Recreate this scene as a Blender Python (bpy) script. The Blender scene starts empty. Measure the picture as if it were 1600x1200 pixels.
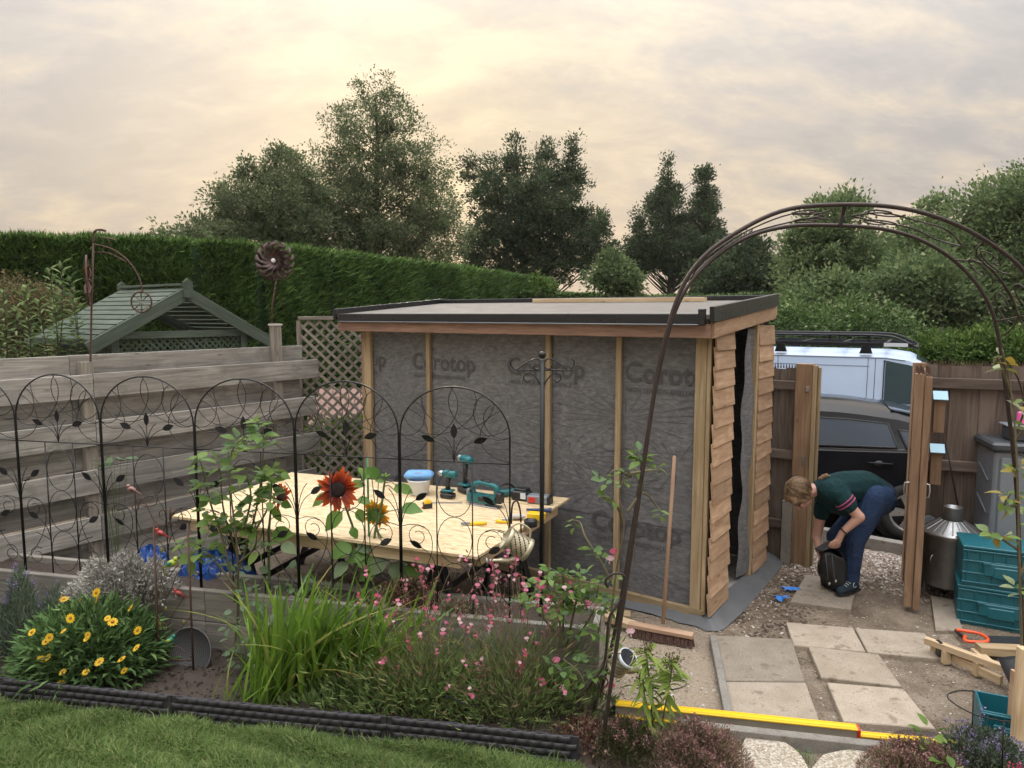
import bpy, math, random
import numpy as np
from mathutils import Vector as V, Matrix as M4

random.seed(7); rng = np.random.default_rng(7)
scn = bpy.context.scene
COL = scn.collection
R = math.radians

# ---------------------------------------------------------------- camera
CAM_H = 2.4; FPX = 1110.0; HOR = 490.0
PITCH = math.atan((600 - HOR) / FPX)
cam_d = bpy.data.cameras.new('camera'); cam = bpy.data.objects.new('camera', cam_d); COL.objects.link(cam)
cam.location = (0, 0, CAM_H); cam.rotation_euler = (math.pi / 2 - PITCH, 0, 0)
cam_d.sensor_width = 36; cam_d.lens = FPX / 1600 * 36; cam_d.clip_end = 2000; cam_d.clip_start = .05
scn.camera = cam

# ---------------------------------------------------------------- sky, sun, exposure
SUN_AZ = R(-8); SUN_EL = R(12.5)            # azimuth measured from +Y towards +X
SUN_DIR = V((math.sin(SUN_AZ) * math.cos(SUN_EL), math.cos(SUN_AZ) * math.cos(SUN_EL), math.sin(SUN_EL)))
wd = bpy.data.worlds.new('World'); scn.world = wd; wd.use_nodes = True
def build_world():
    nt = wd.node_tree; N = nt.nodes; L = nt.links; N.clear()
    out = N.new('ShaderNodeOutputWorld'); bg = N.new('ShaderNodeBackground'); L.new(bg.outputs[0], out.inputs[0])
    bg.inputs[1].default_value = 0.1
    sky = N.new('ShaderNodeTexSky'); sky.sky_type = 'NISHITA'; sky.sun_disc = False
    sky.sun_elevation = SUN_EL; sky.sun_rotation = SUN_AZ; sky.dust_density = 4; sky.air_density = 1.2
    tc = N.new('ShaderNodeTexCoord'); sep = N.new('ShaderNodeSeparateXYZ'); L.new(tc.outputs['Generated'], sep.inputs[0])
    def m(op, a, b=None, c=None, clamp=False):
        n = N.new('ShaderNodeMath'); n.operation = op; n.use_clamp = clamp
        for i, q in enumerate((a, b, c)):
            if q is None: continue
            if isinstance(q, (int, float)): n.inputs[i].default_value = q
            else: L.new(q, n.inputs[i])
        return n.outputs[0]
    z = m('MAXIMUM', sep.outputs[2], 0.0)
    zz = m('ADD', z, 0.42)
    cx = m('DIVIDE', sep.outputs[0], zz); cy = m('DIVIDE', sep.outputs[1], zz)
    cmb = N.new('ShaderNodeCombineXYZ'); L.new(cx, cmb.inputs[0]); L.new(cy, cmb.inputs[1])
    def noise(scale, det, dist, sx=1, sy=1, rot=0.0, off=(0, 0, 0), rg=.5):
        mp = N.new('ShaderNodeMapping'); mp.inputs['Scale'].default_value = (sx, sy, 1)
        mp.inputs['Rotation'].default_value = (0, 0, rot); mp.inputs['Location'].default_value = off
        L.new(cmb.outputs[0], mp.inputs[0])
        n = N.new('ShaderNodeTexNoise'); n.inputs['Scale'].default_value = scale; n.inputs['Detail'].default_value = det
        n.inputs['Distortion'].default_value = dist; n.inputs['Roughness'].default_value = rg; L.new(mp.outputs[0], n.inputs[0]); return n.outputs[0]
    def ramp(f, stops):
        r = N.new('ShaderNodeValToRGB'); L.new(f, r.inputs[0]); e = r.color_ramp.elements
        e[0].position, e[1].position = stops[0][0], stops[-1][0]
        e[0].color = (*stops[0][1], 1); e[1].color = (*stops[-1][1], 1)
        for p, c in stops[1:-1]:
            q = e.new(p); q.color = (*c, 1)
        return r.outputs[0]
    def mix(f, a, b, mode='MIX'):
        n = N.new('ShaderNodeMix'); n.data_type = 'RGBA'; n.blend_type = mode
        if isinstance(f, (int, float)): n.inputs[0].default_value = f
        else: L.new(f, n.inputs[0])
        for i, q in ((6, a), (7, b)):
            if isinstance(q, tuple): n.inputs[i].default_value = (*q, 1)
            else: L.new(q, n.inputs[i])
        return n.outputs[2]
    big = noise(1.6, 5, .25, 1, 1.3, .6, (3.1, 1.2, 0))
    fine = noise(7.5, 10, .22, .7, 1.3, -.7, (1, 2, 0), .66)
    veil = noise(2.6, 6, .6, .6, 1.5, .9, (7, 4, 0))
    dens = m('ADD', m('MULTIPLY', big, .5), m('MULTIPLY', fine, .5))
    # closeness to the veiled sun
    dot = m('ADD', m('ADD', m('MULTIPLY', sep.outputs[0], SUN_DIR.x), m('MULTIPLY', sep.outputs[1], SUN_DIR.y)), m('MULTIPLY', sep.outputs[2], SUN_DIR.z))
    dot = m('MAXIMUM', dot, 0.0)
    glow = m('POWER', dot, 26.0); wide = m('POWER', dot, 3.0)
    cloud = ramp(dens, [(.40, (2.6, 2.5, 2.5)), (.47, (3.5, 3.2, 2.95)), (.52, (4.6, 3.9, 3.05)), (.59, (6.4, 5.2, 3.6))])
    cloud = mix(m('MULTIPLY', wide, .6), cloud, mix(.45, cloud, (6.0, 4.5, 2.9)))
    lit = ramp(m('ADD', m('MULTIPLY', fine, .5), m('MULTIPLY', veil, .5)), [(.38, (3.7, 2.95, 1.95)), (.50, (5.0, 3.95, 2.4)), (.60, (6.9, 5.6, 3.2))])
    cloud = mix(m('MULTIPLY', glow, .85, clamp=True), cloud, lit)
    # soft peach towards the horizon
    hz = m('POWER', m('SUBTRACT', 1.0, z), 9.0)
    cloud = mix(m('MULTIPLY', hz, .5), cloud, (4.7, 3.6, 2.8))
    cloud = mix(m('MULTIPLY', z, .9, clamp=True), cloud, (6.3, 6.4, 6.6))
    # overcast sky, its unseen top brightened further to light the yard
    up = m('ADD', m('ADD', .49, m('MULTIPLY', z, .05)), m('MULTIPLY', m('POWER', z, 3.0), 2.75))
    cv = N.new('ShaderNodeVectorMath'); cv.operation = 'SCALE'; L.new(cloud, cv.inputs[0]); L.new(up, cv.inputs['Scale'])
    cover = m('ADD', .94, m('MULTIPLY', big, .08), clamp=True)
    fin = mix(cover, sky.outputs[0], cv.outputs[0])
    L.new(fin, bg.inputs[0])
build_world()
sun_d = bpy.data.lights.new('sun', 'SUN'); sun = bpy.data.objects.new('sun', sun_d); COL.objects.link(sun)
sun_d.energy = 1.2; sun_d.angle = R(14); sun_d.color = (1, .86, .66)
sun.rotation_euler = (-SUN_DIR).to_track_quat('-Z', 'Y').to_euler(); sun.location = (0, 0, 30)
vs = scn.view_settings; vs.view_transform = 'Standard'; vs.look = 'None'; vs.exposure = 1.4; vs.gamma = 1; vs.use_curve_mapping = False
scn.cycles.max_bounces = 5; scn.cycles.diffuse_bounces = 3; scn.cycles.transparent_max_bounces = 8
scn.cycles.use_denoising = True; scn.cycles.adaptive_threshold = .025

# ---------------------------------------------------------------- pixel helpers (photo pixel -> place in the garden)
CP, SP = math.cos(PITCH), math.sin(PITCH)
def ray(x, y):
    u, v = x - 800, y - 600
    return V((u, FPX * CP - v * SP, -v * CP - FPX * SP))
def G(x, y, z=0.0):
    r = ray(x, y); t = (z - CAM_H) / r.z; return V((r.x * t, r.y * t, z))
def at(x, y, Y):
    r = ray(x, y); t = Y / r.y; return V((r.x * t, Y, CAM_H + r.z * t))
S1 = V((-.8183, .5748, 0)); S2 = V((.5748, .8183, 0)); ZU = V((0, 0, 1))
SO = V((1.52, 5.34, 0))
def sh(a, b, z): return SO + S1 * a + S2 * b + ZU * z      # shed frame

# ---------------------------------------------------------------- mesh building
WM = {}
def _parent(o, parent):
    if parent is not None:
        o.parent = parent; o.matrix_parent_inverse = WM[parent.name].inverted()
def put(name, me, mat=None, parent=None, mw=None, **tags):
    o = bpy.data.objects.new(name, me); COL.objects.link(o)
    mw = mw or M4.Identity(4)
    o.matrix_basis = mw; WM[o.name] = mw.copy(); _parent(o, parent)
    if mat is not None and not me.materials: me.materials.append(mat)
    for k, v in tags.items():
        if v is not None: o[k] = v
    return o
def thing(name, loc, label, category, group=None, rz=0.0):
    o = bpy.data.objects.new(name, None); COL.objects.link(o); o.empty_display_size = .1
    mw = M4.Translation(V(loc)) @ M4.Rotation(rz, 4, 'Z')
    o.matrix_basis = mw; WM[o.name] = mw
    o['label'] = label; o['category'] = category
    if group: o['group'] = group
    return o
def frame(o, x, y, z):
    m = M4.Identity(4)
    for i in range(3):
        m[i][0], m[i][1], m[i][2], m[i][3] = x[i], y[i], z[i], o[i]
    return m
class MB:
    def __init__(s): s.v = []; s.f = []
    def add(s, vs, fs, m=None):
        n = len(s.v)
        s.v += [tuple(m @ V(p)) for p in vs] if m is not None else [tuple(p) for p in vs]
        s.f += [tuple(i + n for i in q) for q in fs]; return s
    def box(s, c, sz, m=None):
        x, y, z = (q / 2 for q in sz); c = V(c)
        vs = [c + V((a * x, b * y, d * z)) for a in (-1, 1) for b in (-1, 1) for d in (-1, 1)]
        return s.add(vs, [(0, 1, 3, 2), (4, 6, 7, 5), (0, 4, 5, 1), (2, 3, 7, 6), (0, 2, 6, 4), (1, 5, 7, 3)], m)
    def cbox(s, c, sz, ch=.01, m=None):           # chamfered box
        x, y, z = (q / 2 for q in sz); c = V(c); k = min(ch, x * .9, y * .9, z * .9)
        prof = [(-x + k, -y), (x - k, -y), (x, -y + k), (x, y - k), (x - k, y), (-x + k, y), (-x, y - k), (-x, -y + k)]
        lv = [(-z, k), (-z + k, 0), (z - k, 0), (z, k)]
        vs = []
        for zz, ins in lv:
            for px, py in prof:
                vs.append(c + V((px - math.copysign(min(ins, abs(px)), px), py - math.copysign(min(ins, abs(py)), py), zz)))
        fs = []
        for l in range(3):
            for i in range(8):
                j = (i + 1) % 8; fs.append((l * 8 + i, l * 8 + j, l * 8 + 8 + j, l * 8 + 8 + i))
        fs.append(tuple(reversed(range(8)))); fs.append(tuple(range(24, 32)))
        return s.add(vs, fs, m)
    def tube(s, pts, r, n=6, closed=False, flat=1.0, m=None):
        pts = [V(p) for p in pts]; k = len(pts)
        rr = r if isinstance(r, (list, tuple)) else [r] * k
        vs = []; fs = []; prev = None
        for i, p in enumerate(pts):
            if closed: t = pts[(i + 1) % k] - pts[i - 1]
            else: t = pts[min(i + 1, k - 1)] - pts[max(i - 1, 0)]
            if t.length < 1e-9: t = V((0, 0, 1))
            t.normalize()
            if prev is None:
                a = V((0, 0, 1)) if abs(t.z) < .9 else V((1, 0, 0)); x = t.cross(a).normalized()
            else:
                x = prev - t * prev.dot(t)
                x = x.normalized() if x.length > 1e-6 else t.orthogonal().normalized()
            prev = x; y = t.cross(x)
            for j in range(n):
                an = 2 * math.pi * j / n; vs.append(p + x * (math.cos(an) * rr[i]) + y * (math.sin(an) * rr[i] * flat))
        for i in range(k if closed else k - 1):
            for j in range(n):
                a, b = i * n + j, i * n + (j + 1) % n; c = ((i + 1) % k) * n
                fs.append((a, b, c + (j + 1) % n, c + j))
        if not closed:
            fs.append(tuple(reversed(range(n)))); fs.append(tuple(range((k - 1) * n, k * n)))
        return s.add(vs, fs, m)
    def lathe(s, prof, n=16, m=None, cap=True):     # prof: (r, z)
        vs = [(r * math.cos(2 * math.pi * j / n), r * math.sin(2 * math.pi * j / n), z) for r, z in prof for j in range(n)]
        fs = [(i * n + j, i * n + (j + 1) % n, (i + 1) * n + (j + 1) % n, (i + 1) * n + j) for i in range(len(prof) - 1) for j in range(n)]
        if cap and prof[0][0] > 1e-4: fs.append(tuple(reversed(range(n))))
        if cap and prof[-1][0] > 1e-4: fs.append(tuple(range((len(prof) - 1) * n, len(prof) * n)))
        return s.add(vs, fs, m)
    def ball(s, c, r, n=10, k=6, m=None, sc=(1, 1, 1)):
        prof = [(max(math.sin(math.pi * i / k), 1e-5) * 1.0, -math.cos(math.pi * i / k)) for i in range(k + 1)]
        mm = (m or M4.Identity(4)) @ M4.Translation(V(c)) @ M4.Diagonal((r * sc[0], r * sc[1], r * sc[2], 1))
        return s.lathe(prof, n, mm)
    def prism(s, poly, t, m=None):                  # poly in local xy, extruded +-t/2 in z
        n = len(poly); vs = [(x, y, -t / 2) for x, y in poly] + [(x, y, t / 2) for x, y in poly]
        fs = [tuple(reversed(range(n))), tuple(range(n, 2 * n))] + [(i, (i + 1) % n, n + (i + 1) % n, n + i) for i in range(n)]
        return s.add(vs, fs, m)
    def capsule(s, p0, r0, p1, r1, n=10, m=None):
        p0, p1 = V(p0), V(p1); d = (p1 - p0); l = max(d.length, 1e-5); d.normalize()
        pts = []; rr = []
        for a in (-80, -55, -28): pts.append(p0 + d * (r0 * math.sin(R(a)))); rr.append(r0 * math.cos(R(a)))
        pts += [p0, p1]; rr += [r0, r1]
        for a in (28, 55, 80): pts.append(p1 + d * (r1 * math.sin(R(a)))); rr.append(r1 * math.cos(R(a)))
        return s.tube(pts, rr, n, m=m)
    def mesh(s, name, smooth=False, origin=None):
        me = bpy.data.meshes.new(name); me.from_pydata(s.v, [], s.f)
        if smooth: me.shade_smooth() if hasattr(me, 'shade_smooth') else None
        me.update(); return me
    def build(s, name, mat, parent=None, smooth=False, mw=None, **tags):
        a = np.array(s.v); c = V(((a.min(0) + a.max(0)) / 2).tolist())
        s.v = (a - np.array(c)).tolist()
        me = s.mesh(name, smooth)
        return put(name, me, mat, parent, (mw or M4.Identity(4)) @ M4.Translation(c), **tags)
_bc = {}
def board(name, p0, p1, side, w, t, mat, parent=None, ch=.004, twist=0.0, **tags):
    """a sawn timber: local X along the grain from p0 to p1, width w along `side`, thickness t"""
    p0, p1 = V(p0), V(p1); x = (p1 - p0); L = x.length; x.normalize()
    y = V(side); y = (y - x * y.dot(x)).normalized(); z = x.cross(y)
    key = (round(L, 3), round(w, 4), round(t, 4), mat.name)
    me = _bc.get(key)
    if me is None:
        b = MB(); c = min(ch, w * .3, t * .3); hw, ht = w / 2, t / 2
        prof = [(-hw + c, -ht), (hw - c, -ht), (hw, -ht + c), (hw, ht - c), (hw - c, ht), (-hw + c, ht), (-hw, ht - c), (-hw, -ht + c)]
        vs = [(-L / 2, py, pz) for py, pz in prof] + [(L / 2, py, pz) for py, pz in prof]
        fs = [tuple(range(8)), tuple(reversed(range(8, 16)))] + [(i, 8 + i, 8 + (i + 1) % 8, (i + 1) % 8) for i in range(8)]
        b.add(vs, fs); me = b.mesh(name); me.materials.append(mat); _bc[key] = me
    mw = frame((p0 + p1) / 2, x, y, z)
    if twist: mw = mw @ M4.Rotation(twist, 4, 'Z')
    return put(name, me, None, parent, mw, **tags)
def inst(name, me, mw, parent=None, mat=None, **tags): return put(name, me, mat, parent, mw, **tags)
def np_mesh(name, verts, quads, mat, parent=None, smooth=False, **tags):
    verts = np.asarray(verts, np.float32).reshape(-1, 3); quads = np.asarray(quads, np.int32); k = quads.shape[1]
    c = (verts.min(0) + verts.max(0)) / 2; verts = verts - c
    me = bpy.data.meshes.new(name); me.vertices.add(len(verts)); me.vertices.foreach_set('co', verts.ravel())
    me.loops.add(quads.size); me.loops.foreach_set('vertex_index', quads.ravel())
    me.polygons.add(len(quads)); me.polygons.foreach_set('loop_start', np.arange(0, quads.size, k, dtype=np.int32))
    me.polygons.foreach_set('loop_total', np.full(len(quads), k, np.int32))
    me.update(calc_edges=True); me.validate()
    if smooth: me.shade_smooth()
    return put(name, me, mat, parent, M4.Translation(V(c.tolist())), **tags)
def unit(a): return a / np.maximum(np.linalg.norm(a, axis=-1, keepdims=True), 1e-9)
def leaves(name, pos, dirs, ln, wd_, mat, parent=None, nrm=None, **tags):
    """many leaf-sized rhombi in one mesh"""
    n = len(pos); d = unit(np.asarray(dirs, float))
    q = rng.normal(size=(n, 3)) if nrm is None else np.asarray(nrm, float) + rng.normal(size=(n, 3)) * .35
    s = unit(np.cross(d, q)); nn = np.cross(s, d)
    ln = np.broadcast_to(np.asarray(ln, float), (n,))[:, None]; wd_ = np.broadcast_to(np.asarray(wd_, float), (n,))[:, None]
    a = pos; b = pos + d * ln * .45 + s * wd_ * .5 + nn * wd_ * .16; c = pos + d * ln - nn * ln * .10; e = pos + d * ln * .45 - s * wd_ * .5 + nn * wd_ * .16
    vs = np.stack([a, b, c, e], 1).reshape(-1, 3); qs = np.arange(4 * n).reshape(n, 4)
    return np_mesh(name, vs, qs, mat, parent, **tags)
def blades(name, base, dirs, ln, wd_, bend, mat, parent=None, **tags):
    """grass-like blades, two segments each, arching over"""
    n = len(base); d = unit(np.asarray(dirs, float)); h = np.stack([d[:, 0], d[:, 1], np.zeros(n)], 1)
    h = unit(h + rng.normal(size=(n, 3)) * 1e-3 * np.array([1, 1, 0])); s = np.stack([-h[:, 1], h[:, 0], np.zeros(n)], 1)
    ang = rng.uniform(-1.2, 1.2, n)[:, None]; s = s * np.cos(ang) + h * np.sin(ang)
    ln = np.broadcast_to(ln, (n,))[:, None]; wd_ = np.broadcast_to(wd_, (n,))[:, None]; bend = np.broadcast_to(bend, (n,))[:, None]
    m = base + d * ln * .55 + h * bend * ln * .12; t = base + d * ln * .95 + h * bend * ln * .5 - np.array([0, 0, 1]) * bend * ln * .18
    vs = np.stack([base - s * wd_ * .5, base + s * wd_ * .5, m - s * wd_ * .42, m + s * wd_ * .42, t], 1).reshape(-1, 3)
    i = np.arange(n)[:, None] * 5
    tri = np.concatenate([i + np.array([[0, 1, 3]]), i + np.array([[0, 3, 2]]), i + np.array([[2, 3, 4]])], 0)
    return np_mesh(name, vs, tri, mat, parent, **tags)
def arc(c, r, a0, a1, ex, ez, n=14):
    c, ex, ez = V(c), V(ex), V(ez)
    return [c + ex * (r * math.cos(a0 + (a1 - a0) * i / n)) + ez * (r * math.sin(a0 + (a1 - a0) * i / n)) for i in range(n + 1)]
def bez(p, n=12):
    p = [V(q) for q in p]; out = []
    for i in range(n + 1):
        t = i / n; q = p[:]
        while len(q) > 1: q = [q[j] * (1 - t) + q[j + 1] * t for j in range(len(q) - 1)]
        out.append(q[0])
    return out
def smooth_path(pts, n=6):
    pts = [V(p) for p in pts]; out = []
    for i in range(len(pts) - 1):
        p0, p1, p2, p3 = pts[max(i - 1, 0)], pts[i], pts[i + 1], pts[min(i + 2, len(pts) - 1)]
        for j in range(n):
            t = j / n
            out.append(.5 * ((2 * p1) + (p2 - p0) * t + (2 * p0 - 5 * p1 + 4 * p2 - p3) * t * t + (3 * p1 - p0 - 3 * p2 + p3) * t ** 3))
    out.append(pts[-1]); return out

# ---------------------------------------------------------------- materials
MATS = {}
class NT:
    def __init__(s, name):
        s.m = bpy.data.materials.new(name); s.m.use_nodes = True; s.t = s.m.node_tree; s.N = s.t.nodes; s.L = s.t.links
        s.b = s.N['Principled BSDF']; MATS[name] = s.m
    def set(s, sock, v):
        if hasattr(v, 'is_linked') or hasattr(v, 'links'): s.L.new(v, sock)
        elif isinstance(v, tuple) and len(v) == 3 and sock.type == 'RGBA': sock.default_value = (*v, 1)
        else: sock.default_value = v
    def coord(s, kind='Object', scale=(1, 1, 1), rand=True, rot=(0, 0, 0)):
        if kind == 'World':
            g = s.N.new('ShaderNodeNewGeometry'); o = g.outputs['Position']
        else: o = s.N.new('ShaderNodeTexCoord').outputs[kind]
        mp = s.N.new('ShaderNodeMapping'); s.L.new(o, mp.inputs[0]); mp.inputs['Scale'].default_value = scale; mp.inputs['Rotation'].default_value = rot
        if rand and kind != 'World':
            oi = s.N.new('ShaderNodeObjectInfo'); mu = s.N.new('ShaderNodeVectorMath'); mu.operation = 'SCALE'
            cm = s.N.new('ShaderNodeCombineXYZ')
            for i, k in enumerate((17.3, 41.7, 29.1)):
                q = s.N.new('ShaderNodeMath'); q.operation = 'MULTIPLY'; q.inputs[1].default_value = k; s.L.new(oi.outputs['Random'], q.inputs[0]); s.L.new(q.outputs[0], cm.inputs[i])
            s.L.new(cm.outputs[0], mp.inputs['Location'])
        return mp.outputs[0]
    def noise(s, vec, scale=5, det=4, rough=.55, dist=0.0):
        n = s.N.new('ShaderNodeTexNoise'); s.L.new(vec, n.inputs[0]); n.inputs['Scale'].default_value = scale
        n.inputs['Detail'].default_value = det; n.inputs['Roughness'].default_value = rough; n.inputs['Distortion'].default_value = dist
        return n.outputs[0]
    def vor(s, vec, scale=5, feat='F1', out='Distance'):
        n = s.N.new('ShaderNodeTexVoronoi'); n.feature = feat; s.L.new(vec, n.inputs[0]); n.inputs['Scale'].default_value = scale; return n.outputs[out]
    def ramp(s, f, *stops):
        r = s.N.new('ShaderNodeValToRGB'); s.L.new(f, r.inputs[0]); e = r.color_ramp.elements
        e[0].position, e[1].position = stops[0][0], stops[-1][0]
        col = lambda c: (*c, 1) if isinstance(c, tuple) else (c, c, c, 1)
        e[0].color = col(stops[0][1]); e[1].color = col(stops[-1][1])
        for p, c in stops[1:-1]: e.new(p).color = col(c)
        return r.outputs[0]
    def mix(s, f, a, b, mode='MIX'):
        n = s.N.new('ShaderNodeMix'); n.data_type = 'RGBA'; n.blend_type = mode
        s.set(n.inputs[0], f); s.set(n.inputs[6], a); s.set(n.inputs[7], b); return n.outputs[2]
    def math(s, op, a, b=0.0, clamp=False):
        n = s.N.new('ShaderNodeMath'); n.operation = op; n.use_clamp = clamp; s.set(n.inputs[0], a); s.set(n.inputs[1], b); return n.outputs[0]
    def hsv(s, c, h=.5, sa=1.0, v=1.0):
        n = s.N.new('ShaderNodeHueSaturation'); s.set(n.inputs['Hue'], h); s.set(n.inputs['Saturation'], sa); s.set(n.inputs['Value'], v); s.set(n.inputs['Color'], c); return n.outputs[0]
    def rnd(s, lo, hi):
        oi = s.N.new('ShaderNodeObjectInfo'); return s.math('ADD', s.math('MULTIPLY', oi.outputs['Random'], hi - lo), lo)
    def isl(s): return s.N.new('ShaderNodeNewGeometry').outputs['Random Per Island']
    def bump(s, h, strength=.3, dist=.01):
        n = s.N.new('ShaderNodeBump'); n.inputs['Strength'].default_value = strength; n.inputs['Distance'].default_value = dist
        s.L.new(h, n.inputs['Height']); s.L.new(n.outputs[0], s.b.inputs['Normal'])
    def out(s, col, rough=.7, metal=0.0, spec=None):
        s.set(s.b.inputs['Base Color'], col); s.set(s.b.inputs['Roughness'], rough); s.set(s.b.inputs['Metallic'], metal)
        if spec is not None: s.b.inputs['Specular IOR Level'].default_value = spec
        return s.m
def wood(name, dark, mid, light, grain=(1.3, 26, 26), rough=.75, knots=.5, stain=None, vary=.25, bump=.25):
    t = NT(name); c = t.coord('Object', grain); n = t.noise(c, 1.0, 6, .62, 1.2)
    col = t.ramp(n, (.28, dark), (.5, mid), (.72, light))
    w = t.coord('Object', (grain[0] * 1.6, grain[1] * .28, grain[2] * .28)); n2 = t.noise(w, 1.0, 3, .5, .6)
    col = t.mix(t.ramp(n2, (.35, .0), (.7, .55)), col, dark)
    if knots:
        k = t.vor(t.coord('Object', (3.2, 9, 9)), 1.0); col = t.mix(t.ramp(k, (.04, knots), (.13, 0.0)), col, tuple(q * .35 for q in dark))
    if stain:
        s = t.noise(t.coord('Object', (5, 5, 5)), 1.0, 5, .7); col = t.mix(t.ramp(s, (.52, 0.0), (.68, .75)), col, stain)
    col = t.hsv(col, .5, 1.0, t.rnd(1 - vary, 1 + vary))
    t.bump(n, bump, .004); return t.out(col, rough, 0, .25)
def plain(name, c, rough=.5, metal=0.0, var=.12, scale=8.0, bump=0.0, spec=None, bscale=60):
    t = NT(name); v = t.coord('Object', (1, 1, 1)); n = t.noise(v, scale, 5, .6)
    col = t.mix(n, tuple(q * (1 - var) for q in c), tuple(min(1, q * (1 + var)) for q in c))
    if bump: t.bump(t.noise(v, bscale, 4), bump, .004)
    rr = t.ramp(t.noise(v, scale * 2.3, 4), (.3, rough * .82), (.7, min(1, rough * 1.15)))
    return t.out(col, rr, metal, spec)
def foliage(name, stops, trans=.35, rough=.55, spec=.12):
    t = NT(name); col = t.ramp(t.isl(), *stops); g = t.noise(t.coord('World', (1, 1, 1)), .9, 3)
    col = t.hsv(col, .5, 1.0, t.ramp(g, (.3, .75), (.7, 1.3)))
    t.out(col, rough, 0, spec)
    tr = t.N.new('ShaderNodeBsdfTranslucent'); t.L.new(col, tr.inputs[0]); mx = t.N.new('ShaderNodeMixShader'); mx.inputs[0].default_value = trans
    t.L.new(t.b.outputs[0], mx.inputs[1]); t.L.new(tr.outputs[0], mx.inputs[2]); t.L.new(mx.outputs[0], t.N['Material Output'].inputs[0]); return t.m
def leafmat(name, a, b, trans=.3, rough=.45, vein=True):
    """single big leaves: each object its own tint"""
    t = NT(name); c = t.coord('Object', (1, 1, 1)); n = t.noise(c, 30, 4)
    col = t.mix(t.rnd(0, 1), a, b); col = t.mix(t.math('MULTIPLY', n, .5), col, tuple(q * .55 for q in a))
    t.bump(t.noise(c, 70, 3), .3, .003); t.out(col, rough, 0, .35)
    tr = t.N.new('ShaderNodeBsdfTranslucent'); t.L.new(col, tr.inputs[0]); mx = t.N.new('ShaderNodeMixShader'); mx.inputs[0].default_value = trans
    t.L.new(t.b.outputs[0], mx.inputs[1]); t.L.new(tr.outputs[0], mx.inputs[2]); t.L.new(mx.outputs[0], t.N['Material Output'].inputs[0]); return t.m

W_FENCE = wood('weathered_fence_wood', (.135, .125, .113), (.30, .283, .257), (.45, .43, .40), stain=(.16, .16, .135), vary=.25, bump=.8)
W_POST = wood('weathered_post_wood', (.14, .125, .105), (.27, .24, .205), (.39, .36, .31), vary=.15)
W_NEW = wood('treated_pine', (.20, .14, .075), (.35, .265, .16), (.45, .35, .22), knots=.8, vary=.15)
W_LARCH = wood('sawn_larch', (.25, .155, .092), (.39, .26, .165), (.51, .365, .25), grain=(2.2, 18, 18), knots=.6, vary=.22, bump=.6)
W_FASCIA = wood('red_brown_fascia_wood', (.15, .09, .065), (.27, .165, .12), (.35, .23, .165), knots=.6, vary=.05)
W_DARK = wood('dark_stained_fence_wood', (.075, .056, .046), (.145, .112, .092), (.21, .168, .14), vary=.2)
W_GATE = wood('brown_gate_wood', (.14, .085, .05), (.25, .16, .10), (.34, .23, .15), vary=.2)
W_GREEN = wood('green_painted_wood', (.048, .063, .048), (.085, .107, .082), (.125, .148, .118), knots=0, vary=.12)
W_TREL = wood('grey_trellis_wood', (.13, .115, .095), (.25, .22, .185), (.34, .31, .27), knots=.2, vary=.2)
W_BED = wood('grey_sleeper_wood', (.13, .118, .102), (.25, .23, .2), (.35, .325, .285), vary=.12)
W_PALE = wood('pale_sawn_pine', (.36, .25, .14), (.55, .42, .27), (.66, .53, .37), vary=.1)
W_BROOM = wood('broom_handle_wood', (.30, .19, .125), (.42, .28, .19), (.5, .35, .25), knots=0, vary=.05)
def osb():
    t = NT('plywood_sheet'); c = t.coord('Object', (2.2, 17, 8), False); n = t.noise(c, 1.6, 7, .7, 2.5)
    v = t.vor(t.coord('Object', (9, 30, 8), False), 1.3, 'F1', 'Color'); sep = t.N.new('ShaderNodeSeparateXYZ'); t.L.new(v, sep.inputs[0])
    col = t.ramp(n, (.36, (.27, .17, .08)), (.45, (.55, .40, .22)), (.56, (.74, .60, .40)))
    col = t.mix(t.math('MULTIPLY', sep.outputs[0], .3), col, (.5, .36, .19)); t.bump(n, .2, .003); return t.out(col, .65)
PLY = osb()
BLACK_METAL = plain('black_wrought_metal', (.012, .012, .014), .42, .3)
BRONZE = plain('bronze_brown_metal', (.045, .032, .028), .5, .4, .3, 20)
RUST = plain('rusty_metal', (.085, .045, .032), .7, .3, .4, 30, .3)
STEEL = plain('bare_steel', (.45, .45, .45), .35, .9)
GALV = plain('galvanised_steel', (.32, .325, .33), .42, .85, .25, 14)
BLACK_PL = plain('black_plastic', (.014, .014, .016), .4)
GREY_PL = plain('grey_plastic', (.17, .19, .215), .45, var=.05)
SLATE_PL = plain('slate_plastic', (.045, .05, .058), .45)
TEAL_PL = plain('teal_plastic', (.008, .105, .135), .42, var=.08)
TOOL_TEAL = plain('tool_teal_plastic', (.01, .13, .145), .38)
YELLOW = plain('yellow_paint', (.72, .46, .01), .38, var=.05)
ORANGE = plain('orange_plastic', (.72, .085, .02), .35)
WHITE_PL = plain('white_plastic', (.62, .66, .72), .35, var=.04)
BLUE_CL = plain('blue_cloth', (.16, .36, .66), .85, var=.15, scale=40, bump=.5)
RED_PL = plain('red_plastic', (.5, .03, .02), .35)
CREAM = plain('cream_painted_metal', (.46, .41, .29), .4, .55, .25, 30)
EDGING = plain('charcoal_edging_plastic', (.030, .028, .033), .48)
TRIM = plain('black_roof_trim', (.012, .013, .015), .32)
ROOF = plain('grey_roof_membrane', (.17, .16, .148), .8, var=.12, spec=.1, scale=3)
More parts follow.
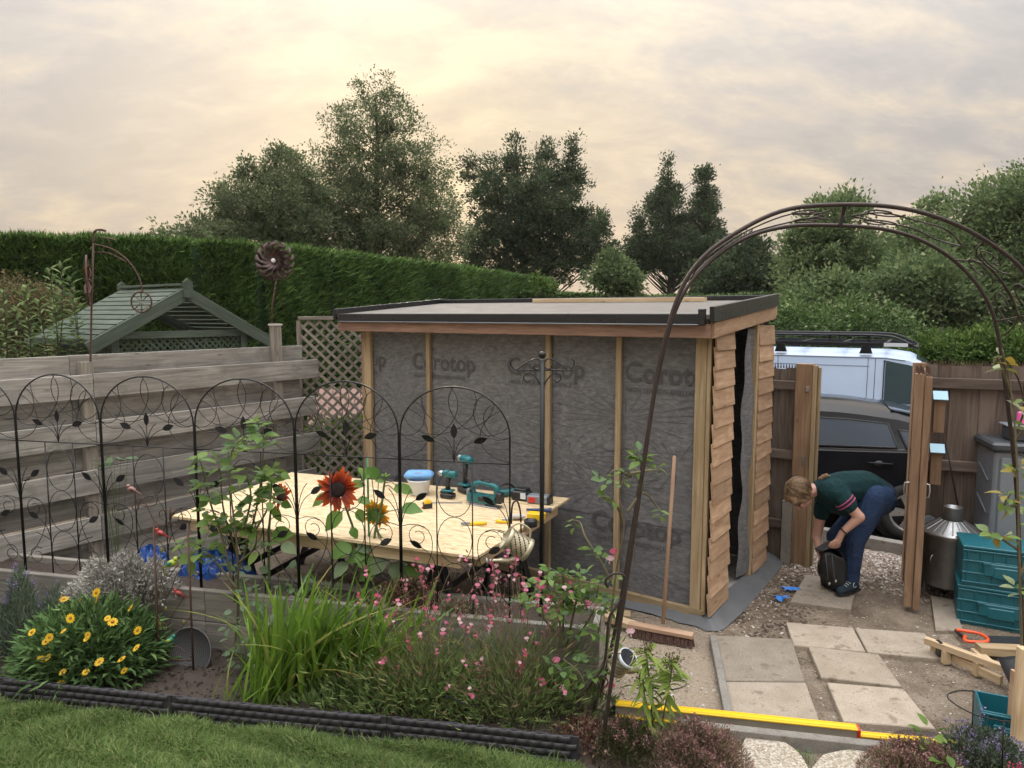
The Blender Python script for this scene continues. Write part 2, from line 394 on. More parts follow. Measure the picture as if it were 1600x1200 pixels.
# ================================================================ THE SETTING
def gz(x, y):
    """ground height: level yard, the drive beyond the gate a little lower, lawn level"""
    d = (V((x, y, 0)) - SO).dot(S2)
    q = (x - 2.6) * .37 + (y - 6.75) * .93
    k = min(max(q / 1.2, 0), 1); k = k * k * (3 - 2 * k)
    return -.12 * k
def ground_material():
    t = NT('yard_ground'); p = t.coord('World', (1, 1, 1)); sep = t.N.new('ShaderNodeSeparateXYZ'); t.L.new(p, sep.inputs[0])
    n1 = t.noise(p, 3.0, 6, .65); n2 = t.noise(p, 38, 5, .7); n3 = t.vor(p, 55)
    soil = t.ramp(n1, (.34, (.11, .082, .06)), (.5, (.21, .165, .122)), (.66, (.31, .255, .2)))
    soil = t.mix(t.ramp(n2, (.35, .0), (.62, .7)), soil, t.mix(n1, (.06, .042, .03), (.34, .28, .215)))
    soil = t.mix(t.ramp(t.vor(p, 26, 'F1'), (.05, .65), (.16, 0.0)), soil, (.36, .32, .27))
    # pale sandy patch in front of the shed
    sx = t.math('SUBTRACT', sep.outputs[0], .95); sy = t.math('SUBTRACT', sep.outputs[1], 4.6)
    rr = t.math('SQRT', t.math('ADD', t.math('POWER', sx, 2.0), t.math('MULTIPLY', t.math('POWER', sy, 2.0), .6)))
    sand = t.ramp(t.math('ADD', rr, t.math('MULTIPLY', n1, .35)), (.55, 1.0), (.9, 0.0))
    soil = t.mix(sand, soil, t.mix(n2, (.23, .18, .13), (.44, .37, .285)))
    # chippings and tarmac beyond the gate
    q = t.math('ADD', t.math('MULTIPLY', t.math('SUBTRACT', sep.outputs[0], 2.6), .37), t.math('MULTIPLY', t.math('SUBTRACT', sep.outputs[1], 6.75), .93))
    q = t.math('ADD', q, t.math('MULTIPLY', t.math('SUBTRACT', n1, .5), .5))
    grav = t.vor(p, 30, 'F1', 'Color'); gs = t.N.new('ShaderNodeSeparateXYZ'); t.L.new(grav, gs.inputs[0])
    gcol = t.ramp(gs.outputs[0], (.0, (.10, .07, .055)), (.5, (.24, .19, .15)), (1.0, (.46, .42, .38)))
    soil = t.mix(t.ramp(q, (-.35 + .5, 0.0), (.6, 1.0)), soil, gcol)
    tar = t.mix(n2, (.03, .03, .032), (.075, .072, .07))
    soil = t.mix(t.ramp(t.math('MULTIPLY', q, .2), (.24, 0.0), (.3, 1.0)), soil, tar)
    # rough grass far away
    far = t.ramp(t.math('MULTIPLY', sep.outputs[1], .01), (.17, 0.0), (.2, 1.0)); soil = t.mix(far, soil, (.05, .075, .025))
    t.bump(t.math('ADD', t.math('MULTIPLY', n2, .6), t.math('MULTIPLY', n3, .6)), .9, .03); return t.out(soil, .92, 0, .15)
def make_ground():
    xs = sorted(set([-240, -120, -60, -30, -16] + [round(-10 + i * .25, 3) for i in range(97)] + [16, 20, 30, 60, 120, 240]))
    ys = sorted(set([-60, -20, -6, -2, 0] + [round(1 + i * .2, 3) for i in range(61)] + [14, 16, 20, 26, 40, 80, 160, 300]))
    vs = []; fs = []
    for y in ys:
        for x in xs:
            near = -6 < x < 8 and 2 < y < 9
            z = gz(x, y) + (random.uniform(-.006, .006) if near else 0)
            vs.append((x, y, z))
    n = len(xs)
    for j in range(len(ys) - 1):
        for i in range(n - 1): fs.append((j * n + i, j * n + i + 1, (j + 1) * n + i + 1, (j + 1) * n + i))
    b = MB(); b.add(vs, fs); me = b.mesh('ground', True); put('ground', me, ground_material(), kind='structure')
make_ground()
# edging line of the lawn border, in plan
EDGE = [G(-420, 1045), G(0, 1100), G(225, 1125), G(450, 1150), G(680, 1173), G(905, 1200)]
def edge_pt(t):
    k = t * (len(EDGE) - 1); i = min(int(k), len(EDGE) - 2); return EDGE[i].lerp(EDGE[i + 1], k - i)
def make_lawn():
    t = NT('lawn_earth'); p = t.coord('World', (1, 1, 1)); n = t.noise(p, 20, 5)
    m = t.out(t.mix(n, (.03, .05, .015), (.07, .10, .03)), .95)
    back = [edge_pt(i / 12) for i in range(13)]
    vs = []; fs = []
    for i, q in enumerate(back):
        q2 = q + V((0, -.04, 0))
        vs.append((q2.x, q2.y, .02)); vs.append((q2.x - .1, .6, .02))
    for i in range(12): fs.append((2 * i, 2 * i + 1, 2 * i + 3, 2 * i + 2))
    b = MB(); b.add(vs, fs); put('lawn', b.mesh('lawn'), m, kind='structure')
    # blades
    N = 235000; tt = rng.random(N) ** .95; pts = np.array([edge_pt(a) for a in np.linspace(0, 1, 60)])
    idx = tt * 59; i0 = idx.astype(int); fr = (idx - i0)[:, None]; base = pts[i0] * (1 - fr) + pts[np.minimum(i0 + 1, 59)] * fr
    base[:, 1] -= .062 + rng.random(N) ** 1.5 * 1.75; base[:, 2] = .02
    keep = (base[:, 0] / np.maximum(base[:, 1], .5) > -1.05); base = base[keep]; n = len(base)
    d = np.stack([rng.normal(0, .42, n), rng.normal(0, .42, n), np.ones(n)], 1)
    gm = foliage('lawn_grass', [(0, (.06, .10, .028)), (.45, (.115, .185, .05)), (.8, (.17, .24, .075)), (1, (.3, .3, .14))], .3)
    ne = 900; te = rng.random(ne); be = pts[(te * 59).astype(int)] + rng.normal(size=(ne, 3)) * np.array([.03, .02, 0]); be[:, 1] -= .06; be[:, 2] = .02; base = np.concatenate([base, be]); d = np.concatenate([d, np.stack([rng.normal(0, .35, ne), rng.normal(-.15, .3, ne), np.ones(ne)], 1)]); n = len(base); lng = np.where(np.arange(n) < n - ne, rng.uniform(.03, .085, n) * (.75 + .5 * np.sin(base[:, 0] * 5.1 + np.sin(base[:, 1] * 7) * 2) ** 2), rng.uniform(.06, .13, n))
    blades('lawn_grass', base, d, lng, rng.uniform(.003, .0055, n), rng.uniform(.2, 1.1, n), gm, kind='stuff', label='short green lawn in front of the flower border', category='grass')
make_lawn()
def make_gravel():
    """loose chippings in the gateway, and a scatter of small stones and clods over the yard"""
    b = MB(); oct_v = [(1, 0, 0), (-1, 0, 0), (0, 1, 0), (0, -1, 0), (0, 0, 1), (0, 0, -1)]
    oct_f = [(0, 2, 4), (2, 1, 4), (1, 3, 4), (3, 0, 4), (2, 0, 5), (1, 2, 5), (3, 1, 5), (0, 3, 5)]
    def stone(x, y, s):
        nonlocal b
        m = M4.Translation((x, y, gz(x, y) + s * .2)) @ M4.Rotation(random.uniform(0, 6.3), 4, 'Z') @ M4.Rotation(random.uniform(-.5, .5), 4, 'X') @ M4.Diagonal((s, s * random.uniform(.6, 1), s * random.uniform(.4, .7), 1))
        b.add([tuple(c * random.uniform(.7, 1.15) for c in q) for q in oct_v], oct_f, m)
    for i in range(5200):
        a = random.uniform(-.1, 1.35); q = random.random() ** .7 * 1.5 - .35
        p = V((2.75, 6.55, 0)) + V((.86, -.5, 0)) * a + V((.45, .89, 0)) * q
        stone(p.x, p.y, random.uniform(.008, .024))
    for i in range(6500):
        p = V((random.uniform(.6, 3.6), random.uniform(3.6, 6.7), 0))
        stone(p.x, p.y, random.uniform(.003, .010) * (2.2 if random.random() < .05 else 1))
    for i in range(500):
        p = sh(random.uniform(-.42, -.05), random.uniform(-.2, 1.8), 0); stone(p.x, p.y, random.uniform(.006, .02))
    t = NT('stone_chippings'); c = t.ramp(t.isl(), (0, (.11, .075, .055)), (.4, (.23, .17, .13)), (.75, (.33, .29, .25)), (1, (.56, .53, .49)))
    for px in ((1240, 990, 1340, 1010), (1285, 1020, 1390, 1060), (1330, 1080, 1430, 1120), (1130, 1000, 1240, 1060), (1140, 1070, 1260, 1110), (1250, 925, 1330, 945), (1360, 990, 1450, 1020)):
        for i in range(46):
            p = G(random.uniform(px[0], px[2]), random.uniform(px[1], px[3]), .034); s = random.uniform(.0015, .005); b.add([(x * s + p.x, y * s + p.y, p.z + z * s * .6 + s * .4) for x, y, z in oct_v], oct_f)
    b.build('gravel', t.out(c, .85), label='loose pale stone chippings lying in the gateway and yard', category='gravel', kind='stuff')
    # clods and dug-over earth beside the shed
    c2 = MB(); b = c2
    for i in range(900):
        p = sh(random.gauss(-.42, .14), random.uniform(-.1, 1.7), 0); stone(p.x, p.y, random.uniform(.004, .02))
    c2.build('soil_clods', plain('dug_soil', (.085, .06, .043), .95, var=.4, bump=.6), label='dark crumbly dug soil along the shed base', category='soil', kind='stuff')
make_gravel()
def litter():
    b = MB()
    for i in range(260):
        p = V((random.uniform(1.6, 3.5), random.uniform(3.7, 6.3), 0)) if i % 3 else sh(random.uniform(-.7, -.1), random.uniform(-.3, 1.6), 0); a = random.uniform(0, 6.3); L = random.uniform(.015, .07); d = V((math.cos(a), math.sin(a), random.uniform(-.1, .15))) * L
        b.tube([p + ZU * .008, p + d * .5 + ZU * .012, p + d + ZU * .007], random.uniform(.001, .0026), 4)
    b.build('twig_litter', plain('dry_twigs', (.2, .15, .1), .9, var=.5), label='dry twigs and straw scattered over the bare yard', category='litter', kind='stuff')
litter()

# ---------------------------------------------------------------- paving
def slab_mat(name, a, b):
    t = NT(name); p = t.coord('World', (1, 1, 1)); n = t.noise(p, 5, 6, .7); f = t.noise(p, 90, 4); s = t.vor(p, 60)
    col = t.mix(t.ramp(n, (.3, 0.0), (.7, 1.0)), a, b); col = t.mix(t.ramp(f, (.45, 0.0), (.72, .45)), col, tuple(q * .5 for q in a))
    col = t.mix(t.ramp(t.noise(p, 11, 5), (.58, 0.0), (.68, .6)), col, (.12, .09, .065)); col = t.hsv(col, .5, 1.0, t.rnd(.88, 1.12))
    t.bump(f, .25, .004); return t.out(col, .85, 0, .2)
SLAB = slab_mat('buff_paving', (.28, .232, .178), (.385, .33, .265)); SLAB_G = slab_mat('grey_paving', (.23, .195, .155), (.33, .285, .23))
CONC = slab_mat('concrete', (.19, .175, .155), (.30, .28, .25))
def slab(px, label, mat, h=.028, z=0.006):
    pts = [G(x, y, z + h) for x, y in px]; c = sum(pts, V()) / 4
    b = MB(); k = .006
    ring = lambda s, zz: [(p.x + (c.x - p.x) * s, p.y + (c.y - p.y) * s, zz) for p in pts]
    vs = ring(0, z - .05) + ring(0, z + h - k) + ring(k * 3, z + h)
    fs = [(3, 2, 1, 0), (8, 9, 10, 11)] + [(l * 4 + i, l * 4 + (i + 1) % 4, l * 4 + 4 + (i + 1) % 4, l * 4 + 4 + i) for l in (0, 1) for i in range(4)]
    b.add(vs, fs); b.build('paving_slab', mat, label=label, category='paving slab', group='loose paving slabs in the yard')
slab([(1228, 972), (1333, 981), (1353, 1018), (1240, 1008)], 'square buff slab at the back of the staggered paving, left of its twin', SLAB)
slab([(1336, 981), (1445, 989), (1478, 1030), (1356, 1019)], 'square buff slab under the end of the pale timber frame', SLAB)
slab([(1263, 1010), (1373, 1022), (1409, 1072), (1283, 1058)], 'square buff slab in the middle of the staggered paving', SLAB)
slab([(1292, 1066), (1412, 1076), (1462, 1138), (1318, 1127)], 'square buff slab nearest the yellow spirit levels', SLAB)
slab([(1113, 992), (1237, 998), (1258, 1064), (1120, 1063)], 'large grey slab next to the broom head', SLAB_G)
slab([(1122, 1065), (1259, 1066), (1282, 1130), (1131, 1119)], 'large sandy slab against the yellow spirit level', SLAB)
slab([(1245, 921), (1334, 931), (1330, 952), (1234, 940)], 'grey slab under the bending person, front one', SLAB_G)
slab([(1259, 898), (1342, 905), (1335, 930), (1246, 919)], 'grey slab under the bending person, rear one', SLAB_G)
slab([(1454, 930), (1488, 936), (1505, 985), (1462, 984)], 'narrow pale slab beside the teal crates', SLAB_G)
def stones():
    t = NT('pebble_dash'); p = t.coord('World', (1, 1, 1)); v = t.vor(p, 95, 'F1', 'Color'); s = t.N.new('ShaderNodeSeparateXYZ'); t.L.new(v, s.inputs[0])
    m = t.out(t.ramp(s.outputs[0], (0, (.22, .18, .13)), (.6, (.38, .33, .26)), (1, (.5, .46, .4))), .85); t.bump(t.vor(p, 95), .8, .006)
    for px, lab in (([(1165, 1160), (1215, 1165), (1255, 1195), (1262, 1240), (1175, 1245), (1150, 1200)], 'rounded pebble-faced stepping stone left of the other'),
                    ([(1285, 1190), (1330, 1182), (1372, 1195), (1385, 1240), (1300, 1260), (1262, 1225)], 'pinkish pebble-faced stepping stone between the heathers')):
        pts = smooth_path([G(*q) for q in px] + [G(*px[0])], 4)[:-1]; c = sum(pts, V()) / len(pts); n = len(pts); b = MB()
        ring = lambda s_, z: [(c.x + (q.x - c.x) * s_, c.y + (q.y - c.y) * s_, z) for q in pts]
        b.add(ring(1, -.03) + ring(1, .03) + ring(.96, .045), [tuple(range(2 * n, 3 * n))] + [(l * n + i, l * n + (i + 1) % n, l * n + n + (i + 1) % n, l * n + n + i) for l in (0, 1) for i in range(n)])
        b.build('stepping_stone', m, label=lab, category='stepping stone', group='stepping stones at the path end')
stones()
board('edging_kerb', G(1060, 1140, .03), G(1400, 1178, .03), V((.2, 1, 0)), .06, .1, CONC, label='low concrete edging kerb below the yellow spirit level', category='kerb')
board('edging_kerb', G(1114, 1000, .02), G(1138, 1122, .02), V((1, 0, 0)), .05, .08, CONC, label='thin concrete edging along the left side of the large slabs', category='kerb')
board('drive_kerb', G(1180, 815, 0) + V((0, .25, -.06)), G(1500, 880, 0) + V((.2, .25, -.06)), V((.3, .9, 0)), .12, .14, CONC, label='low concrete kerb between the gateway and the parked car', category='kerb')

# ---------------------------------------------------------------- fences
def lattice(parent, org, ex, ez, w, h, gap, sw, th, mat, name='slat'):
    """diagonal trellis, each slat an object; two layers"""
    ex, ez = V(ex).normalized(), V(ez).normalized(); ny = ex.cross(ez)
    for layer, sgn in ((0, 1), (1, -1)):
        k = -h
        while k < w + h:
            # line x - sgn*z = k' inside [0,w]x[0,h]
            if sgn > 0: x0, z0, x1, z1 = k, 0, k + h, h
            else: x0, z0, x1, z1 = k + h, 0, k, h
            def clip(xa, za, xb, zb):
                t0, t1 = 0.0, 1.0; dx = xb - xa
                for lim, s in ((0, 1), (w, -1)):
                    a = (xa - lim) * s; b_ = (xb - lim) * s
                    if a < 0 and b_ < 0: return None
                    if a < 0: t0 = max(t0, a / (a - b_))
                    elif b_ < 0: t1 = min(t1, a / (a - b_))
                return (xa + dx * t0, za + (zb - za) * t0, xa + dx * t1, za + (zb - za) * t1) if t1 - t0 > .04 else None
            c = clip(x0, z0, x1, z1)
            if c:
                off = ny * (th * (layer - .5))
                board(name, V(org) + ex * c[0] + ez * c[1] + off, V(org) + ex * c[2] + ez * c[3] + off, ex, sw, th, mat, parent, .001)
            k += gap
FO = V((-3.92, 5.94, 0)); FN = -S1                        # left fence: origin, and normal towards the yard
def fp(t, n, z): return FO + S2 * t + S1 * (-n) + ZU * z
def left_fence():
    f = thing('board_fence', FO, 'weathered grey fence of wide staggered boards behind the black trellis', 'fence')
    for z0, z1, t1 in ((1.665, 1.875, 2.82), (1.24, 1.455, 2.78), (.815, 1.03, 2.82), (.39, .61, 2.76), (.02, .19, 2.78)):
        tt = [-3.8, .35, t1]
        for a, b_ in zip(tt[:-1], tt[1:]):
            s = random.uniform(-.008, .008)
            board('board', fp(a + .003, .055, (z0 + z1) / 2 + s), fp(b_ - .003, .055, (z0 + z1) / 2 - s * .5), ZU, z1 - z0, .028, W_FENCE, f)
    for z0, z1, t1 in ((1.86, 2.04, 2.23), (1.445, 1.68, 2.23), (1.02, 1.25, 2.23), (.6, .83, 2.23), (.18, .4, 2.23)):
        for a, b_ in ((-3.8, .21), (.215, t1 + .45 if z0 > 1.8 else t1 + .4)):
            board('board', fp(a, -.055, (z0 + z1) / 2), fp(b_, -.055, (z0 + z1) / 2 + random.uniform(-.006, .006)), ZU, z1 - z0, .028, W_FENCE, f)
    for t in (-3.7, -1.64, .32, 2.3):
        top = 2.27 if t > 2 else 1.98
        p = board('post', fp(t, 0, -.05), fp(t, 0, top), S2, .1, .082, W_POST, f)
        if t > 2: board('post_cap', fp(t, 0, top), fp(t, 0, top + .02), S2, .12, .1, plain('pale_cap', (.5, .47, .42), .7), p)
left_fence()
def trellis_screen():
    o = V((-2.47, 8.25, 0)); d = V((.93, .12, 0)).normalized(); w = .94; h = 1.9
    f = thing('trellis_screen', o, 'grey diagonal trellis screen between the board fence and the shed', 'trellis')
    lattice(f, o + ZU * .42, d, ZU, w, h, .125, .03, .012, W_TREL)
    ny = d.cross(ZU)
    board('top_rail', o + ZU * 2.345, o + d * (w + .02) + ZU * 2.355, ZU, .045, .05, W_TREL, f)
    board('side_rail', o + ZU * .1, o + ZU * 2.32, d, .045, .05, W_TREL, f)
    board('side_rail', o + d * w + ZU * .1, o + d * w + ZU * 2.32, d, .045, .05, W_TREL, f)
trellis_screen()
def tile_shelter():
    o = V((-2.85, 9.8, 0)); t = thing('tiled_lean_to', o, 'low lean-to with pinkish clay tiles seen through the trellis', 'lean-to')
    tm = plain('pink_clay_tile', (.25, .155, .125), .8, var=.35, scale=12)
    x = V((1, .1, 0)).normalized(); u = V((0, .75, .62)).normalized()
    for r in range(4):
        for c in range(6):
            p = o + x * (c * .2 + (r % 2) * .06) + V((0, 0, .92)) + u * (r * .17)
            board('roof_tile', p, p + x * .19, u, .2, .018, tm, t, .003)
    board('wall', o + V((-.02, .45, .45)), o + x * 1.5 + V((0, .45, .45)), ZU, .9, .05, plain('dull_brick', (.17, .11, .085), .9), t)
tile_shelter()
def gazebo():
    a = V((-4.1, 9.0, 0)); g = S2; r = S1; L = 1.55; hw = 1.16; zr = 2.71; ze = 2.08
    t = thing('garden_arbour', a, 'green painted wooden arbour with slatted pitched roof behind the fence', 'arbour')
    for s in (-1, 1):                                   # roof slopes: rows of slats
        dn = (g * (s * hw) + ZU * (ze - zr)); n = dn.normalized()
        m = 11
        for i in range(m):
            p = a + ZU * (zr + .02) + dn * ((i + .6) / m)
            board('roof_slat', p + r * .03, p + r * (L - .03), n, hw / m * .93, .018, W_GREEN, t, .002)
        for q in (-.02, L):                             # barge boards front and back
            up = n.cross(r)
            board('barge_board', a + r * q + ZU * (zr - .055) - n * .02, a + r * q + ZU * (zr - .055) + dn * 1.04, ZU, .15, .035, W_GREEN, t)
        board('eave_board', a + dn * 1.0 + ZU * (zr - .01), a + dn * 1.0 + ZU * (zr - .01) + r * L, ZU, .08, .03, W_GREEN, t)
    board('ridge_board', a + ZU * (zr + .05) + r * .02, a + ZU * (zr + .05) + r * (L - .02), g, .12, .03, W_GREEN, t)
    for q in (-.05, L + .03):
        b = MB(); b.prism([(-.06, -.14), (.06, -.14), (.06, .05), (0, .10), (-.06, .05)], .03, frame(a + r * q + ZU * (zr + .03), g, ZU, g.cross(ZU)))
        b.build('finial_plate', W_GREEN, t)
    for s in (-1, 1):
        for q in (.12, L - .12):
            c = a + g * (s * .86) + r * q; board('post', c, c + ZU * 2.2, g, .09, .09, W_GREEN, t)
    board('tie_beam', a + g * -.86 + r * .1 + ZU * 2.14, a + g * .86 + r * .1 + ZU * 2.14, ZU, .09, .04, W_GREEN, t)
    lattice(t, a + g * -.82 + r * .12 + ZU * 1.3, g, ZU, 1.64, .8, .088, .024, .008, W_GREEN, 'lattice_slat')
    lattice(t, a + g * -.86 + r * .17 + ZU * 1.3, r, ZU, 1.2, .8, .088, .024, .008, W_GREEN, 'lattice_slat')
    board('back_wall', a + g * -.8 + r * (L - .1) + ZU * 1.0, a + g * .8 + r * (L - .1) + ZU * 1.0, ZU, 1.5, .02, W_GREEN, t)
gazebo()
def right_gate_side():
    gl = V((2.70, 6.72, 0)); d = V((.818, -.575, 0))
    ny = V((-.575, -.818, 0))
    # left fence panel from the shed to the gate post
    f = thing('side_fence', gl, 'dark brown close-board panel with rails between shed and gateway', 'fence')
    p0 = gl - d * .62
    for i in range(6):
        q = p0 + d * (i * .105 + .05); o_ = -ny * (.03 + .008 * (i % 2)); board('fence_board', q + o_, q + o_ + ZU * (1.88 + random.uniform(-.01, .01)), d, .118, .016, W_DARK, f)
    for z in (1.72, 1.05, .36): board('rail', p0 + ZU * z + ny * .012, gl - d * .0 + ZU * z + ny * .012, ZU, .085, .04, W_GATE if z > 2 else W_DARK, f)
    spk = MB()
    for i in range(26):
        q = p0 + d * (i * .026) - ny * .03 + ZU * 1.88; spk.tube([q, q + ZU * .04], [.008, .002], 4)
    spk.build('spike_strip', RUST, f)
    # gate post pair at the left of the opening
    c = gl + d * .12 + ny * .02
    g = thing('gate_post', c, 'brown timber gate post with a pale batten left of the gateway', 'gate post')
    board('post', c - d * .035, c - d * .035 + ZU * 1.93, d, .15, .1, W_GATE, g)
    board('batten', c + d * .06 + ny * .02, c + d * .06 + ny * .02 + ZU * 1.92, d, .035, .08, W_NEW, g)
    board('stop_batten', c + d * .09 - ny * .01, c + d * .09 - ny * .01 + ZU * 1.9, d, .02, .06, W_NEW, g)
    pl = MB(); pl.cbox(c - d * .01 + ny * .055 + ZU * 1.02, (.02, .006, .09), .002, None); pl.build('latch_plate', STEEL, g)
    pl = MB(); pl.cbox(c + d * .0 + ny * .055 + ZU * 1.7, (.035, .01, .05), .002, None); pl.build('latch_keep', STEEL, g)
    cp = c - d * .13 + ny * .06
    board('concrete_spur', cp, cp + ZU * .62, d, .09, .08, CONC, label='short grey concrete spur against the gate post', category='concrete post')
    # right: fence running on from the hinge post
    h = V((3.58, 6.22, 0)); e = V((.93, -.37, 0)).normalized(); en = V((-.37, -.93, 0)).normalized()
    f2 = thing('close_board_fence', h, 'dark brown close-board fence with spiked top behind the storage box', 'fence')
    for i in range(19):
        q = h + e * (i * .112 + .08); o_ = -en * (.03 + .008 * (i % 2)); board('fence_board', q + o_, q + o_ + ZU * (1.95 + random.uniform(-.008, .008)), e, .128, .016, W_DARK, f2)
    for z in (1.80, 1.08, .35): board('rail', h + ZU * z + e * .02 + en * .015, h + e * 2.2 + ZU * z + en * .015, ZU, .09, .045, W_DARK, f2)
    spk = MB()
    for i in range(95):
        q = h + e * (i * .0225 + .02) - en * .03 + ZU * 1.95; spk.tube([q, q + ZU * .045], [.009, .002], 4)
    spk.build('spike_strip', RUST, f2)
    board('hinge_post', h, h + ZU * 1.97, e, .1, .1, W_GATE, f2)
    # the open gate leaf, nearly edge-on
    near = G(1422, 957); far = h + e * -.02 + en * .06; ld = (near - far); ll = ld.length; ld.normalize(); ln = ld.cross(ZU).normalized()
    gt = thing('garden_gate', far, 'open brown timber gate leaf seen nearly edge-on, right of the gateway', 'gate')
    for i in range(6):
        q = far + ld * (ll * (i + .5) / 6.4); board('gate_board', q + ln * -.04 + ZU * .06, q + ln * -.04 + ZU * 1.93, ld, ll / 6.5, .02, W_GATE, gt)
    board('gate_stile', near - ld * .03 + ln * .022 + ZU * .05, near - ld * .03 + ln * .022 + ZU * 1.93, ld, .09, .062, W_GATE, gt)
    board('edge_batten', near + ln * -.037 + ZU * .04, near + ln * -.037 + ZU * 1.91, ln, .05, .06, W_GATE, gt)
    for z in (.3, 1.0, 1.7): board('gate_ledge', far + ln * .0 + ZU * z, near - ld * .08 + ln * .0 + ZU * z, ZU, .09, .045, W_GATE, gt)
    hd = MB(); q = near - ld * .04 + ZU * 1.0
    for s in (-1, 1):
        hd.tube([q + ln * (s * .03) + ZU * -.06, q + ln * (s * .085) + ZU * -.05, q + ln * (s * .09) + ZU * .0, q + ln * (s * .085) + ZU * .05, q + ln * (s * .03) + ZU * .06], .007, 6)
    hd.build('handle', STEEL, gt, True)
    spk = MB()
    for i in range(14):
        q = near - ld * (i * .03) + ZU * 1.93 + ln * .0
        for s in (-.04, 0, .03): spk.tube([q + ln * s, q + ln * s + ZU * .045], [.009, .002], 4)
    spk.build('spike_strip', RUST, gt)
    # two solar lamps fixed to wooden blocks on the fence
    for z, lab in ((1.68, 'small solar wall lamp with wooden block, the upper of two on the fence'), (1.22, 'small solar wall lamp with wooden block, the lower of two on the fence')):
        p = h + e * .15 + en * .09 + ZU * z
        s = thing('solar_lamp', p, lab, 'solar lamp', 'solar lamps on the right fence')
        board('lamp_block', p - ZU * .3, p - ZU * .02, e, .085, .05, W_GATE, s)
        pm = frame(p + en * .03 + ZU * .02, e, (ZU * .75 + en * -.65).normalized(), (ZU * .65 + en * .75).normalized())
        b = MB(); b.cbox((0, 0, 0), (.115, .095, .012), .003, pm); b.build('solar_panel', plain('pale_solar_glass' + str(z), (.22, .36, .44), .15, .2, .1), s)
right_gate_side()
# ================================================================ THE SHED
def membrane_mat():
    t = NT('charcoal_breather_membrane'); c = t.coord('Object', (1, 1, 1), False)
    n = t.noise(t.coord('Object', (16, 16, 42), False), 1, 6, .68, .5); n2 = t.noise(t.coord('Object', (2.5, 2.5, 2.0), False), 1, 3)
    col = t.ramp(n, (.30, (.085, .085, .087)), (.5, (.138, .138, .141)), (.70, (.21, .21, .214)))
    col = t.mix(t.ramp(n2, (.4, 0.0), (.7, .35)), col, (.125, .122, .127))
    t.bump(n, .1, .003); return t.out(col, .75, 0, .25)
MEMB = membrane_mat()
PRINT = plain('membrane_print', (.066, .064, .068), .7, var=.45, scale=30)
def text_mesh(s, size, bold=0.0):
    cu = bpy.data.curves.new('print', 'FONT'); cu.body = s; cu.size = size; cu.offset = bold; cu.resolution_u = 3
    o = bpy.data.objects.new('print', cu); COL.objects.link(o); bpy.context.view_layer.update()
    me = bpy.data.meshes.new_from_object(o.evaluated_get(bpy.context.evaluated_depsgraph_get())); bpy.data.objects.remove(o); return me
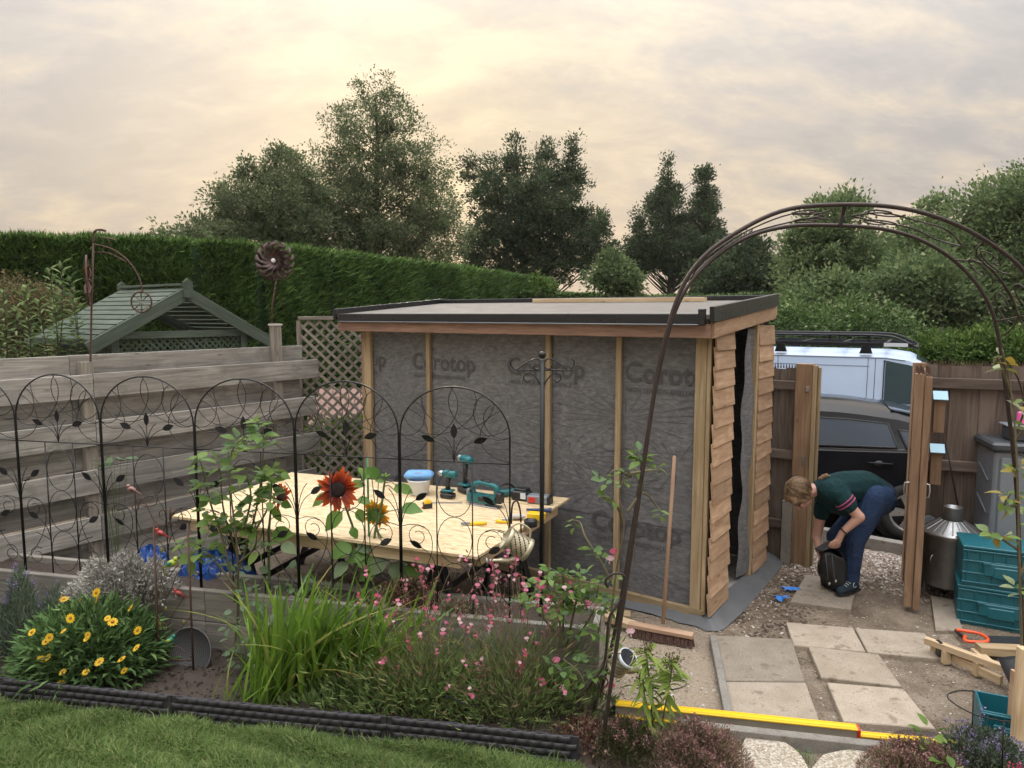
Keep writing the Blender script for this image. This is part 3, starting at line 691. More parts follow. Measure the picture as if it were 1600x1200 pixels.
def shed():
    W, D = 3.77, 1.50
    s = thing('timber_shed', SO, 'half-clad timber shed with charcoal membrane walls and flat black-edged roof', 'shed')
    # floor and its projecting damp-proof sheet
    b = MB(); b.box((0, 0, 0), (1, 1, 1), frame(sh(W / 2, D / 2, .03), -S1 * (W - .02), S2 * (D - .02), ZU * .06)); b.build('floor_slab', CONC, s)
    def sheet(name, poly, mat, parent, th=.006):
        n = len(poly); mb = MB(); mb.add([tuple(p) for p in poly] + [tuple(p - ZU * th) for p in poly], [tuple(range(n)), tuple(reversed(range(n, 2 * n)))] + [(i, n + i, n + (i + 1) % n, (i + 1) % n) for i in range(n)]); return mb.build(name, mat, parent)
    DPM = plain('grey_damp_proof_sheet', (.10, .105, .112), .38, var=.25, scale=5, bump=.3, bscale=9)
    mb = MB(); K = 26; vs = []; fs = []                 # a wavy skirt round the right side and front corner
    path = [sh(1.1, -.10, 0), sh(.5, -.13, 0), sh(.1, -.15, 0), sh(-.12, -.14, 0), sh(-.17, .1, 0), sh(-.18, .7, 0), sh(-.17, 1.3, 0), sh(-.15, 1.75, 0)]
    path = smooth_path(path, 5); inn = smooth_path([sh(1.1, .02, 0), sh(.5, .02, 0), sh(.1, .02, 0), sh(.02, .03, 0), sh(.02, .2, 0), sh(.02, .7, 0), sh(.02, 1.3, 0), sh(.02, 1.75, 0)], 5)
    for p, q in zip(path, inn):
        j = random.uniform(-.012, .012); vs += [(q.x, q.y, .075), (p.lerp(q, .5).x, p.lerp(q, .5).y, .05 + j), (p.x + j, p.y + j, .012)]
    for i in range(len(path) - 1): fs += [(3 * i, 3 * i + 1, 3 * i + 4, 3 * i + 3), (3 * i + 1, 3 * i + 2, 3 * i + 5, 3 * i + 4)]
    mb.add(vs, fs); mb.build('damp_proof_skirt', DPM, s, True)
    # membrane wall on the long side
    def wallsheet(name, a0, a1, z0, z1, b0, axis='a'):
        mb = MB(); na = int(abs(a1 - a0) / .08) + 1; nz = int((z1 - z0) / .1) + 1
        vs = []; fs = []
        for i in range(na + 1):
            for j in range(nz + 1):
                a = a0 + (a1 - a0) * i / na; z = z0 + (z1 - z0) * j / nz
                w = .0022 * math.sin(a * 9 + z * 2.3) + .0022 * math.sin(z * 7 + a * 4)
                vs.append(tuple(sh(a, b0 + w, z) if axis == 'a' else sh(b0 - w, a, z)))
        for i in range(na):
            for j in range(nz): fs.append((i * (nz + 1) + j, i * (nz + 1) + j + 1, (i + 1) * (nz + 1) + j + 1, (i + 1) * (nz + 1) + j))
        mb.add(vs, fs); return mb.build(name, MEMB, s, True)
    m1 = wallsheet('membrane', .02, W - .02, .70, 2.25, 0.0); wallsheet('membrane', .02, W - .02, .06, .79, .006)
    wallsheet('membrane', .02, D, .06, 2.4, W, 'b'); wallsheet('membrane', .02, W - .02, .06, 2.4, D)
    # printed name, small line, and ray bursts
    big = text_mesh('Corotop', .225, .004); small = text_mesh('HIGH TENSION RESISTANCE', .052, .0005)
    burst = MB()
    for i in range(24):
        an = 2 * math.pi * i / 24; r0, r1 = .07 + .05 * (i % 2), .22 + .13 * abs(math.cos(an)) + .05 * (i % 3)
        for sg in (1,):
            p, q = V((r0 * math.cos(an) * 1.35, r0 * math.sin(an) * .6, 0)), V((r1 * math.cos(an) * 1.5, r1 * math.sin(an) * .62, 0)); d = (q - p).normalized(); n = V((-d.y, d.x, 0)) * .0016
            burst.add([p - n, p + n, q + n * 1.6, q - n * 1.6], [(0, 1, 2, 3)])
    for me in (big, small): me.materials.clear(); me.materials.append(PRINT)
    for z, a_list, zb in ((1.855, (4.25, 3.08, 1.91, .735), 0), (.585, (3.37, 2.2, 1.03), 1)):
        for k, a in enumerate(a_list):
            off = .008
            def fit(me, a_, z_, nm):
                # keep the print on the wall: cut what would run past the corner posts
                vs = [tuple(v.co) for v in me.vertices]; fs = [tuple(p.vertices) for p in me.polygons]
                keep = [f for f in fs if all(.1 < a_ - vs[i][0] < 3.64 for i in f)]
                if not keep: return
                mbx = MB(); mbx.add([tuple(sh(a_ - x, -off, z_ + y)) for x, y, _ in vs], keep)
                used = sorted({i for f in keep for i in f}); mp = {u: i for i, u in enumerate(used)}
                mbx.v = [mbx.v[u] for u in used]; mbx.f = [tuple(mp[i] for i in f) for f in keep]
                mbx.build(nm, PRINT, m1)
            fit(big, a, z, 'printed_name'); fit(small, a - .02, z - .085 + (.0 if zb else .0), 'printed_line')
    for a, z in ((3.16, 1.47), (1.9, 1.5), (.72, 1.55), (2.45, 1.1), (1.25, 1.17), (.28, 1.2), (3.3, .95), (1.75, .42), (.62, .33), (.95, .95), (2.9, .4)):
        keep = [f for f in burst.f if all(.11 < a - burst.v[i][0] < 3.62 and .1 < z + burst.v[i][1] < 2.2 for i in f)]
        mbx = MB()
        for f in keep: mbx.add([tuple(sh(a - burst.v[i][0], -.007, z + burst.v[i][1])) for i in f], [(0, 1, 2, 3)])
        mbx.build('printed_burst', PRINT, m1, kind='stuff')
    # studs, plates, corner posts on the face of the membrane
    for a in (.773, 1.449, 2.833): board('stud', sh(a, -.028, .10), sh(a, -.028, 2.23), S1, .048, .038, W_NEW, s)
    board('sole_plate', sh(0.02, -.030, .062), sh(W, -.030, .062), ZU, .085, .045, W_NEW, s)
    for a in (.082, ): board('corner_post', sh(a, -.030, .105), sh(a, -.030, 2.23), S1, .085, .042, W_NEW, s)
    board('corner_post', sh(.022, -.018, .07), sh(.022, -.018, 2.23), S1, .032, .05, W_NEW, s)
    board('corner_post', sh(3.67, -.030, .105), sh(3.67, -.030, 2.24), S1, .095, .042, W_NEW, s)
    board('corner_post', sh(3.74, -.012, .07), sh(3.74, -.012, 2.24), S1, .05, .06, W_LARCH, s)
    # roof: deck rising to the back, black trims, fascia
    zf, zb_ = 2.392, 2.525; bf, bb = -.20, D - .03; al, ar = W + .19, -.045
    rz = lambda b_: zf + (zb_ - zf) * (b_ - bf) / (bb - bf)
    sheet('roof_deck', [sh(ar, bf, zf), sh(ar, bb, zb_), sh(al, bb, zb_), sh(al, bf, zf)], ROOF, s, .03)
    board('fascia', sh(ar + .01, bf + .02, 2.272), sh(al - .02, bf + .02, 2.272), ZU, .105, .03, W_FASCIA, s)
    board('gutter_trim', sh(ar + .085, bf - .012, 2.362), sh(al - .05, bf - .012, 2.362), ZU, .075, .022, TRIM, s)
    board('drip_edge', sh(ar + .085, bf - .018, 2.318), sh(al - .05, bf - .018, 2.318), ZU, .012, .03, plain('grey_drip_edge', (.16, .165, .175), .4, .5), s)
    board('kerb_trim', sh(ar - .012, bf - .03, zf + .0), sh(ar - .012, bb, zb_ + .0), ZU, .115, .035, TRIM, s)
    board('kerb_trim', sh(al + .0, bf - .03, zf + .0), sh(al + .0, bb, zb_ + .0), ZU, .11, .035, TRIM, s)
    board('kerb_trim', sh(ar, bb, zb_ + .01), sh(al, bb, zb_ + .01), ZU, .07, .03, TRIM, s)
    board('corner_trim', sh(ar + .04, bf - .02, 2.374), sh(ar + .09, bf - .02, 2.374), ZU, .12, .03, TRIM, s)
    board('rake_board', sh(ar + .0, bf + .03, zf - .115), sh(ar + .0, bb - .02, zb_ - .115), ZU, .115, .028, W_LARCH, s)
    board('roof_batten', sh(.55, 1.30, rz(1.30) + .02), sh(2.55, 1.42, rz(1.42) + .02), ZU, .045, .07, W_PALE, label='loose pale timber lying along the back of the shed roof', category='timber')
    # right end: lapped boards either side of the doorway
    rows = 15; z0 = .07; step = (2.27 - z0) / rows
    for i in range(rows):
        z = z0 + i * step
        for b0, b1, top in ((-.045, .385, 2.29), (1.06, D + .02, 2.42)):
            h = step * 1.2
            if z + h > top: h = top - z
            tilt = .011; L = b1 - b0 + random.uniform(-.02, .02)
            lo = sh(-.028 - tilt, 0, z); jb = random.uniform(-.012, .012)
            p0, p1 = sh(-.022 - tilt * .5, b0 + jb, z + h / 2), sh(-.022 - tilt * .5, b1 + random.uniform(-.012, .02), z + h / 2 + random.uniform(-.008, .008))
            side = (ZU * h + S1 * (tilt + .006)).normalized()
            board('cladding_board', p0, p1, side, h, .016, W_LARCH, s, .002)
    board('cladding_board', sh(-.03, .36, 2.315), sh(-.03, 1.13, 2.37), ZU, .11, .018, W_LARCH, s)
    board('cladding_board', sh(-.035, 1.06, 2.395), sh(-.035, D + .03, 2.43), ZU, .10, .018, W_LARCH, s)
    board('door_jamb', sh(.03, .40, .07), sh(.03, .40, 2.3), S1, .09, .045, W_NEW, s)
    board('door_jamb', sh(.0, 1.03, .07), sh(.0, 1.03, 2.32), S1, .06, .05, W_NEW, s)
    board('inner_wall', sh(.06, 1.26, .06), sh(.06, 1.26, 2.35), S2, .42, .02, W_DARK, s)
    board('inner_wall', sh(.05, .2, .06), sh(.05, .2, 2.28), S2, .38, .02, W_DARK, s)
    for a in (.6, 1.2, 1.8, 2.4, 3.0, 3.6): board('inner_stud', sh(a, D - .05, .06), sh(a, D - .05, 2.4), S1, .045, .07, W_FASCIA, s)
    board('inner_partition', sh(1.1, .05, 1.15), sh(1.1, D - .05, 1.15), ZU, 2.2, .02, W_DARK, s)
    # a strip of membrane hanging loose inside the far jamb
    mb = MB(); vs = []; fs = []
    for j in range(25):
        z = .1 + 2.17 * j / 24
        for i in range(5):
            w = .012 * math.sin(z * 5 + i) + .01 * math.sin(z * 13 + i * 2); edge = (.03 * math.sin(z * 4.1) + .015 * math.sin(z * 9)) if i == 0 else 0
            vs.append(tuple(sh(-.005 + w + .02 * (4 - i) / 4, .80 + .21 * i / 4 + edge * .4, z)))
    for j in range(24):
        for i in range(4): fs.append((j * 5 + i, j * 5 + i + 1, j * 5 + 6 + i, j * 5 + 5 + i))
    mb.add(vs, fs); mb.build('loose_membrane', MEMB, s, True)
shed()
# offcuts lying in front of the shed
board('timber_offcut', G(880, 940, .05), G(1010, 985, .05), V((.3, .9, 0)), .09, .045, W_PALE, label='pale timber offcut on the ground behind the broom head', category='timber')
board('timber_offcut', G(840, 948, .05), G(985, 960, .04), V((.3, .9, 0)), .1, .02, W_NEW, label='thin board on the ground left of the broom head', category='timber')

# ================================================================ HEDGE AND TREES
def hedge(name, label, pts, h, thick, n, mat, core, sl=(.15, .30), sw=(.022, .045), lean=.55):
    f = thing(name, pts[0], label, 'hedge'); P = smooth_path(pts, 5); b = MB(); vs = []; fs = []
    hs = h if isinstance(h, (list, tuple)) else [h] * len(pts)
    def hz(k): q = k / (len(P) - 1) * (len(hs) - 1); i = min(int(q), len(hs) - 2); return hs[i] + (hs[i + 1] - hs[i]) * (q - i)
    prof = lambda H_: [(-thick / 2, -.1), (-thick / 2 * 1.02, H_ * .5), (-thick / 2 * .92, H_ * .9), (-thick * .36, H_ * .985), (thick * .36, H_ * .985), (thick / 2, H_ * .88), (thick / 2, -.1)]
    nor = []
    for i, p in enumerate(P):
        t = (P[min(i + 1, len(P) - 1)] - P[max(i - 1, 0)]).normalized(); nn = V((-t.y, t.x, 0)); nor.append(nn)
        for a, z in prof(hz(i) - .08):
            q = p + nn * -a; vs.append((q.x + random.uniform(-.05, .05), q.y + random.uniform(-.05, .05), z + random.uniform(-.04, .04)))
    m = 7
    for i in range(len(P) - 1):
        for j in range(m - 1): fs.append((i * m + j, i * m + j + 1, (i + 1) * m + j + 1, (i + 1) * m + j))
    fs += [tuple(range(m)), tuple(range((len(P) - 1) * m, len(P) * m))]
    b.add(vs, fs); b.build('inner_mass', core, f, True)
    # sprays over the faces that can be seen (both sides and the top)
    k = rng.random(n) * (len(P) - 1); i0 = np.minimum(k.astype(int), len(P) - 2); fr = (k - i0)[:, None]
    A = np.array(P); c = A[i0] * (1 - fr) + A[i0 + 1] * fr; NN = np.array(nor)[i0]; T = unit(A[i0 + 1] - A[i0])
    HH = np.array([hz(q) for q in range(len(P))]); Hk = (HH[i0] * (1 - fr[:, 0]) + HH[i0 + 1] * fr[:, 0])
    face = rng.random(n); top = face < .26; back = (face > .92)
    z = np.where(top, Hk * .985 - .03, rng.random(n) ** .8 * Hk * .985)
    side = np.where(top, rng.uniform(-.5, .5, n) * thick, np.where(back, .5 * thick, -.5 * thick * (1.0 - .08 * (z / Hk) ** 6)))
    lump = -.05 + .035 * np.sin(k * 7.3 + z * 1.9) + .03 * np.sin(k * 2.1 - z * 3.3)
    NN = -NN; pos = c - NN * (side + np.where(top, 0, lump))[:, None]
    pos[:, 2] = z + np.where(top, lump * .6, 0)
    outw = NN * np.where(top, rng.uniform(-.4, .4, n), np.where(back, -1, 1))[:, None]
    d = outw * .8 + np.array([0, 0, 1.0]) * np.where(top, 1.2, lean)[:, None] + T * rng.normal(.25, .5, n)[:, None] + rng.normal(size=(n, 3)) * .25
    pos = pos - unit(d) * .08
    leaves('foliage', pos, d, rng.uniform(*sl, n), rng.uniform(*sw, n), mat, f, kind='stuff')
    return f
HEDGE_L = foliage('conifer_hedge_sprays', [(0, (.045, .085, .03)), (.5, (.09, .16, .045)), (.85, (.145, .24, .065)), (1, (.22, .32, .085))], .3, .6)
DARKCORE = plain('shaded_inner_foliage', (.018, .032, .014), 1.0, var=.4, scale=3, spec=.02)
hp = [V((-17, 9.5, 0)), V((-8.6, 12.4, 0)), V((-4.4, 15.2, 0)), V((.9, 27.5, 0))]
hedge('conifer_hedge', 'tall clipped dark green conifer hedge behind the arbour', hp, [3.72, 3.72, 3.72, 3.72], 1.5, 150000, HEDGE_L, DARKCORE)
BR_L = foliage('bramble_leaves', [(0, (.05, .09, .03)), (.5, (.085, .145, .045)), (.85, (.13, .2, .07)), (1, (.33, .35, .2))], .3)
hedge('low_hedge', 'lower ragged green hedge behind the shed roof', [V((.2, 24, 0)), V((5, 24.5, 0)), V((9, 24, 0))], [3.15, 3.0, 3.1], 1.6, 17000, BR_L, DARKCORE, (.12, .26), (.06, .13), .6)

BARK = plain('tree_bark', (.055, .045, .036), .9, var=.3, scale=9, bump=.6, bscale=25)
def tree(name, label, base, lobes, nleaf, mat, ls=(.10, .2), nclump=150, cr=(.25, .6), trunk=.2, cat='tree', limbs=60, group=None, up=.2, lw=.55, hollow=.35, trunk_to=None):
    """lobes: (x, y, z, rx, ry, rz, weight), positions relative to base"""
    base = V(base); t = thing(name, base, label, cat, group)
    L = np.array(lobes, float); w = L[:, 3] * L[:, 4] * L[:, 5] * L[:, 6]; w = w / w.sum()
    li = rng.choice(len(L), nclump, p=w); d = unit(rng.normal(size=(nclump, 3))); rad = (hollow + (1 - hollow) * rng.random(nclump) ** .6)[:, None]
    cen = L[li, :3] + d * L[li, 3:6] * rad
    cen[:, 2] = np.maximum(cen[:, 2], .3)
    crr = rng.uniform(*cr, nclump)
    ci = rng.integers(0, nclump, nleaf); off = rng.normal(size=(nleaf, 3)) * crr[ci][:, None] * np.array([.62, .62, .5])
    pos = cen[ci] + off
    pos[:, 2] = np.maximum(pos[:, 2], .05)
    mid = L[:, :3].mean(0); dirs = unit(off) + unit(pos - mid) * .4 + rng.normal(size=(nleaf, 3)) * .5 + np.array([0, 0, up])
    ll = rng.uniform(*ls, nleaf)
    leaves('crown', pos + np.array(base), dirs, ll, ll * rng.uniform(lw * .7, lw * 1.25, nleaf), mat, t, kind='stuff')
    b = MB(); top = L[:, 2].max() if trunk_to is None else trunk_to; tp = []
    ax = L[np.argmax(L[:, 2])]
    for i in range(8):
        k = i / 7; tp.append(base + V((ax[0] * k + random.uniform(-.1, .1) * k, ax[1] * k, top * k)))
    if trunk: b.tube(tp, [trunk * (1 - .85 * i / 7) for i in range(8)], 8)
    for q in cen[rng.permutation(nclump)[:limbs]]:
        e = base + V(q.tolist()); k = min(max((q[2] - .85 * np.hypot(*(q[:2]))) / top, .08), .9); i = k * 7; a = tp[int(i)].lerp(tp[min(int(i) + 1, 7)], i - int(i))
        ml = a.lerp(e, .5) + V((random.uniform(-.2, .2), random.uniform(-.2, .2), -.05 * (e - a).length))
        r0 = trunk * .24 * (1 - .7 * k) if trunk else .015
        b.tube(bez([a, ml, e], 5), [r0, r0 * .8, r0 * .65, r0 * .5, r0 * .35, r0 * .15], 5)
    if b.v: b.build('trunk', BARK, t, True)
    return t
TA = foliage('broadleaf_tree_leaves', [(0, (.075, .10, .05)), (.5, (.12, .15, .075)), (.85, (.16, .195, .095)), (1, (.24, .26, .14))], .5)
TB = foliage('dark_tree_leaves', [(0, (.036, .055, .032)), (.5, (.058, .084, .044)), (.85, (.085, .115, .055)), (1, (.13, .16, .075))], .42)
TC = foliage('willow_tree_leaves', [(0, (.075, .115, .05)), (.5, (.12, .17, .075)), (.85, (.165, .22, .095)), (1, (.26, .3, .15))], .5)
def px_lobes(Y, base, spec):
    """spec: (px_x, px_y, px_halfwidth, px_halfheight, depth, weight) -> lobes relative to base"""
    out = []
    for x, y, w, h, dy, wt in spec:
        p = at(x, y, Y); k = Y / 1115; out.append((p.x - base.x, 0 + dy * .0, p.z, w * k, dy, h * k, wt))
    return out
def make_trees():
    Y = 31; b = at(592, 490, Y); b.z = 0
    tree('broad_tree', 'tallest airy broadleaf tree rising behind the hedge', b, px_lobes(Y, b, [(587, 148, 40, 34, 1.2, 1.5), (556, 192, 50, 42, 1.6, 1.2), (618, 190, 50, 42, 1.6, 1.2), (542, 242, 56, 48, 1.8, 1.1), (645, 246, 58, 52, 1.8, 1.1), (592, 262, 84, 56, 2.2, .8), (672, 300, 42, 55, 1.8, 1.1), (525, 312, 78, 56, 2.4, 1.1), (600, 340, 125, 58, 2.8, .9), (655, 375, 88, 50, 2.8, 1.2), (535, 388, 115, 42, 2.8, 1.2)]), 76000, TA, (.075, .14), 900, (.18, .38), .22, limbs=220, hollow=.2)
    Y = 29; b = at(430, 490, Y); b.z = 0
    tree('round_tree', 'grey-green rounded tree left of the tallest tree', b, px_lobes(Y, b, [(430, 248, 14, 26, .8, 2), (445, 270, 40, 40, 1.6, 1.3), (400, 275, 20, 30, 1, 1.6), (390, 320, 55, 45, 2.2, 1.2), (345, 315, 12, 24, .7, 1.8), (460, 340, 75, 60, 2.5, 1.3), (350, 345, 30, 48, 1.4, 1.2), (400, 380, 80, 40, 2, 1.4)]), 52000, TA, (.08, .15), 480, (.17, .38), .2, limbs=60)
    Y = 26; b = at(300, 490, Y); b.z = 0
    tree('sparse_shrub_tree', 'sparse twiggy shrub above the hedge left of the trees', b, px_lobes(Y, b, [(318, 362, 30, 25, 1, 1), (285, 372, 34, 16, 1, .8), (255, 365, 16, 22, .6, .5)]), 2600, TA, (.1, .18), 60, (.15, .3), .08, limbs=55)
    Y = 36; b = at(830, 490, Y); b.z = 0
    tree('dark_tree', 'dark multi-topped tree right of the tallest tree', b, px_lobes(Y, b, [(803, 228, 9, 24, .5, 4), (806, 258, 22, 30, 1.1, 1.8), (851, 242, 9, 22, .5, 4), (850, 272, 24, 32, 1.2, 1.7), (893, 236, 7, 26, .4, 5), (892, 265, 16, 24, .8, 2), (780, 262, 12, 22, .6, 2.5), (735, 270, 14, 24, .7, 2.2), (890, 290, 30, 26, 1.4, 1.4), (760, 285, 34, 36, 1.6, 1.5), (825, 330, 95, 62, 3, 1.3), (900, 372, 62, 46, 2.4, 1.3), (770, 390, 60, 50, 2.5, 1.2), (850, 410, 80, 40, 2.5, 1.2), (935, 380, 30, 45, 1.4, 1.2)]), 76000, TB, (.09, .17), 760, (.17, .38), .26, limbs=120, up=.6, hollow=.2)
    Y = 39; b = at(1050, 490, Y); b.z = 0
    tree('twin_topped_tree', 'dark tree with two pointed tops between shed and arch', b, px_lobes(Y, b, [(1044, 270, 7, 24, .4, 5), (1043, 305, 17, 34, .9, 2), (1099, 278, 7, 24, .4, 5), (1097, 310, 15, 32, .8, 2), (1030, 318, 8, 18, .4, 3), (1115, 320, 8, 18, .4, 3), (1000, 350, 9, 24, .5, 2.5), (1040, 335, 36, 36, 1.6, 1.4), (1096, 345, 28, 36, 1.4, 1.4), (1065, 395, 80, 42, 2.6, 1.2), (1010, 385, 34, 40, 1.6, 1.2), (1115, 385, 22, 40, 1.2, .9), (985, 420, 26, 36, 1.4, 1.2)]), 56000, TB, (.10, .18), 560, (.17, .38), .26, limbs=90, up=.6, hollow=.2)
    Y = 30; b = at(1165, 490, Y); b.z = 0
    tree('conical_conifer', 'dense dark conical conifer under the arch', b, px_lobes(Y, b, [(1172, 400, 20, 25, .9, 1.5), (1168, 425, 36, 28, 1.3, 1.4), (1150, 440, 52, 34, 1.6, 1.3), (1110, 445, 30, 30, 1.3, 1.2), (1195, 445, 18, 25, 1, 1.2)]), 22000, TB, (.12, .22), 140, (.3, .5), .2, limbs=20, up=.4)
    Y = 22; b = at(1300, 490, Y); b.z = 0
    tree('pale_willow', 'loose pale green tree framed by the top of the arch', b, px_lobes(Y, b, [(1303, 345, 48, 40, 1.2, 1.2), (1290, 400, 66, 50, 1.8, 1.3), (1330, 430, 60, 50, 1.8, 1.3), (1262, 425, 34, 40, 1.2, 1.2)]), 26000, TC, (.09, .17), 200, (.2, .42), .14, limbs=60)
    Y = 24; b = at(1440, 490, Y); b.z = 0
    tree('leafy_tree', 'leafy green tree behind the right shoulder of the arch', b, px_lobes(Y, b, [(1462, 350, 40, 36, 1.4, 1.2), (1420, 400, 60, 44, 1.8, 1.2), (1480, 420, 60, 60, 2, 1.3), (1400, 450, 50, 40, 1.6, 1.3)]), 28000, TC, (.1, .18), 200, (.22, .42), .16, limbs=40)
    Y = 20; b = at(1575, 490, Y); b.z = 0
    tree('willow_tree', 'tall pale leafy tree at the right edge of the picture', b, px_lobes(Y, b, [(1560, 330, 52, 46, 1.5, 1.2), (1610, 350, 70, 80, 2, 1.2), (1540, 400, 60, 60, 1.8, 1.3), (1600, 450, 80, 60, 2, 1.3), (1680, 380, 80, 110, 2, 1.1)]), 40000, TC, (.09, .17), 260, (.22, .42), .2, limbs=50)
    Y = 19; b = at(1430, 490, Y); b.z = 0
    tree('dark_thicket', 'deep green thicket behind the brambles', b, px_lobes(Y, b, [(1380, 460, 70, 45, 1.2, 1), (1450, 455, 60, 50, 1.2, 1), (1520, 470, 70, 50, 1.2, 1), (1290, 470, 60, 35, 1, 1), (1600, 480, 60, 45, 1.2, 1)]), 30000, TC, (.1, .18), 200, (.25, .45), 0, 'thicket', 0)
    Y = 15; b = at(1330, 560, Y); b.z = 0
    tree('bramble_mound', 'mound of brambles with pale blossom above the van roof', b, px_lobes(Y, b, [(1290, 500, 75, 24, .9, 1.1), (1345, 498, 55, 26, .8, 1.1), (1240, 500, 50, 22, .8, 1.1), (1410, 520, 60, 26, .9, 1.1), (1330, 555, 150, 40, .9, .9), (1300, 610, 200, 60, .7, .5)]), 30000, BR_L, (.05, .11), 240, (.14, .3), 0, 'brambles', 0)
    Y = 12.2; b = at(1520, 570, Y); b.z = 0
    IV = foliage('ivy_leaves', [(0, (.035, .07, .016)), (.5, (.075, .13, .028)), (.85, (.12, .19, .045)), (1, (.2, .26, .09))], .35)
    tree('ivy_bank', 'bright yellow-green ivy bank behind the right fence', b, px_lobes(Y, b, [(1490, 545, 60, 24, .6, 1.1), (1550, 540, 60, 26, .6, 1.1), (1620, 545, 60, 28, .6, 1.1), (1540, 580, 120, 40, .6, .9), (1440, 560, 40, 22, .5, 1)]), 20000, IV, (.05, .10), 200, (.12, .24), 0, 'ivy', 0)
    Y = 21.5; b = at(955, 490, Y); b.z = 0
    tree('young_tree', 'small pale young tree poking up behind the shed roof', b, px_lobes(Y, b, [(945, 412, 14, 22, .5, 1.2), (958, 430, 26, 24, .7, 1.2), (975, 445, 26, 18, .6, 1), (930, 440, 14, 18, .5, 1)]), 5200, TC, (.09, .15), 70, (.14, .26), .06, limbs=30)
    Y = 20.5; b = at(850, 490, Y); b.z = 0
    tree('sucker_shrub', 'sprig of yellow-green leaves above the hedge end', b, px_lobes(Y, b, [(843, 442, 10, 12, .3, 1), (860, 448, 12, 8, .3, 1)]), 420, IV, (.08, .15), 20, (.08, .15), .03, 'shrub', 16)
    Y = 60
    b = V((0, Y, 0)); far = [(x, 0, random.uniform(1.5, 3.4), 6, 3, random.uniform(2.0, 3.4), 1) for x in range(-70, 90, 7)]
    fl = tree('distant_woodland', 'far line of woodland behind the trees', b, far, 30000, TA, (.35, .7), 500, (.6, 1.2), 0, 'woodland', 0)
    Y = 9.2; b = at(525, 690, Y); b.z = 0
    tree('trellis_shrub', 'yellow-green shrub seen through the grey trellis', b, px_lobes(Y, b, [(520, 665, 40, 18, .25, 1), (550, 680, 30, 24, .25, 1), (490, 690, 30, 24, .25, 1), (520, 730, 60, 30, .3, .8)]), 3200, IV, (.04, .09), 60, (.06, .13), .03, 'shrub', 20)
    # pale shrubs at the left behind the fence
    SHL = foliage('pale_shrub_leaves', [(0, (.05, .085, .03)), (.5, (.10, .15, .055)), (.85, (.16, .22, .085)), (1, (.27, .31, .15))], .4)
    SHB = foliage('russet_shrub_leaves', [(0, (.07, .07, .03)), (.5, (.13, .12, .055)), (.85, (.2, .17, .09)), (1, (.3, .2, .13))], .35)
    Y = 9.6; b = at(30, 560, Y); b.z = 0
    tree('russet_shrub', 'fine-leaved russet shrub at the far left below the hedge', b, px_lobes(Y, b, [(10, 455, 48, 26, .4, 1.1), (60, 480, 50, 30, .4, 1.1), (30, 520, 80, 40, .4, 1), (-60, 480, 60, 50, .4, 1), (110, 480, 24, 14, .25, .8)]), 20000, SHB, (.022, .05), 150, (.08, .16), .04, 'shrub', 30)
    Y = 8.3; b = at(60, 560, Y); b.z = 0; k = Y / 1115
    s = thing('leafy_shrub', b, 'pale green shrub with upright leafy shoots left of the arbour', 'shrub'); pos = []; dr = []; stems = MB()
    for x, y in ((97, 412), (78, 422), (110, 432), (40, 448), (5, 455), (60, 470), (25, 480), (118, 470), (-20, 470), (85, 470), (45, 500), (10, 510), (-40, 500)):
        tip = at(x, y, Y + random.uniform(-.3, .3)); foot = tip + V((random.uniform(-.1, .1), random.uniform(-.1, .1), -1.3)); stems.tube([foot, foot.lerp(tip, .5) + V((.03, 0, 0)), tip], [.008, .006, .003], 5)
        for j in range(62):
            q = (j / 62) ** .9; p = tip.lerp(foot, q); an = j * 2.4; pos.append(p); dr.append((math.cos(an), math.sin(an), .75 - q * .9))
    n = len(pos); leaves('foliage', np.array(pos), np.array(dr), rng.uniform(.09, .17, n), rng.uniform(.03, .05, n), SHL, s, nrm=np.tile([0, 0, 1.0], (n, 1)), kind='stuff'); stems.build('stems', BARK, s, kind='stuff')
make_trees()
# ================================================================ THE RAISED BED AND BORDER
BD = V((.974, -.225, 0)); BN = V((.225, .974, 0))       # along the bed (to the right), and away from the camera
BO = V((-2.15, 4.83, 0))                                # a point on its front face
def bp(t, n, z): return BO + BD * t + BN * n + ZU * z
SOIL = plain('dark_bed_soil', (.045, .032, .024), .95, var=.5, scale=14, bump=.9, bscale=30)
def raised_bed():
    b = thing('raised_bed', bp(0, .2, 0), 'narrow raised bed of grey timber sleepers holding the black trellis', 'raised bed')
    t0, t1, w = -2.2, 2.76, .36
    for z in (.115, .345):
        for a, c in ((t0, -.02), (-.015, t1)):
            board('sleeper', bp(a, .025, z), bp(c, .025, z), ZU, .224, .05, W_BED, b)
            board('sleeper', bp(a, w - .025, z), bp(c, w - .025, z), ZU, .224, .05, W_BED, b)
        board('sleeper', bp(t1 - .026, .052, z), bp(t1 - .026, w - .052, z), ZU, .224, .05, W_BED, b)
    for a in (-2.0, -.6, .62, 1.6, 2.66): board('corner_stake', bp(a, .075, .0), bp(a, .075, .44), BD, .05, .05, W_BED, b)
    vs = []; fs = []; m = 70
    for i in range(m + 1):
        for j in range(7): vs.append(tuple(bp(t0 + .02 + (t1 - t0 - .06) * i / m, .052 + (w - .104) * j / 6, .415 + random.uniform(-.012, .02))))
    for i in range(m):
        for j in range(6): fs.append((i * 7 + j, i * 7 + j + 1, i * 7 + 8 + j, i * 7 + 7 + j))
    mb = MB(); mb.add(vs, fs); mb.build('soil', SOIL, b, True)
raised_bed()
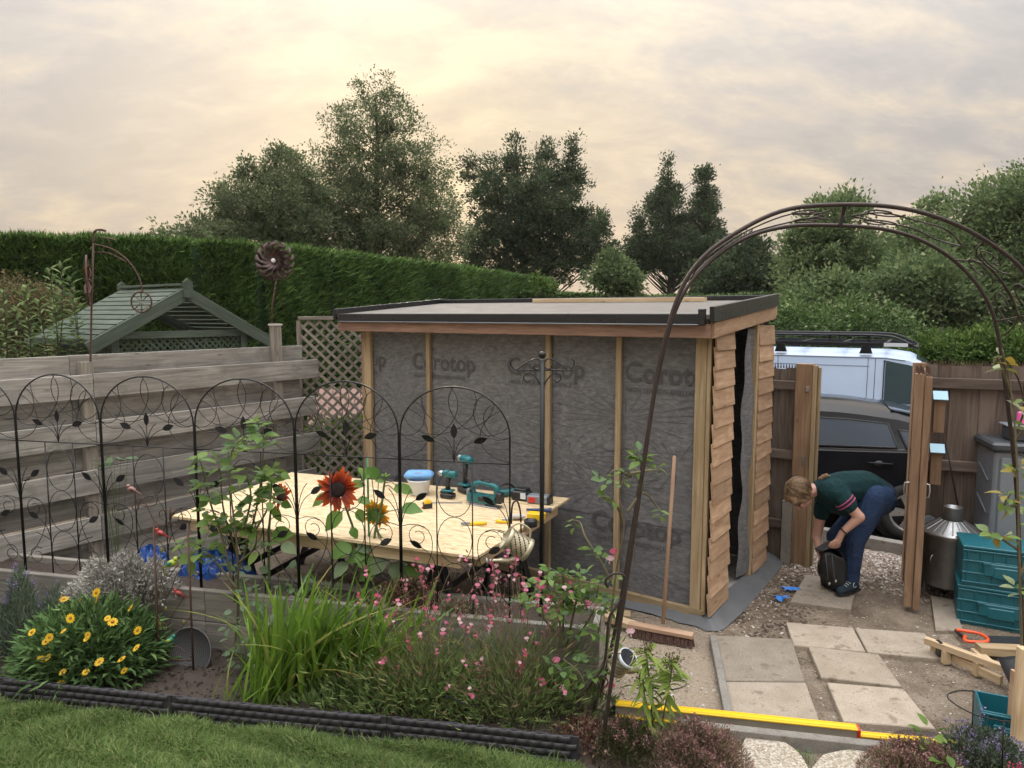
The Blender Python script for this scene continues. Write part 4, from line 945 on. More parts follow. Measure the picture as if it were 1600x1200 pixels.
def border_soil():
    vs = []; fs = []; m = 60
    for i in range(m + 1):
        t = i / m; e = edge_pt(t * .999); f = bp(-3.6 + 6.36 * t, 0, 0)
        for j in range(9):
            p = e.lerp(f, j / 8); vs.append((p.x, p.y + .02, .035 + random.uniform(-.01, .016)))
    for i in range(m):
        for j in range(8): fs.append((i * 9 + j, i * 9 + j + 1, i * 9 + 10 + j, i * 9 + 9 + j))
    # the border runs on to the right, round the arch foot, to the heathers
    mb = MB(); mb.add(vs, fs); put('border_soil', mb.mesh('border_soil', True), SOIL, kind='structure')
    mb = MB(); ring = [G(905, 1140), G(960, 1112), G(1050, 1118), G(1150, 1165), G(1165, 1230), G(1100, 1300), G(890, 1290), G(880, 1200)]
    c = sum(ring, V()) / len(ring); mb.add([(c.x, c.y, .045)] + [(p.x, p.y, .012) for p in ring], [(0, i + 1, (i + 1) % 8 + 1) for i in range(8)]); put('border_soil', mb.mesh('b2', True), SOIL, kind='structure')
    mb = MB(); ring = [G(1340, 1165), G(1420, 1140), G(1530, 1160), G(1600, 1190), G(1600, 1290), G(1330, 1270)]
    c = sum(ring, V()) / len(ring); mb.add([(c.x, c.y, .045)] + [(p.x, p.y, .012) for p in ring], [(0, i + 1, (i + 1) % 6 + 1) for i in range(6)]); put('border_soil', mb.mesh('b3', True), SOIL, kind='structure')
border_soil()
def woven_edging():
    h = .165; rows = 4; strip = MB(); n = 6; vs = []; fs = []; sw, shh = .066, h / rows
    for i in range(n + 1):
        u = i / n; y = -.010 * math.sin(math.pi * u) ; x = (u - .5) * sw
        for z, dy in ((-shh * .41, .005), (-shh * .37, 0), (shh * .37, 0), (shh * .41, .005)): vs.append((x, y + dy, z))
    for i in range(n):
        for j in range(3): fs.append((i * 4 + j, (i + 1) * 4 + j, (i + 1) * 4 + j + 1, i * 4 + j + 1))
    strip.add(vs, fs); sm = strip.mesh('weave_strip', True); sm.materials.append(EDGING)
    P = smooth_path(EDGE[1:], 20); cum = [0]
    for i in range(1, len(P)): cum.append(cum[-1] + (P[i] - P[i - 1]).length)
    def pt(s):
        for i in range(1, len(P)):
            if cum[i] >= s: k = (s - cum[i - 1]) / (cum[i] - cum[i - 1]); return P[i - 1].lerp(P[i], k), (P[i] - P[i - 1]).normalized()
        return P[-1], (P[-1] - P[-2]).normalized()
    tot = cum[-1]; cuts = [0, .33 * tot, .70 * tot, tot]
    # the piece before the frame's left edge stays a plain run
    names = ('length of woven charcoal lawn edging at the far left by the yellow flowers', 'length of woven charcoal lawn edging in front of the sword-leaved clump', 'length of woven charcoal lawn edging in front of the pink-flowered plants')
    for k in range(3):
        a, c = cuts[k], cuts[k + 1]; p0, _ = pt(a); e = thing('lawn_edging', p0, names[k], 'lawn edging', 'woven lawn edging lengths')
        mb = MB(); m = 24; vs = []; fs = []
        for i in range(m + 1):
            q, d = pt(a + .004 + (c - a - .008) * i / m); nn = V((-d.y, d.x, 0)); wv = .004 * math.sin(i * 1.7)
            for off, z in ((.006, -.02), (.006, h), (.018, h), (.018, -.02)): r = q + nn * off; vs.append((r.x, r.y, z + (wv if z > 0 else 0)))
        for i in range(m):
            for j in range(4): fs.append((i * 4 + j, i * 4 + (j + 1) % 4, (i + 1) * 4 + (j + 1) % 4, (i + 1) * 4 + j))
        fs += [(0, 1, 2, 3), tuple(m * 4 + j for j in (3, 2, 1, 0))]
        mb.add(vs, fs); mb.build('back_strip', EDGING, e)
        for r in range(rows):
            s = a + (sw * .5 if r % 2 else 0) + sw * .5
            while s < c - sw * .4:
                q, d = pt(s); nn = V((-d.y, d.x, 0)); mw = frame(V((q.x, q.y, shh * (r + .5) + .006)) + nn * .002, d, nn, ZU); inst('weave_strip', sm, mw, e); s += sw
woven_edging()

# ================================================================ BLACK WIRE TRELLIS PANELS
LEAF_ME = None
def wire_leaf():
    b = MB(); n = 6; L, w = .10, .046; pts = [(-L / 2, 0)]
    prof = [(0, 0), (.2, .7), (.45, 1), (.7, .8), (1, 0)]
    up = [(x * L, y * w / 2) for x, y in prof]; poly = up + [(x, -y) for x, y in reversed(up[1:-1])]
    b.prism(poly, .004); me = b.mesh('leaf'); me.materials.append(BLACK_METAL); return me
def trellis_panels():
    lm = wire_leaf(); xs = [(-118, 0), (27, 1), (159, 2), (305, 3), (461, 4), (624, 5), (798, 6)]
    base = [bp(-3.62 + 0, 0, 0)] ; posts = []
    for x, _ in xs:                                     # posts stand along the bed's back edge
        r = ray(x, 700); o = bp(0, .085, 0); t = (o.dot(BN)) / (V((r.x, r.y, 0)).dot(BN)); posts.append(V((r.x * t, r.y * t, 0)))
    names = ['wire arch-top trellis panel cut by the left picture edge', 'wire arch-top trellis panel left of the penny-farthing rod', 'wire arch-top trellis panel below the arbour', 'wire arch-top trellis panel behind the tall rose', 'wire arch-top trellis panel with the red sunflower in it', 'wire arch-top trellis panel in front of the tools, the last on the right']
    for k in range(6):
        A, B = posts[k], posts[k + 1]; e = (B - A); w = e.length; e.normalize(); A = A + e * .006; w -= .012; B = A + e * w; nrm = e.cross(ZU)
        z0, zr, zs = .36, 1.45, 1.62; hw = w / 2; C = A + e * hw
        t = thing('wire_trellis', C, names[k], 'wire trellis', 'black wire trellis panels')
        P = lambda x, z: A + e * x + ZU * z
        ry = 1.955 - zs if k < 5 else 1.935 - zs
        fr = [P(0, z0), P(0, zs)] + [P(hw - hw * math.cos(math.pi * i / 20), zs + ry * math.sin(math.pi * i / 20)) for i in range(1, 20)] + [P(w, zs), P(w, z0)]
        b = MB(); b.tube(fr, .0058, 6); b.build('frame', BLACK_METAL, t, True)
        b = MB(); b.tube([P(0, zr), P(w, zr)], .0042, 6); b.build('rail', BLACK_METAL, t, True)
        for x in (w * .335, w * .665): b = MB(); b.tube([P(x, z0), P(x, zr)], .0045, 6); b.build('bar', BLACK_METAL, t, True)
        ap = lambda a: (hw - hw * math.cos(a), zs + ry * math.sin(a))
        wire = .0027
        for a0, a1 in ((0, .48), (.12, .62), (.3, .76), (.5, .93), (.68, 1.0), (.0, .24), (.76, 1.0)):   # interlaced loops hanging from the arch
            (x0, y0), (x1, y1) = ap(a0 * math.pi), ap(a1 * math.pi); mx, my = (x0 + x1) / 2, (y0 + y1) / 2; dx, dy = hw - mx, zs - .02 - my; l = math.hypot(dx, dy) or 1; dep = .30 * math.hypot(x1 - x0, y1 - y0) + .05
            b = MB(); b.tube(bez([P(x0, y0), P(x0 + dx / l * dep * 1.3, y0 + dy / l * dep * 1.3), P(x1 + dx / l * dep * 1.3, y1 + dy / l * dep * 1.3), P(x1, y1)], 12), wire, 5); b.build('loop_wire', BLACK_METAL, t, True)
        for s in (-1, 1):                                # side lobes down to the rail
            x0 = 0 if s < 0 else w; b = MB(); b.tube(bez([P(x0, zr + .01), P(x0 - s * hw * .75, zr + .05), P(x0 - s * hw * .62, zs + .12), P(x0 - s * hw * .12, zs + ry * .55)], 12), wire, 5); b.build('loop_wire', BLACK_METAL, t, True)
        def spray(x, z, items):
            for dx, dz, leaf, cv in items:
                p0, p1 = P(x, z), P(x + dx, z + dz); mid = P(x + dx * cv, z + dz * .75); pts = bez([p0, mid, p1], 8)
                b = MB(); b.tube(pts, .0028, 5); st = b.build('stem', BLACK_METAL, t, True)
                if leaf:
                    d = (pts[-1] - pts[-2]).normalized(); inst('leaf', lm, frame(p1, d, nrm.cross(d) * -1, nrm) @ M4.Rotation(random.uniform(-.35, .35), 4, 'X'), t)
        spray(hw, zr, [(0, .15, 1, 0), (-.13, .13, 1, .15), (.13, .13, 1, .15), (-.07, .16, 0, .1), (.08, .17, 0, .1)])
        for s, x in ((1, 0), (-1, w)):
            spray(x, .98, [(s * .10, .20, 1, .1), (s * .075, .27, 0, .05)]); spray(x + s * w * .33, .70, [(-s * .1, .16, 1, .1), (-s * .13, .05, 0, .6)])
            for cz, r in ((.99, .075), (.62, .07)):      # curls
                b = MB(); pts = [P(x + s * (.115 + (r * (1 - .035 * i)) * math.cos(.9 + i * .45) * s * s), cz - .05 + r * (1 - .035 * i) * math.sin(.9 + i * .45)) for i in range(18)]; b.tube(pts, wire, 5); b.build('curl', BLACK_METAL, t, True)
            b = MB(); b.tube(bez([P(x, 1.0), P(x + s * w * .36, 1.10), P(x + s * w * .42, .80), P(x, .52)], 12), wire, 5); b.build('loop_wire', BLACK_METAL, t, True)
        for cz in (1.24, .93, .62):
            b = MB(); b.tube([P(hw + w * .16 * math.cos(i * math.pi / 10), cz + .155 * math.sin(i * math.pi / 10)) for i in range(20)], wire, 5, True); b.build('ring', BLACK_METAL, t, True)
trellis_panels()

# ================================================================ ROSE ARCH
def rose_arch():
    t = thing('rose_arch', at(1300, 1190, 3.9) * V((1, 1, 0)) if False else V((1.65, 3.85, 0)), 'tall bronze-brown metal rose arch over the path', 'garden arch')
    Y0, Y1 = 3.62, 4.08
    near = [at(937, 1212, Y0), at(950, 1100, Y0), at(968, 980, Y0), at(988, 850, Y0), at(1008, 710, Y0), at(1030, 570, Y0), at(1057, 470, Y0), at(1090, 412, Y0), at(1140, 370, Y0), at(1220, 330, Y0), at(1305, 320, Y0), at(1400, 324, Y0), at(1480, 345, Y0), at(1550, 382, Y0), at(1605, 430, Y0), at(1655, 520, Y0), at(1690, 640, Y0), at(1715, 800, Y0), at(1735, 1000, Y0), at(1750, 1220, Y0)]
    far = [at(925, 1150, Y1), at(944, 1060, Y1), at(966, 960, Y1), at(988, 830, Y1), at(1010, 690, Y1), at(1032, 570, Y1), at(1062, 470, Y1), at(1108, 410, Y1), at(1165, 372, Y1), at(1230, 354, Y1), at(1300, 352, Y1), at(1380, 358, Y1), at(1445, 378, Y1), at(1500, 415, Y1), at(1540, 465, Y1), at(1560, 525, Y1), at(1573, 620, Y1), at(1588, 760, Y1), at(1596, 950, Y1), at(1602, 1145, Y1)]
    for pts in (near, far):
        pts[0].z = 0; pts[-1].z = 0
        b = MB(); b.tube(smooth_path(pts, 6), .0112, 8); b.build('hoop', BRONZE, t, True)
    NP, FP = smooth_path(near, 6), smooth_path(far, 6)
    def mixp(i, k, j=None): return NP[i].lerp(FP[j if j is not None else i], k)
    n = len(NP)
    def rung(i, nm='cross_bar', r=.009): b = MB(); b.tube([NP[i], FP[i]], r, 6, flat=.6); b.build(nm, BRONZE, t, True)
    rung(61, r=.011)
    for i in (20, 32, 88, 100): rung(i, r=.007)
    def curve(pts, r=.0045):
        b = MB(); b.tube(smooth_path(pts, 5), r, 6); b.build('scroll', BRONZE, t, True)
    # long S scrolls lying in the band between the hoops
    for i0, i1 in ((38, 60), (61, 77), (92, 106)):
        m = (i0 + i1) // 2; L = i1 - i0
        for k in (.28, .72): curve([mixp(i0 + 1, .5), mixp(i0 + L // 4, k), mixp(m, .5 + (k - .5) * .75), mixp(i1 - L // 4, k), mixp(i1 - 1, .5)])
    def spiral(ci, ck, turns, r0, dirn=1):
        c = mixp(ci, ck); ex = (mixp(ci + 2, ck) - mixp(ci - 2, ck)).normalized(); ey = (FP[ci] - NP[ci]).normalized(); pts = []
        for q in range(int(turns * 10) + 1): a = q * .63 * dirn; rr = r0 * (1 - .062 * q); pts.append(c + ex * (rr * 1.5 * math.cos(a)) + ey * (rr * math.sin(a)))
        curve(pts, .0042)
    for ci, ck, d in ((57, .28, 1), (57, .75, -1), (65, .28, 1), (65, .75, -1), (80, .3, 1), (86, .3, -1), (80, .72, -1), (86, .72, 1)): spiral(ci, ck, 1.25, .075, d)
    curve([mixp(77, .05), mixp(78, .45), mixp(83, .5), mixp(88, .55), mixp(90, .9)], .005); curve([mixp(77, .95), mixp(80, .5), mixp(85, .48), mixp(89, .5), mixp(90, .1)], .005)
    # shaped brackets low on the left leg
    Yb = 3.86
    b = MB(); b.tube(smooth_path([at(900, 1140, Yb), at(905, 1092, Yb), at(925, 1064, Yb), at(943, 1040, Yb), at(948, 1005, Yb), at(952, 965, Yb), at(966, 945, Yb), at(976, 925, Yb), at(978, 905, Yb), at(969, 896, Yb), at(955, 898, Yb), at(946, 908, Yb), at(950, 918, Yb)], 6), .008, 7); b.build('bracket', BRONZE, t, True)
    b = MB(); b.tube(smooth_path([at(953, 1095, Yb), at(940, 1078, Yb), at(933, 1062, Yb), at(942, 1056, Yb), at(950, 1066, Yb), at(940, 1078, Yb)], 5), .004, 6); b.build('scroll', BRONZE, t, True)
    b = MB(); b.tube(smooth_path([at(1568, 560, Y1), at(1590, 590, Y1), at(1600, 640, Y1), at(1580, 690, Y1)], 5), .005, 6); b.build('scroll', BRONZE, t, True)
rose_arch()

# ================================================================ WORK TABLE AND TOOLS
TZ = .83
def work_table():
    pA, pB, pC, pD = G(268, 806, TZ), G(745, 870, TZ), G(890, 778, TZ), G(455, 738, TZ)
    t = thing('work_table', (pA + pC) / 2 * V((1, 1, 0)) if False else V(((pA.x + pC.x) / 2, (pA.y + pC.y) / 2, 0)), 'large plywood work table on black trestles in front of the shed', 'work table')
    x = (pB - pA).normalized(); y = ZU.cross(x)
    def top(name, pts, th, mat, inset=0):
        b = MB(); c = sum(pts, V()) / 4; q = [p + (c - p).normalized() * inset for p in pts]
        loc = [V(((p - pA).dot(x), (p - pA).dot(y), p.z)) for p in q]
        b.add([tuple(p) for p in loc] + [(p.x, p.y, p.z - th) for p in loc], [(0, 1, 2, 3), (7, 6, 5, 4)] + [(i, 4 + i, 4 + (i + 1) % 4, (i + 1) % 4) for i in range(4)])
        return b.build(name, mat, t, mw=frame(V((pA.x, pA.y, 0)), x, y, ZU))
    top('sheet_top', [pA, pB, pC, pD], .018, PLY)
    lo = [p - ZU * .02 for p in (pA, pB, pC, pD)]
    for a, c in ((lo[0], lo[1]), (lo[1], lo[2]), (lo[2], lo[3]), (lo[3], lo[0])):
        d = (c - a).normalized(); ins = (sum(lo, V()) / 4 - (a + c) / 2).normalized() * .07
        board('frame_rail', a + d * .14 + ins - ZU * .05, c - d * .14 + ins - ZU * .05, ZU, .095, .045, W_PALE, t)
    board('lower_sheet', lo[0].lerp(lo[3], .5) + x * .25 - ZU * .115, lo[1].lerp(lo[2], .5) - x * .25 - ZU * .115, y, .8, .016, PLY, t)
    for k in (.17, .84):
        a, c = lo[0].lerp(lo[1], k), lo[3].lerp(lo[2], k); a = a.lerp(c, .1); c = c.lerp(a, .1); d = (c - a).normalized(); s = d.cross(ZU)
        h = thing('trestle', (a + c) / 2 * V((1, 1, 0)) if False else V(((a.x + c.x) / 2, (a.y + c.y) / 2, 0)), 'black folding trestle under the %s end of the work table' % ('left' if k < .5 else 'right'), 'trestle', 'trestles under the work table')
        zt = TZ - .146
        board('top_beam', V((a.x, a.y, zt - .03)), V((c.x, c.y, zt - .03)), ZU, .055, .07, BLACK_PL, h)
        for p in (a.lerp(c, .06), a.lerp(c, .94)):
            for sg in (-1, 1):
                board('leg', V((p.x, p.y, zt - .06)) + s * (sg * .03), V((p.x, p.y, 0)) + s * (sg * .24), d, .07, .035, BLACK_PL, h)
        for sg in (-1, 1):
            q0, q1 = a.lerp(c, .06), a.lerp(c, .94); board('spreader', V((q0.x, q0.y, .3)) + s * (sg * .16), V((q1.x, q1.y, .3)) + s * (sg * .16), ZU, .05, .02, BLACK_PL, h)
    return x, y
TX, TY = work_table()
def on(x, y, rz=0.0, dz=0.0):                            # a spot on the table top seen at this pixel
    p = G(x, y, TZ + dz + .001); return M4.Translation(p) @ M4.Rotation(rz, 4, 'Z')
def tools():
    m = on(655, 772); p = m.translation
    t = thing('plastic_tub', p, 'white plastic tub with a folded blue cloth on its rim', 'tub')
    b = MB(); b.lathe([(.075, .002), (.085, .01), (.097, .12), (.105, .125), (.105, .135), (.098, .135), (.094, .12), (.08, .012), (0.001, .01)], 28, m); b.build('tub_body', WHITE_PL, t, True)
    b = MB(); b.tube(arc((p + ZU * .125).to_tuple(), .1, math.pi * 1.1, math.pi * 1.9, (1, 0, 0), (0, .5, -.8), 10), .003, 5); b.build('handle', STEEL, t, True)
    b = MB(); b.cbox((0, .01, .17), (.25, .16, .065), .025, m); b.build('cloth', BLUE_CL, None, True, label='folded pale blue cloth lying on the white tub', category='cloth')
    def driver(px, py, rz, name, lab, s=1.0, tall=0.0):
        m = on(px, py, rz) @ M4.Scale(s, 4); t = thing(name, m.translation, lab, 'drill', 'cordless drills on the work table')
        b = MB(); b.cbox((0, 0, .022), (.115, .075, .042), .008, m); b.cbox((.02, 0, .05), (.085, .066, .016), .006, m); bt = b.build('battery', BLACK_PL, t)
        b = MB(); b.cbox((.04, -.039, .026), (.035, .002, .022), .0005, m); b.build('sticker', WHITE_PL, bt)
        b = MB(); b.cbox((0, 0, .064), (.105, .07, .016), .006, m); b.build('base_plate', TOOL_TEAL, t)
        b = MB(); b.tube([m @ V((.0, 0, .07)), m @ V((.002, 0, .12)), m @ V((-.006, 0, .175 + tall))], [.019, .0175, .022], 10, flat=1.15); b.build('grip', BLACK_PL, t, True)
        b = MB(); b.lathe([(.012, -.07), (.028, -.066), (.033, -.04), (.033, .03), (.028, .045), (.027, .05)], 14, m @ M4.Translation((-.01, 0, .2 + tall)) @ M4.Rotation(math.pi / 2, 4, 'Y')); b.build('motor_housing', TOOL_TEAL, t, True)
        b = MB(); b.lathe([(.026, .0), (.024, .03), (.014, .05), (.008, .052), (.008, .068), (.001, .07)], 12, m @ M4.Translation((.04, 0, .2 + tall)) @ M4.Rotation(math.pi / 2, 4, 'Y')); b.build('chuck', STEEL, t, True)
    driver(700, 778, 2.7, 'impact_driver', 'teal and black impact driver standing upright beside the white tub', 1.05)
    driver(727, 770, 2.2, 'cordless_drill', 'taller teal cordless drill standing behind the jigsaw', 1.2, .05)
    # jigsaw
    m = on(757, 790, -.55); t = thing('jigsaw', m.translation, 'teal jigsaw lying on its steel base plate', 'jigsaw')
    b = MB(); b.cbox((0, 0, .006), (.30, .09, .006), .002, m); b.cbox((-.05, 0, .014), (.14, .05, .016), .004, m); b.build('base_plate', STEEL, t)
    prof = [(-.13, .03), (.10, .03), (.13, .06), (.135, .16), (.10, .185), (-.04, .19), (-.10, .16), (-.14, .12), (-.15, .07)]
    hole = [(-.06, .115), (.085, .11), (.085, .15), (-.04, .155)]
    b = MB(); b.prism([(-.14, .025), (.11, .025), (.125, .095), (-.15, .095)], .07, m @ M4.Rotation(math.pi / 2, 4, 'X')); b.build('motor_body', TOOL_TEAL, t)
    b = MB(); b.tube(smooth_path([m @ V((-.10, 0, .085)), m @ V((-.115, 0, .15)), m @ V((-.05, 0, .185)), m @ V((.06, 0, .18)), m @ V((.12, 0, .16)), m @ V((.115, 0, .09))], 5), .021, 10); b.build('handle', TOOL_TEAL, t, True)
    b = MB(); b.tube([m @ V((-.03, 0, .206)), m @ V((.06, 0, .202))], .013, 8); b.build('grip_pad', BLACK_PL, t, True)
    b = MB(); b.cbox((.15, 0, .085), (.05, .07, .09), .008, m); b.build('battery', BLACK_PL, t)
    b = MB(); b.cbox((-.155, 0, .07), (.03, .045, .11), .006, m); b.build('front_cover', GREY_PL, t)
    b = MB(); b.cbox((-.145, 0, -.0), (.008, .002, .04), .0005, m @ M4.Translation((0, 0, .03))); b.build('blade', STEEL, t)
    b = MB(); b.cbox((0, -.037, .06), (.08, .004, .035), .002, m); b.build('side_badge', BLACK_PL, t)
    # tape measure
    m = on(668, 794, .3); t = thing('tape_measure', m.translation, 'small black and yellow tape measure near the white tub', 'tape measure')
    b = MB(); b.prism([(-.036, 0), (.036, 0), (.038, .04), (.026, .062), (-.01, .066), (-.036, .045)], .04, m @ M4.Rotation(math.pi / 2, 4, 'X')); b.build('case', BLACK_PL, t)
    b = MB(); b.prism([(-.03, .04), (.03, .045), (.024, .066), (-.008, .07), (-.03, .052)], .043, m @ M4.Rotation(math.pi / 2, 4, 'X')); b.build('grip_band', YELLOW, t)
    b = MB(); b.cbox((-.042, 0, .008), (.012, .02, .012), .002, m); b.build('hook', RED_PL, t)
    # ruler and pencil lines
    b = MB(); b.cbox((0, 0, .002), (.34, .028, .003), .0008, on(690, 786, .05)); b.build('steel_rule', STEEL, label='flat steel rule lying by the drill battery', category='ruler')
    # yellow knife and chisels
    for x, y, rz, lab in ((745, 818, .12, 'yellow-handled chisel with a steel end at the table front'), (785, 815, -.1, 'grey and yellow utility knife beside the chisel')):
        m = on(x, y, rz, .012); t = thing('hand_tool', m.translation, lab, 'hand tool', 'hand tools at the table front')
        b = MB(); b.tube([m @ V((-.05, 0, 0)), m @ V((-.03, 0, 0)), m @ V((.04, 0, 0)), m @ V((.075, 0, 0))], [.012, .017, .016, .01], 10); b.build('grip', YELLOW, t, True)
        b = MB(); b.cbox((-.085 if x < 760 else .03, 0, .004 if x < 760 else .012), (.07, .022, .016), .004, m); b.build('blade_end', GREY_PL, t)
    # battery packs and chargers
    m = on(815, 780, -.5); t = thing('battery_charger', m.translation, 'black battery charger with a pale label at the back of the table', 'charger')
    b = MB(); b.cbox((0, 0, .04), (.15, .12, .08), .012, m); b.cbox((0, .01, .088), (.12, .09, .016), .006, m); b.build('case', BLACK_PL, t)
    b = MB(); b.cbox((.045, -.061, .045), (.05, .002, .05), .0005, m); b.build('label_plate', WHITE_PL, t)
    m = on(843, 786, -.35); t = thing('toolbox_battery', m.translation, 'grey and red battery pack beside the black charger', 'battery pack')
    b = MB(); b.cbox((0, 0, .035), (.2, .10, .07), .01, m); b.build('case', GREY_PL, t)
    b = MB(); b.cbox((-.05, -.051, .035), (.06, .004, .045), .001, m); b.build('red_panel', RED_PL, t); b = MB(); b.cbox((.09, 0, .036), (.03, .104, .073), .006, m); b.build('end_cap', BLACK_PL, t)
    m = on(790, 776, .4); t = thing('small_grinder', m.translation, 'dark teal power tool half hidden behind the jigsaw', 'power tool')
    b = MB(); b.lathe([(.03, -.1), (.034, -.06), (.03, .04), (.036, .06), (.036, .1), (.02, .11)], 12, m @ M4.Translation((0, 0, .037)) @ M4.Rotation(math.pi / 2, 4, 'Y')); b.build('body', TOOL_TEAL, t, True)
    b = MB(); b.tube(smooth_path([m @ V((-.1, 0, .05)), m @ V((-.06, 0, .1)), m @ V((.03, 0, .11)), m @ V((.09, 0, .06))], 4), .01, 8); b.build('handle', BLACK_PL, t, True)
    # blue torch, yellow box, tape roll, gloves
    m = on(846, 797, -.12, .016); b = MB(); b.tube([m @ V((-.12, 0, 0)), m @ V((-.04, 0, 0)), m @ V((.05, 0, 0)), m @ V((.055, 0, 0)), m @ V((.08, 0, 0))], [.008, .013, .014, .019, .019], 10); b.build('blue_grip_tool', plain('navy_plastic', (.02, .04, .12), .4), None, True, label='navy blue gripped hand tool on the yellow case', category='hand tool')
    m = on(838, 812, -.3); b = MB(); b.cbox((0, 0, .028), (.13, .08, .055), .005, m); b.build('yellow_case', YELLOW, label='small bright yellow case beside the tape roll', category='case')
    m = on(829, 822, 0); b = MB(); b.lathe([(.034, .0), (.048, .0), (.05, .004), (.05, .044), (.048, .048), (.034, .048), (.034, .0)], 24, m); b.build('tape_roll', BLACK_PL, None, True, label='black roll of tape standing flat near the table corner', category='tape')
    m = on(806, 812, .2); b = MB(); b.capsule((-.04, 0, .02), .022, (.05, .01, .02), .018, m=m); b.capsule((.0, .03, .018), .016, (.07, .04, .016), .01, m=m); b.capsule((.0, -.02, .03), .018, (.06, -.03, .03), .012, m=m)
    b.build('work_glove', plain('pale_glove', (.45, .42, .4), .9, var=.2, scale=30), None, True, label='crumpled pale work glove by the pole', category='glove')
    m = on(806, 836, .1, .016); b = MB(); b.tube([m @ V((-.09, 0, 0)), m @ V((.06, 0, 0)), m @ V((.07, 0, 0))], [.013, .016, .01], 10); b.build('wooden_handle', W_FASCIA, None, True, label='short round wooden tool handle above the watering can', category='handle')
    m = on(812, 842, .15); b = MB(); b.cbox((0, 0, .002), (.09, .06, .003), .001, m); b.build('sanding_sheet', plain('pale_blue_card', (.35, .5, .6), .6), label='pale blue card lying by the table edge', category='card')
tools()

# ================================================================ STANDING AND HANGING THINGS
def hanger_pole():
    c = at(846, 900, 4.52); c.z = .36; top = at(846, 562, 4.52).z
    t = thing('hanging_pole', c, 'black metal hanging pole with ball top and scroll arms', 'pole')
    b = MB(); b.tube([c, V((c.x, c.y, top))], .0155, 10); b.build('pole', BLACK_METAL, t, True)
    b = MB(); b.ball((c.x, c.y, top + .03), .024, 14, 9); b.build('ball_finial', BLACK_METAL, t, True)
    k = 4.52 / 1115
    for s in (-1, 1):
        q = lambda dx, y: V((c.x + s * dx * k, c.y, at(846, y, 4.52).z))
        b = MB(); b.tube(smooth_path([q(0, 579), q(24, 578), q(40, 579), q(48, 573), q(50, 565), q(46, 561)], 5), .0042, 7); b.tube(smooth_path([q(40, 578), q(28, 569), q(16, 562), q(8, 561), q(3, 567), q(4, 574), q(10, 577), q(14, 574), q(13, 571)], 5), .0042, 7); b.build('scroll_arm', BLACK_METAL, t, True)
        b = MB(); b.tube(smooth_path([q(0, 612), q(5, 598), q(12, 588), q(21, 583), q(28, 586), q(29, 593), q(23, 597), q(19, 594)], 5), .0042, 7); b.build('scroll_brace', BLACK_METAL, t, True)
hanger_pole()
def watering_can(name, lab, c, tilt, rz, s, lid=False, lean=0.0, flip=False):
    m = M4.Translation(c) @ M4.Rotation(rz, 4, 'Z') @ M4.Rotation(lean, 4, 'X') @ M4.Rotation(tilt, 4, 'Y') @ M4.Rotation(math.pi if flip else 0, 4, 'Z') @ M4.Scale(s, 4)
    t = thing(name, c, lab, 'watering can', 'pierced metal watering cans')
    # pierced body: a shell with real openings cut as a lattice of petals
    n, k = 36, 14; r, h = .072, .17; b = MB(); vs = []; fs = []
    for j in range(k + 1):
        for i in range(n):
            a = 2 * math.pi * (i + .5 * (j % 2)) / n; vs.append((r * math.cos(a), r * math.sin(a), -h / 2 + .02 + (h - .04) * j / k))
    for j in range(k):
        for i in range(n):
            i2 = (i + 1) % n
            if j % 2 == 0: tr = [(j * n + i, j * n + i2, (j + 1) * n + i), (j * n + i2, (j + 1) * n + i2, (j + 1) * n + i)]
            else: tr = [(j * n + i, j * n + i2, (j + 1) * n + i2), (j * n + i, (j + 1) * n + i2, (j + 1) * n + i)]
            # leave some out: a repeated flower opening
            if ((i % 4) < 2) == ((j % 4) < 2) and j % 2 == i % 2: tr = []
            fs += tr
    b.add(vs, fs, m); o = b.build('pierced_body', CREAM, t)
    md = o.modifiers.new('thick', 'SOLIDIFY'); md.thickness = .0022
    b = MB(); b.lathe([(.066, -h / 2 + .03), (.066, h / 2 - .03)], 24, m); b.build('inner_drum', plain(name + '_inner', (.03, .025, .018), .8), t, True)
    b = MB(); b.lathe([(.0005, -h / 2), (.07, -h / 2), (.077, -h / 2 + .004), (.075, -h / 2 + .028), (.072, -h / 2 + .03)], 28, m); b.build('base_band', CREAM, t, True)
    b = MB(); b.lathe([(.072, h / 2 - .03), (.075, h / 2 - .026), (.077, h / 2), (.07, h / 2 + .002), (.069, h / 2 - .02)], 28, m); b.build('rim_band', WHITE_PL if lid else CREAM, t, True)
    if lid:
        b = MB(); b.lathe([(.0005, h / 2 - .004), (.069, h / 2 - .004)], 28, m); b.build('solar_panel', plain('dark_solar_glass', (.025, .03, .045), .1), t)
    b = MB(); b.tube(smooth_path([m @ V((.07, 0, -.05)), m @ V((.11, 0, -.02)), m @ V((.15, 0, .045)), m @ V((.18, 0, .09))], 5), [.02] * 5 + [.016] * 5 + [.011] * 6, 10); sp = b.build('spout', CREAM, t, True)
    b = MB(); b.lathe([(.01, 0), (.026, .018), (.026, .022), (.001, .026)], 14, m @ M4.Translation((.18, 0, .09)) @ M4.Rotation(R(40), 4, 'Y')); b.build('rose', GALV, sp, True)
    b = MB(); b.tube(smooth_path([m @ V((-.07, 0, -.05)), m @ V((-.12, 0, -.02)), m @ V((-.12, 0, .06)), m @ V((-.07, 0, .09))], 5), .007, 8); b.build('handle', CREAM, t, True)
    b = MB(); b.tube(arc((0, 0, h / 2 - .01), .072, 0, math.pi, (0, 1, 0), (0, 0, 1), 12), .004, 6, m=m); b.build('bail', CREAM, t, True)
watering_can('watering_can', 'cream pierced watering can tipped over a hooked rod above the pink flowers', at(808, 850, 4.35), R(-58), R(4), 1.0, flip=True)
watering_can('watering_can', 'pierced watering can with a dark solar lid hanging on the arch leg', at(972, 1036, 3.92), R(34), R(-10), .8, lid=True, lean=R(28))
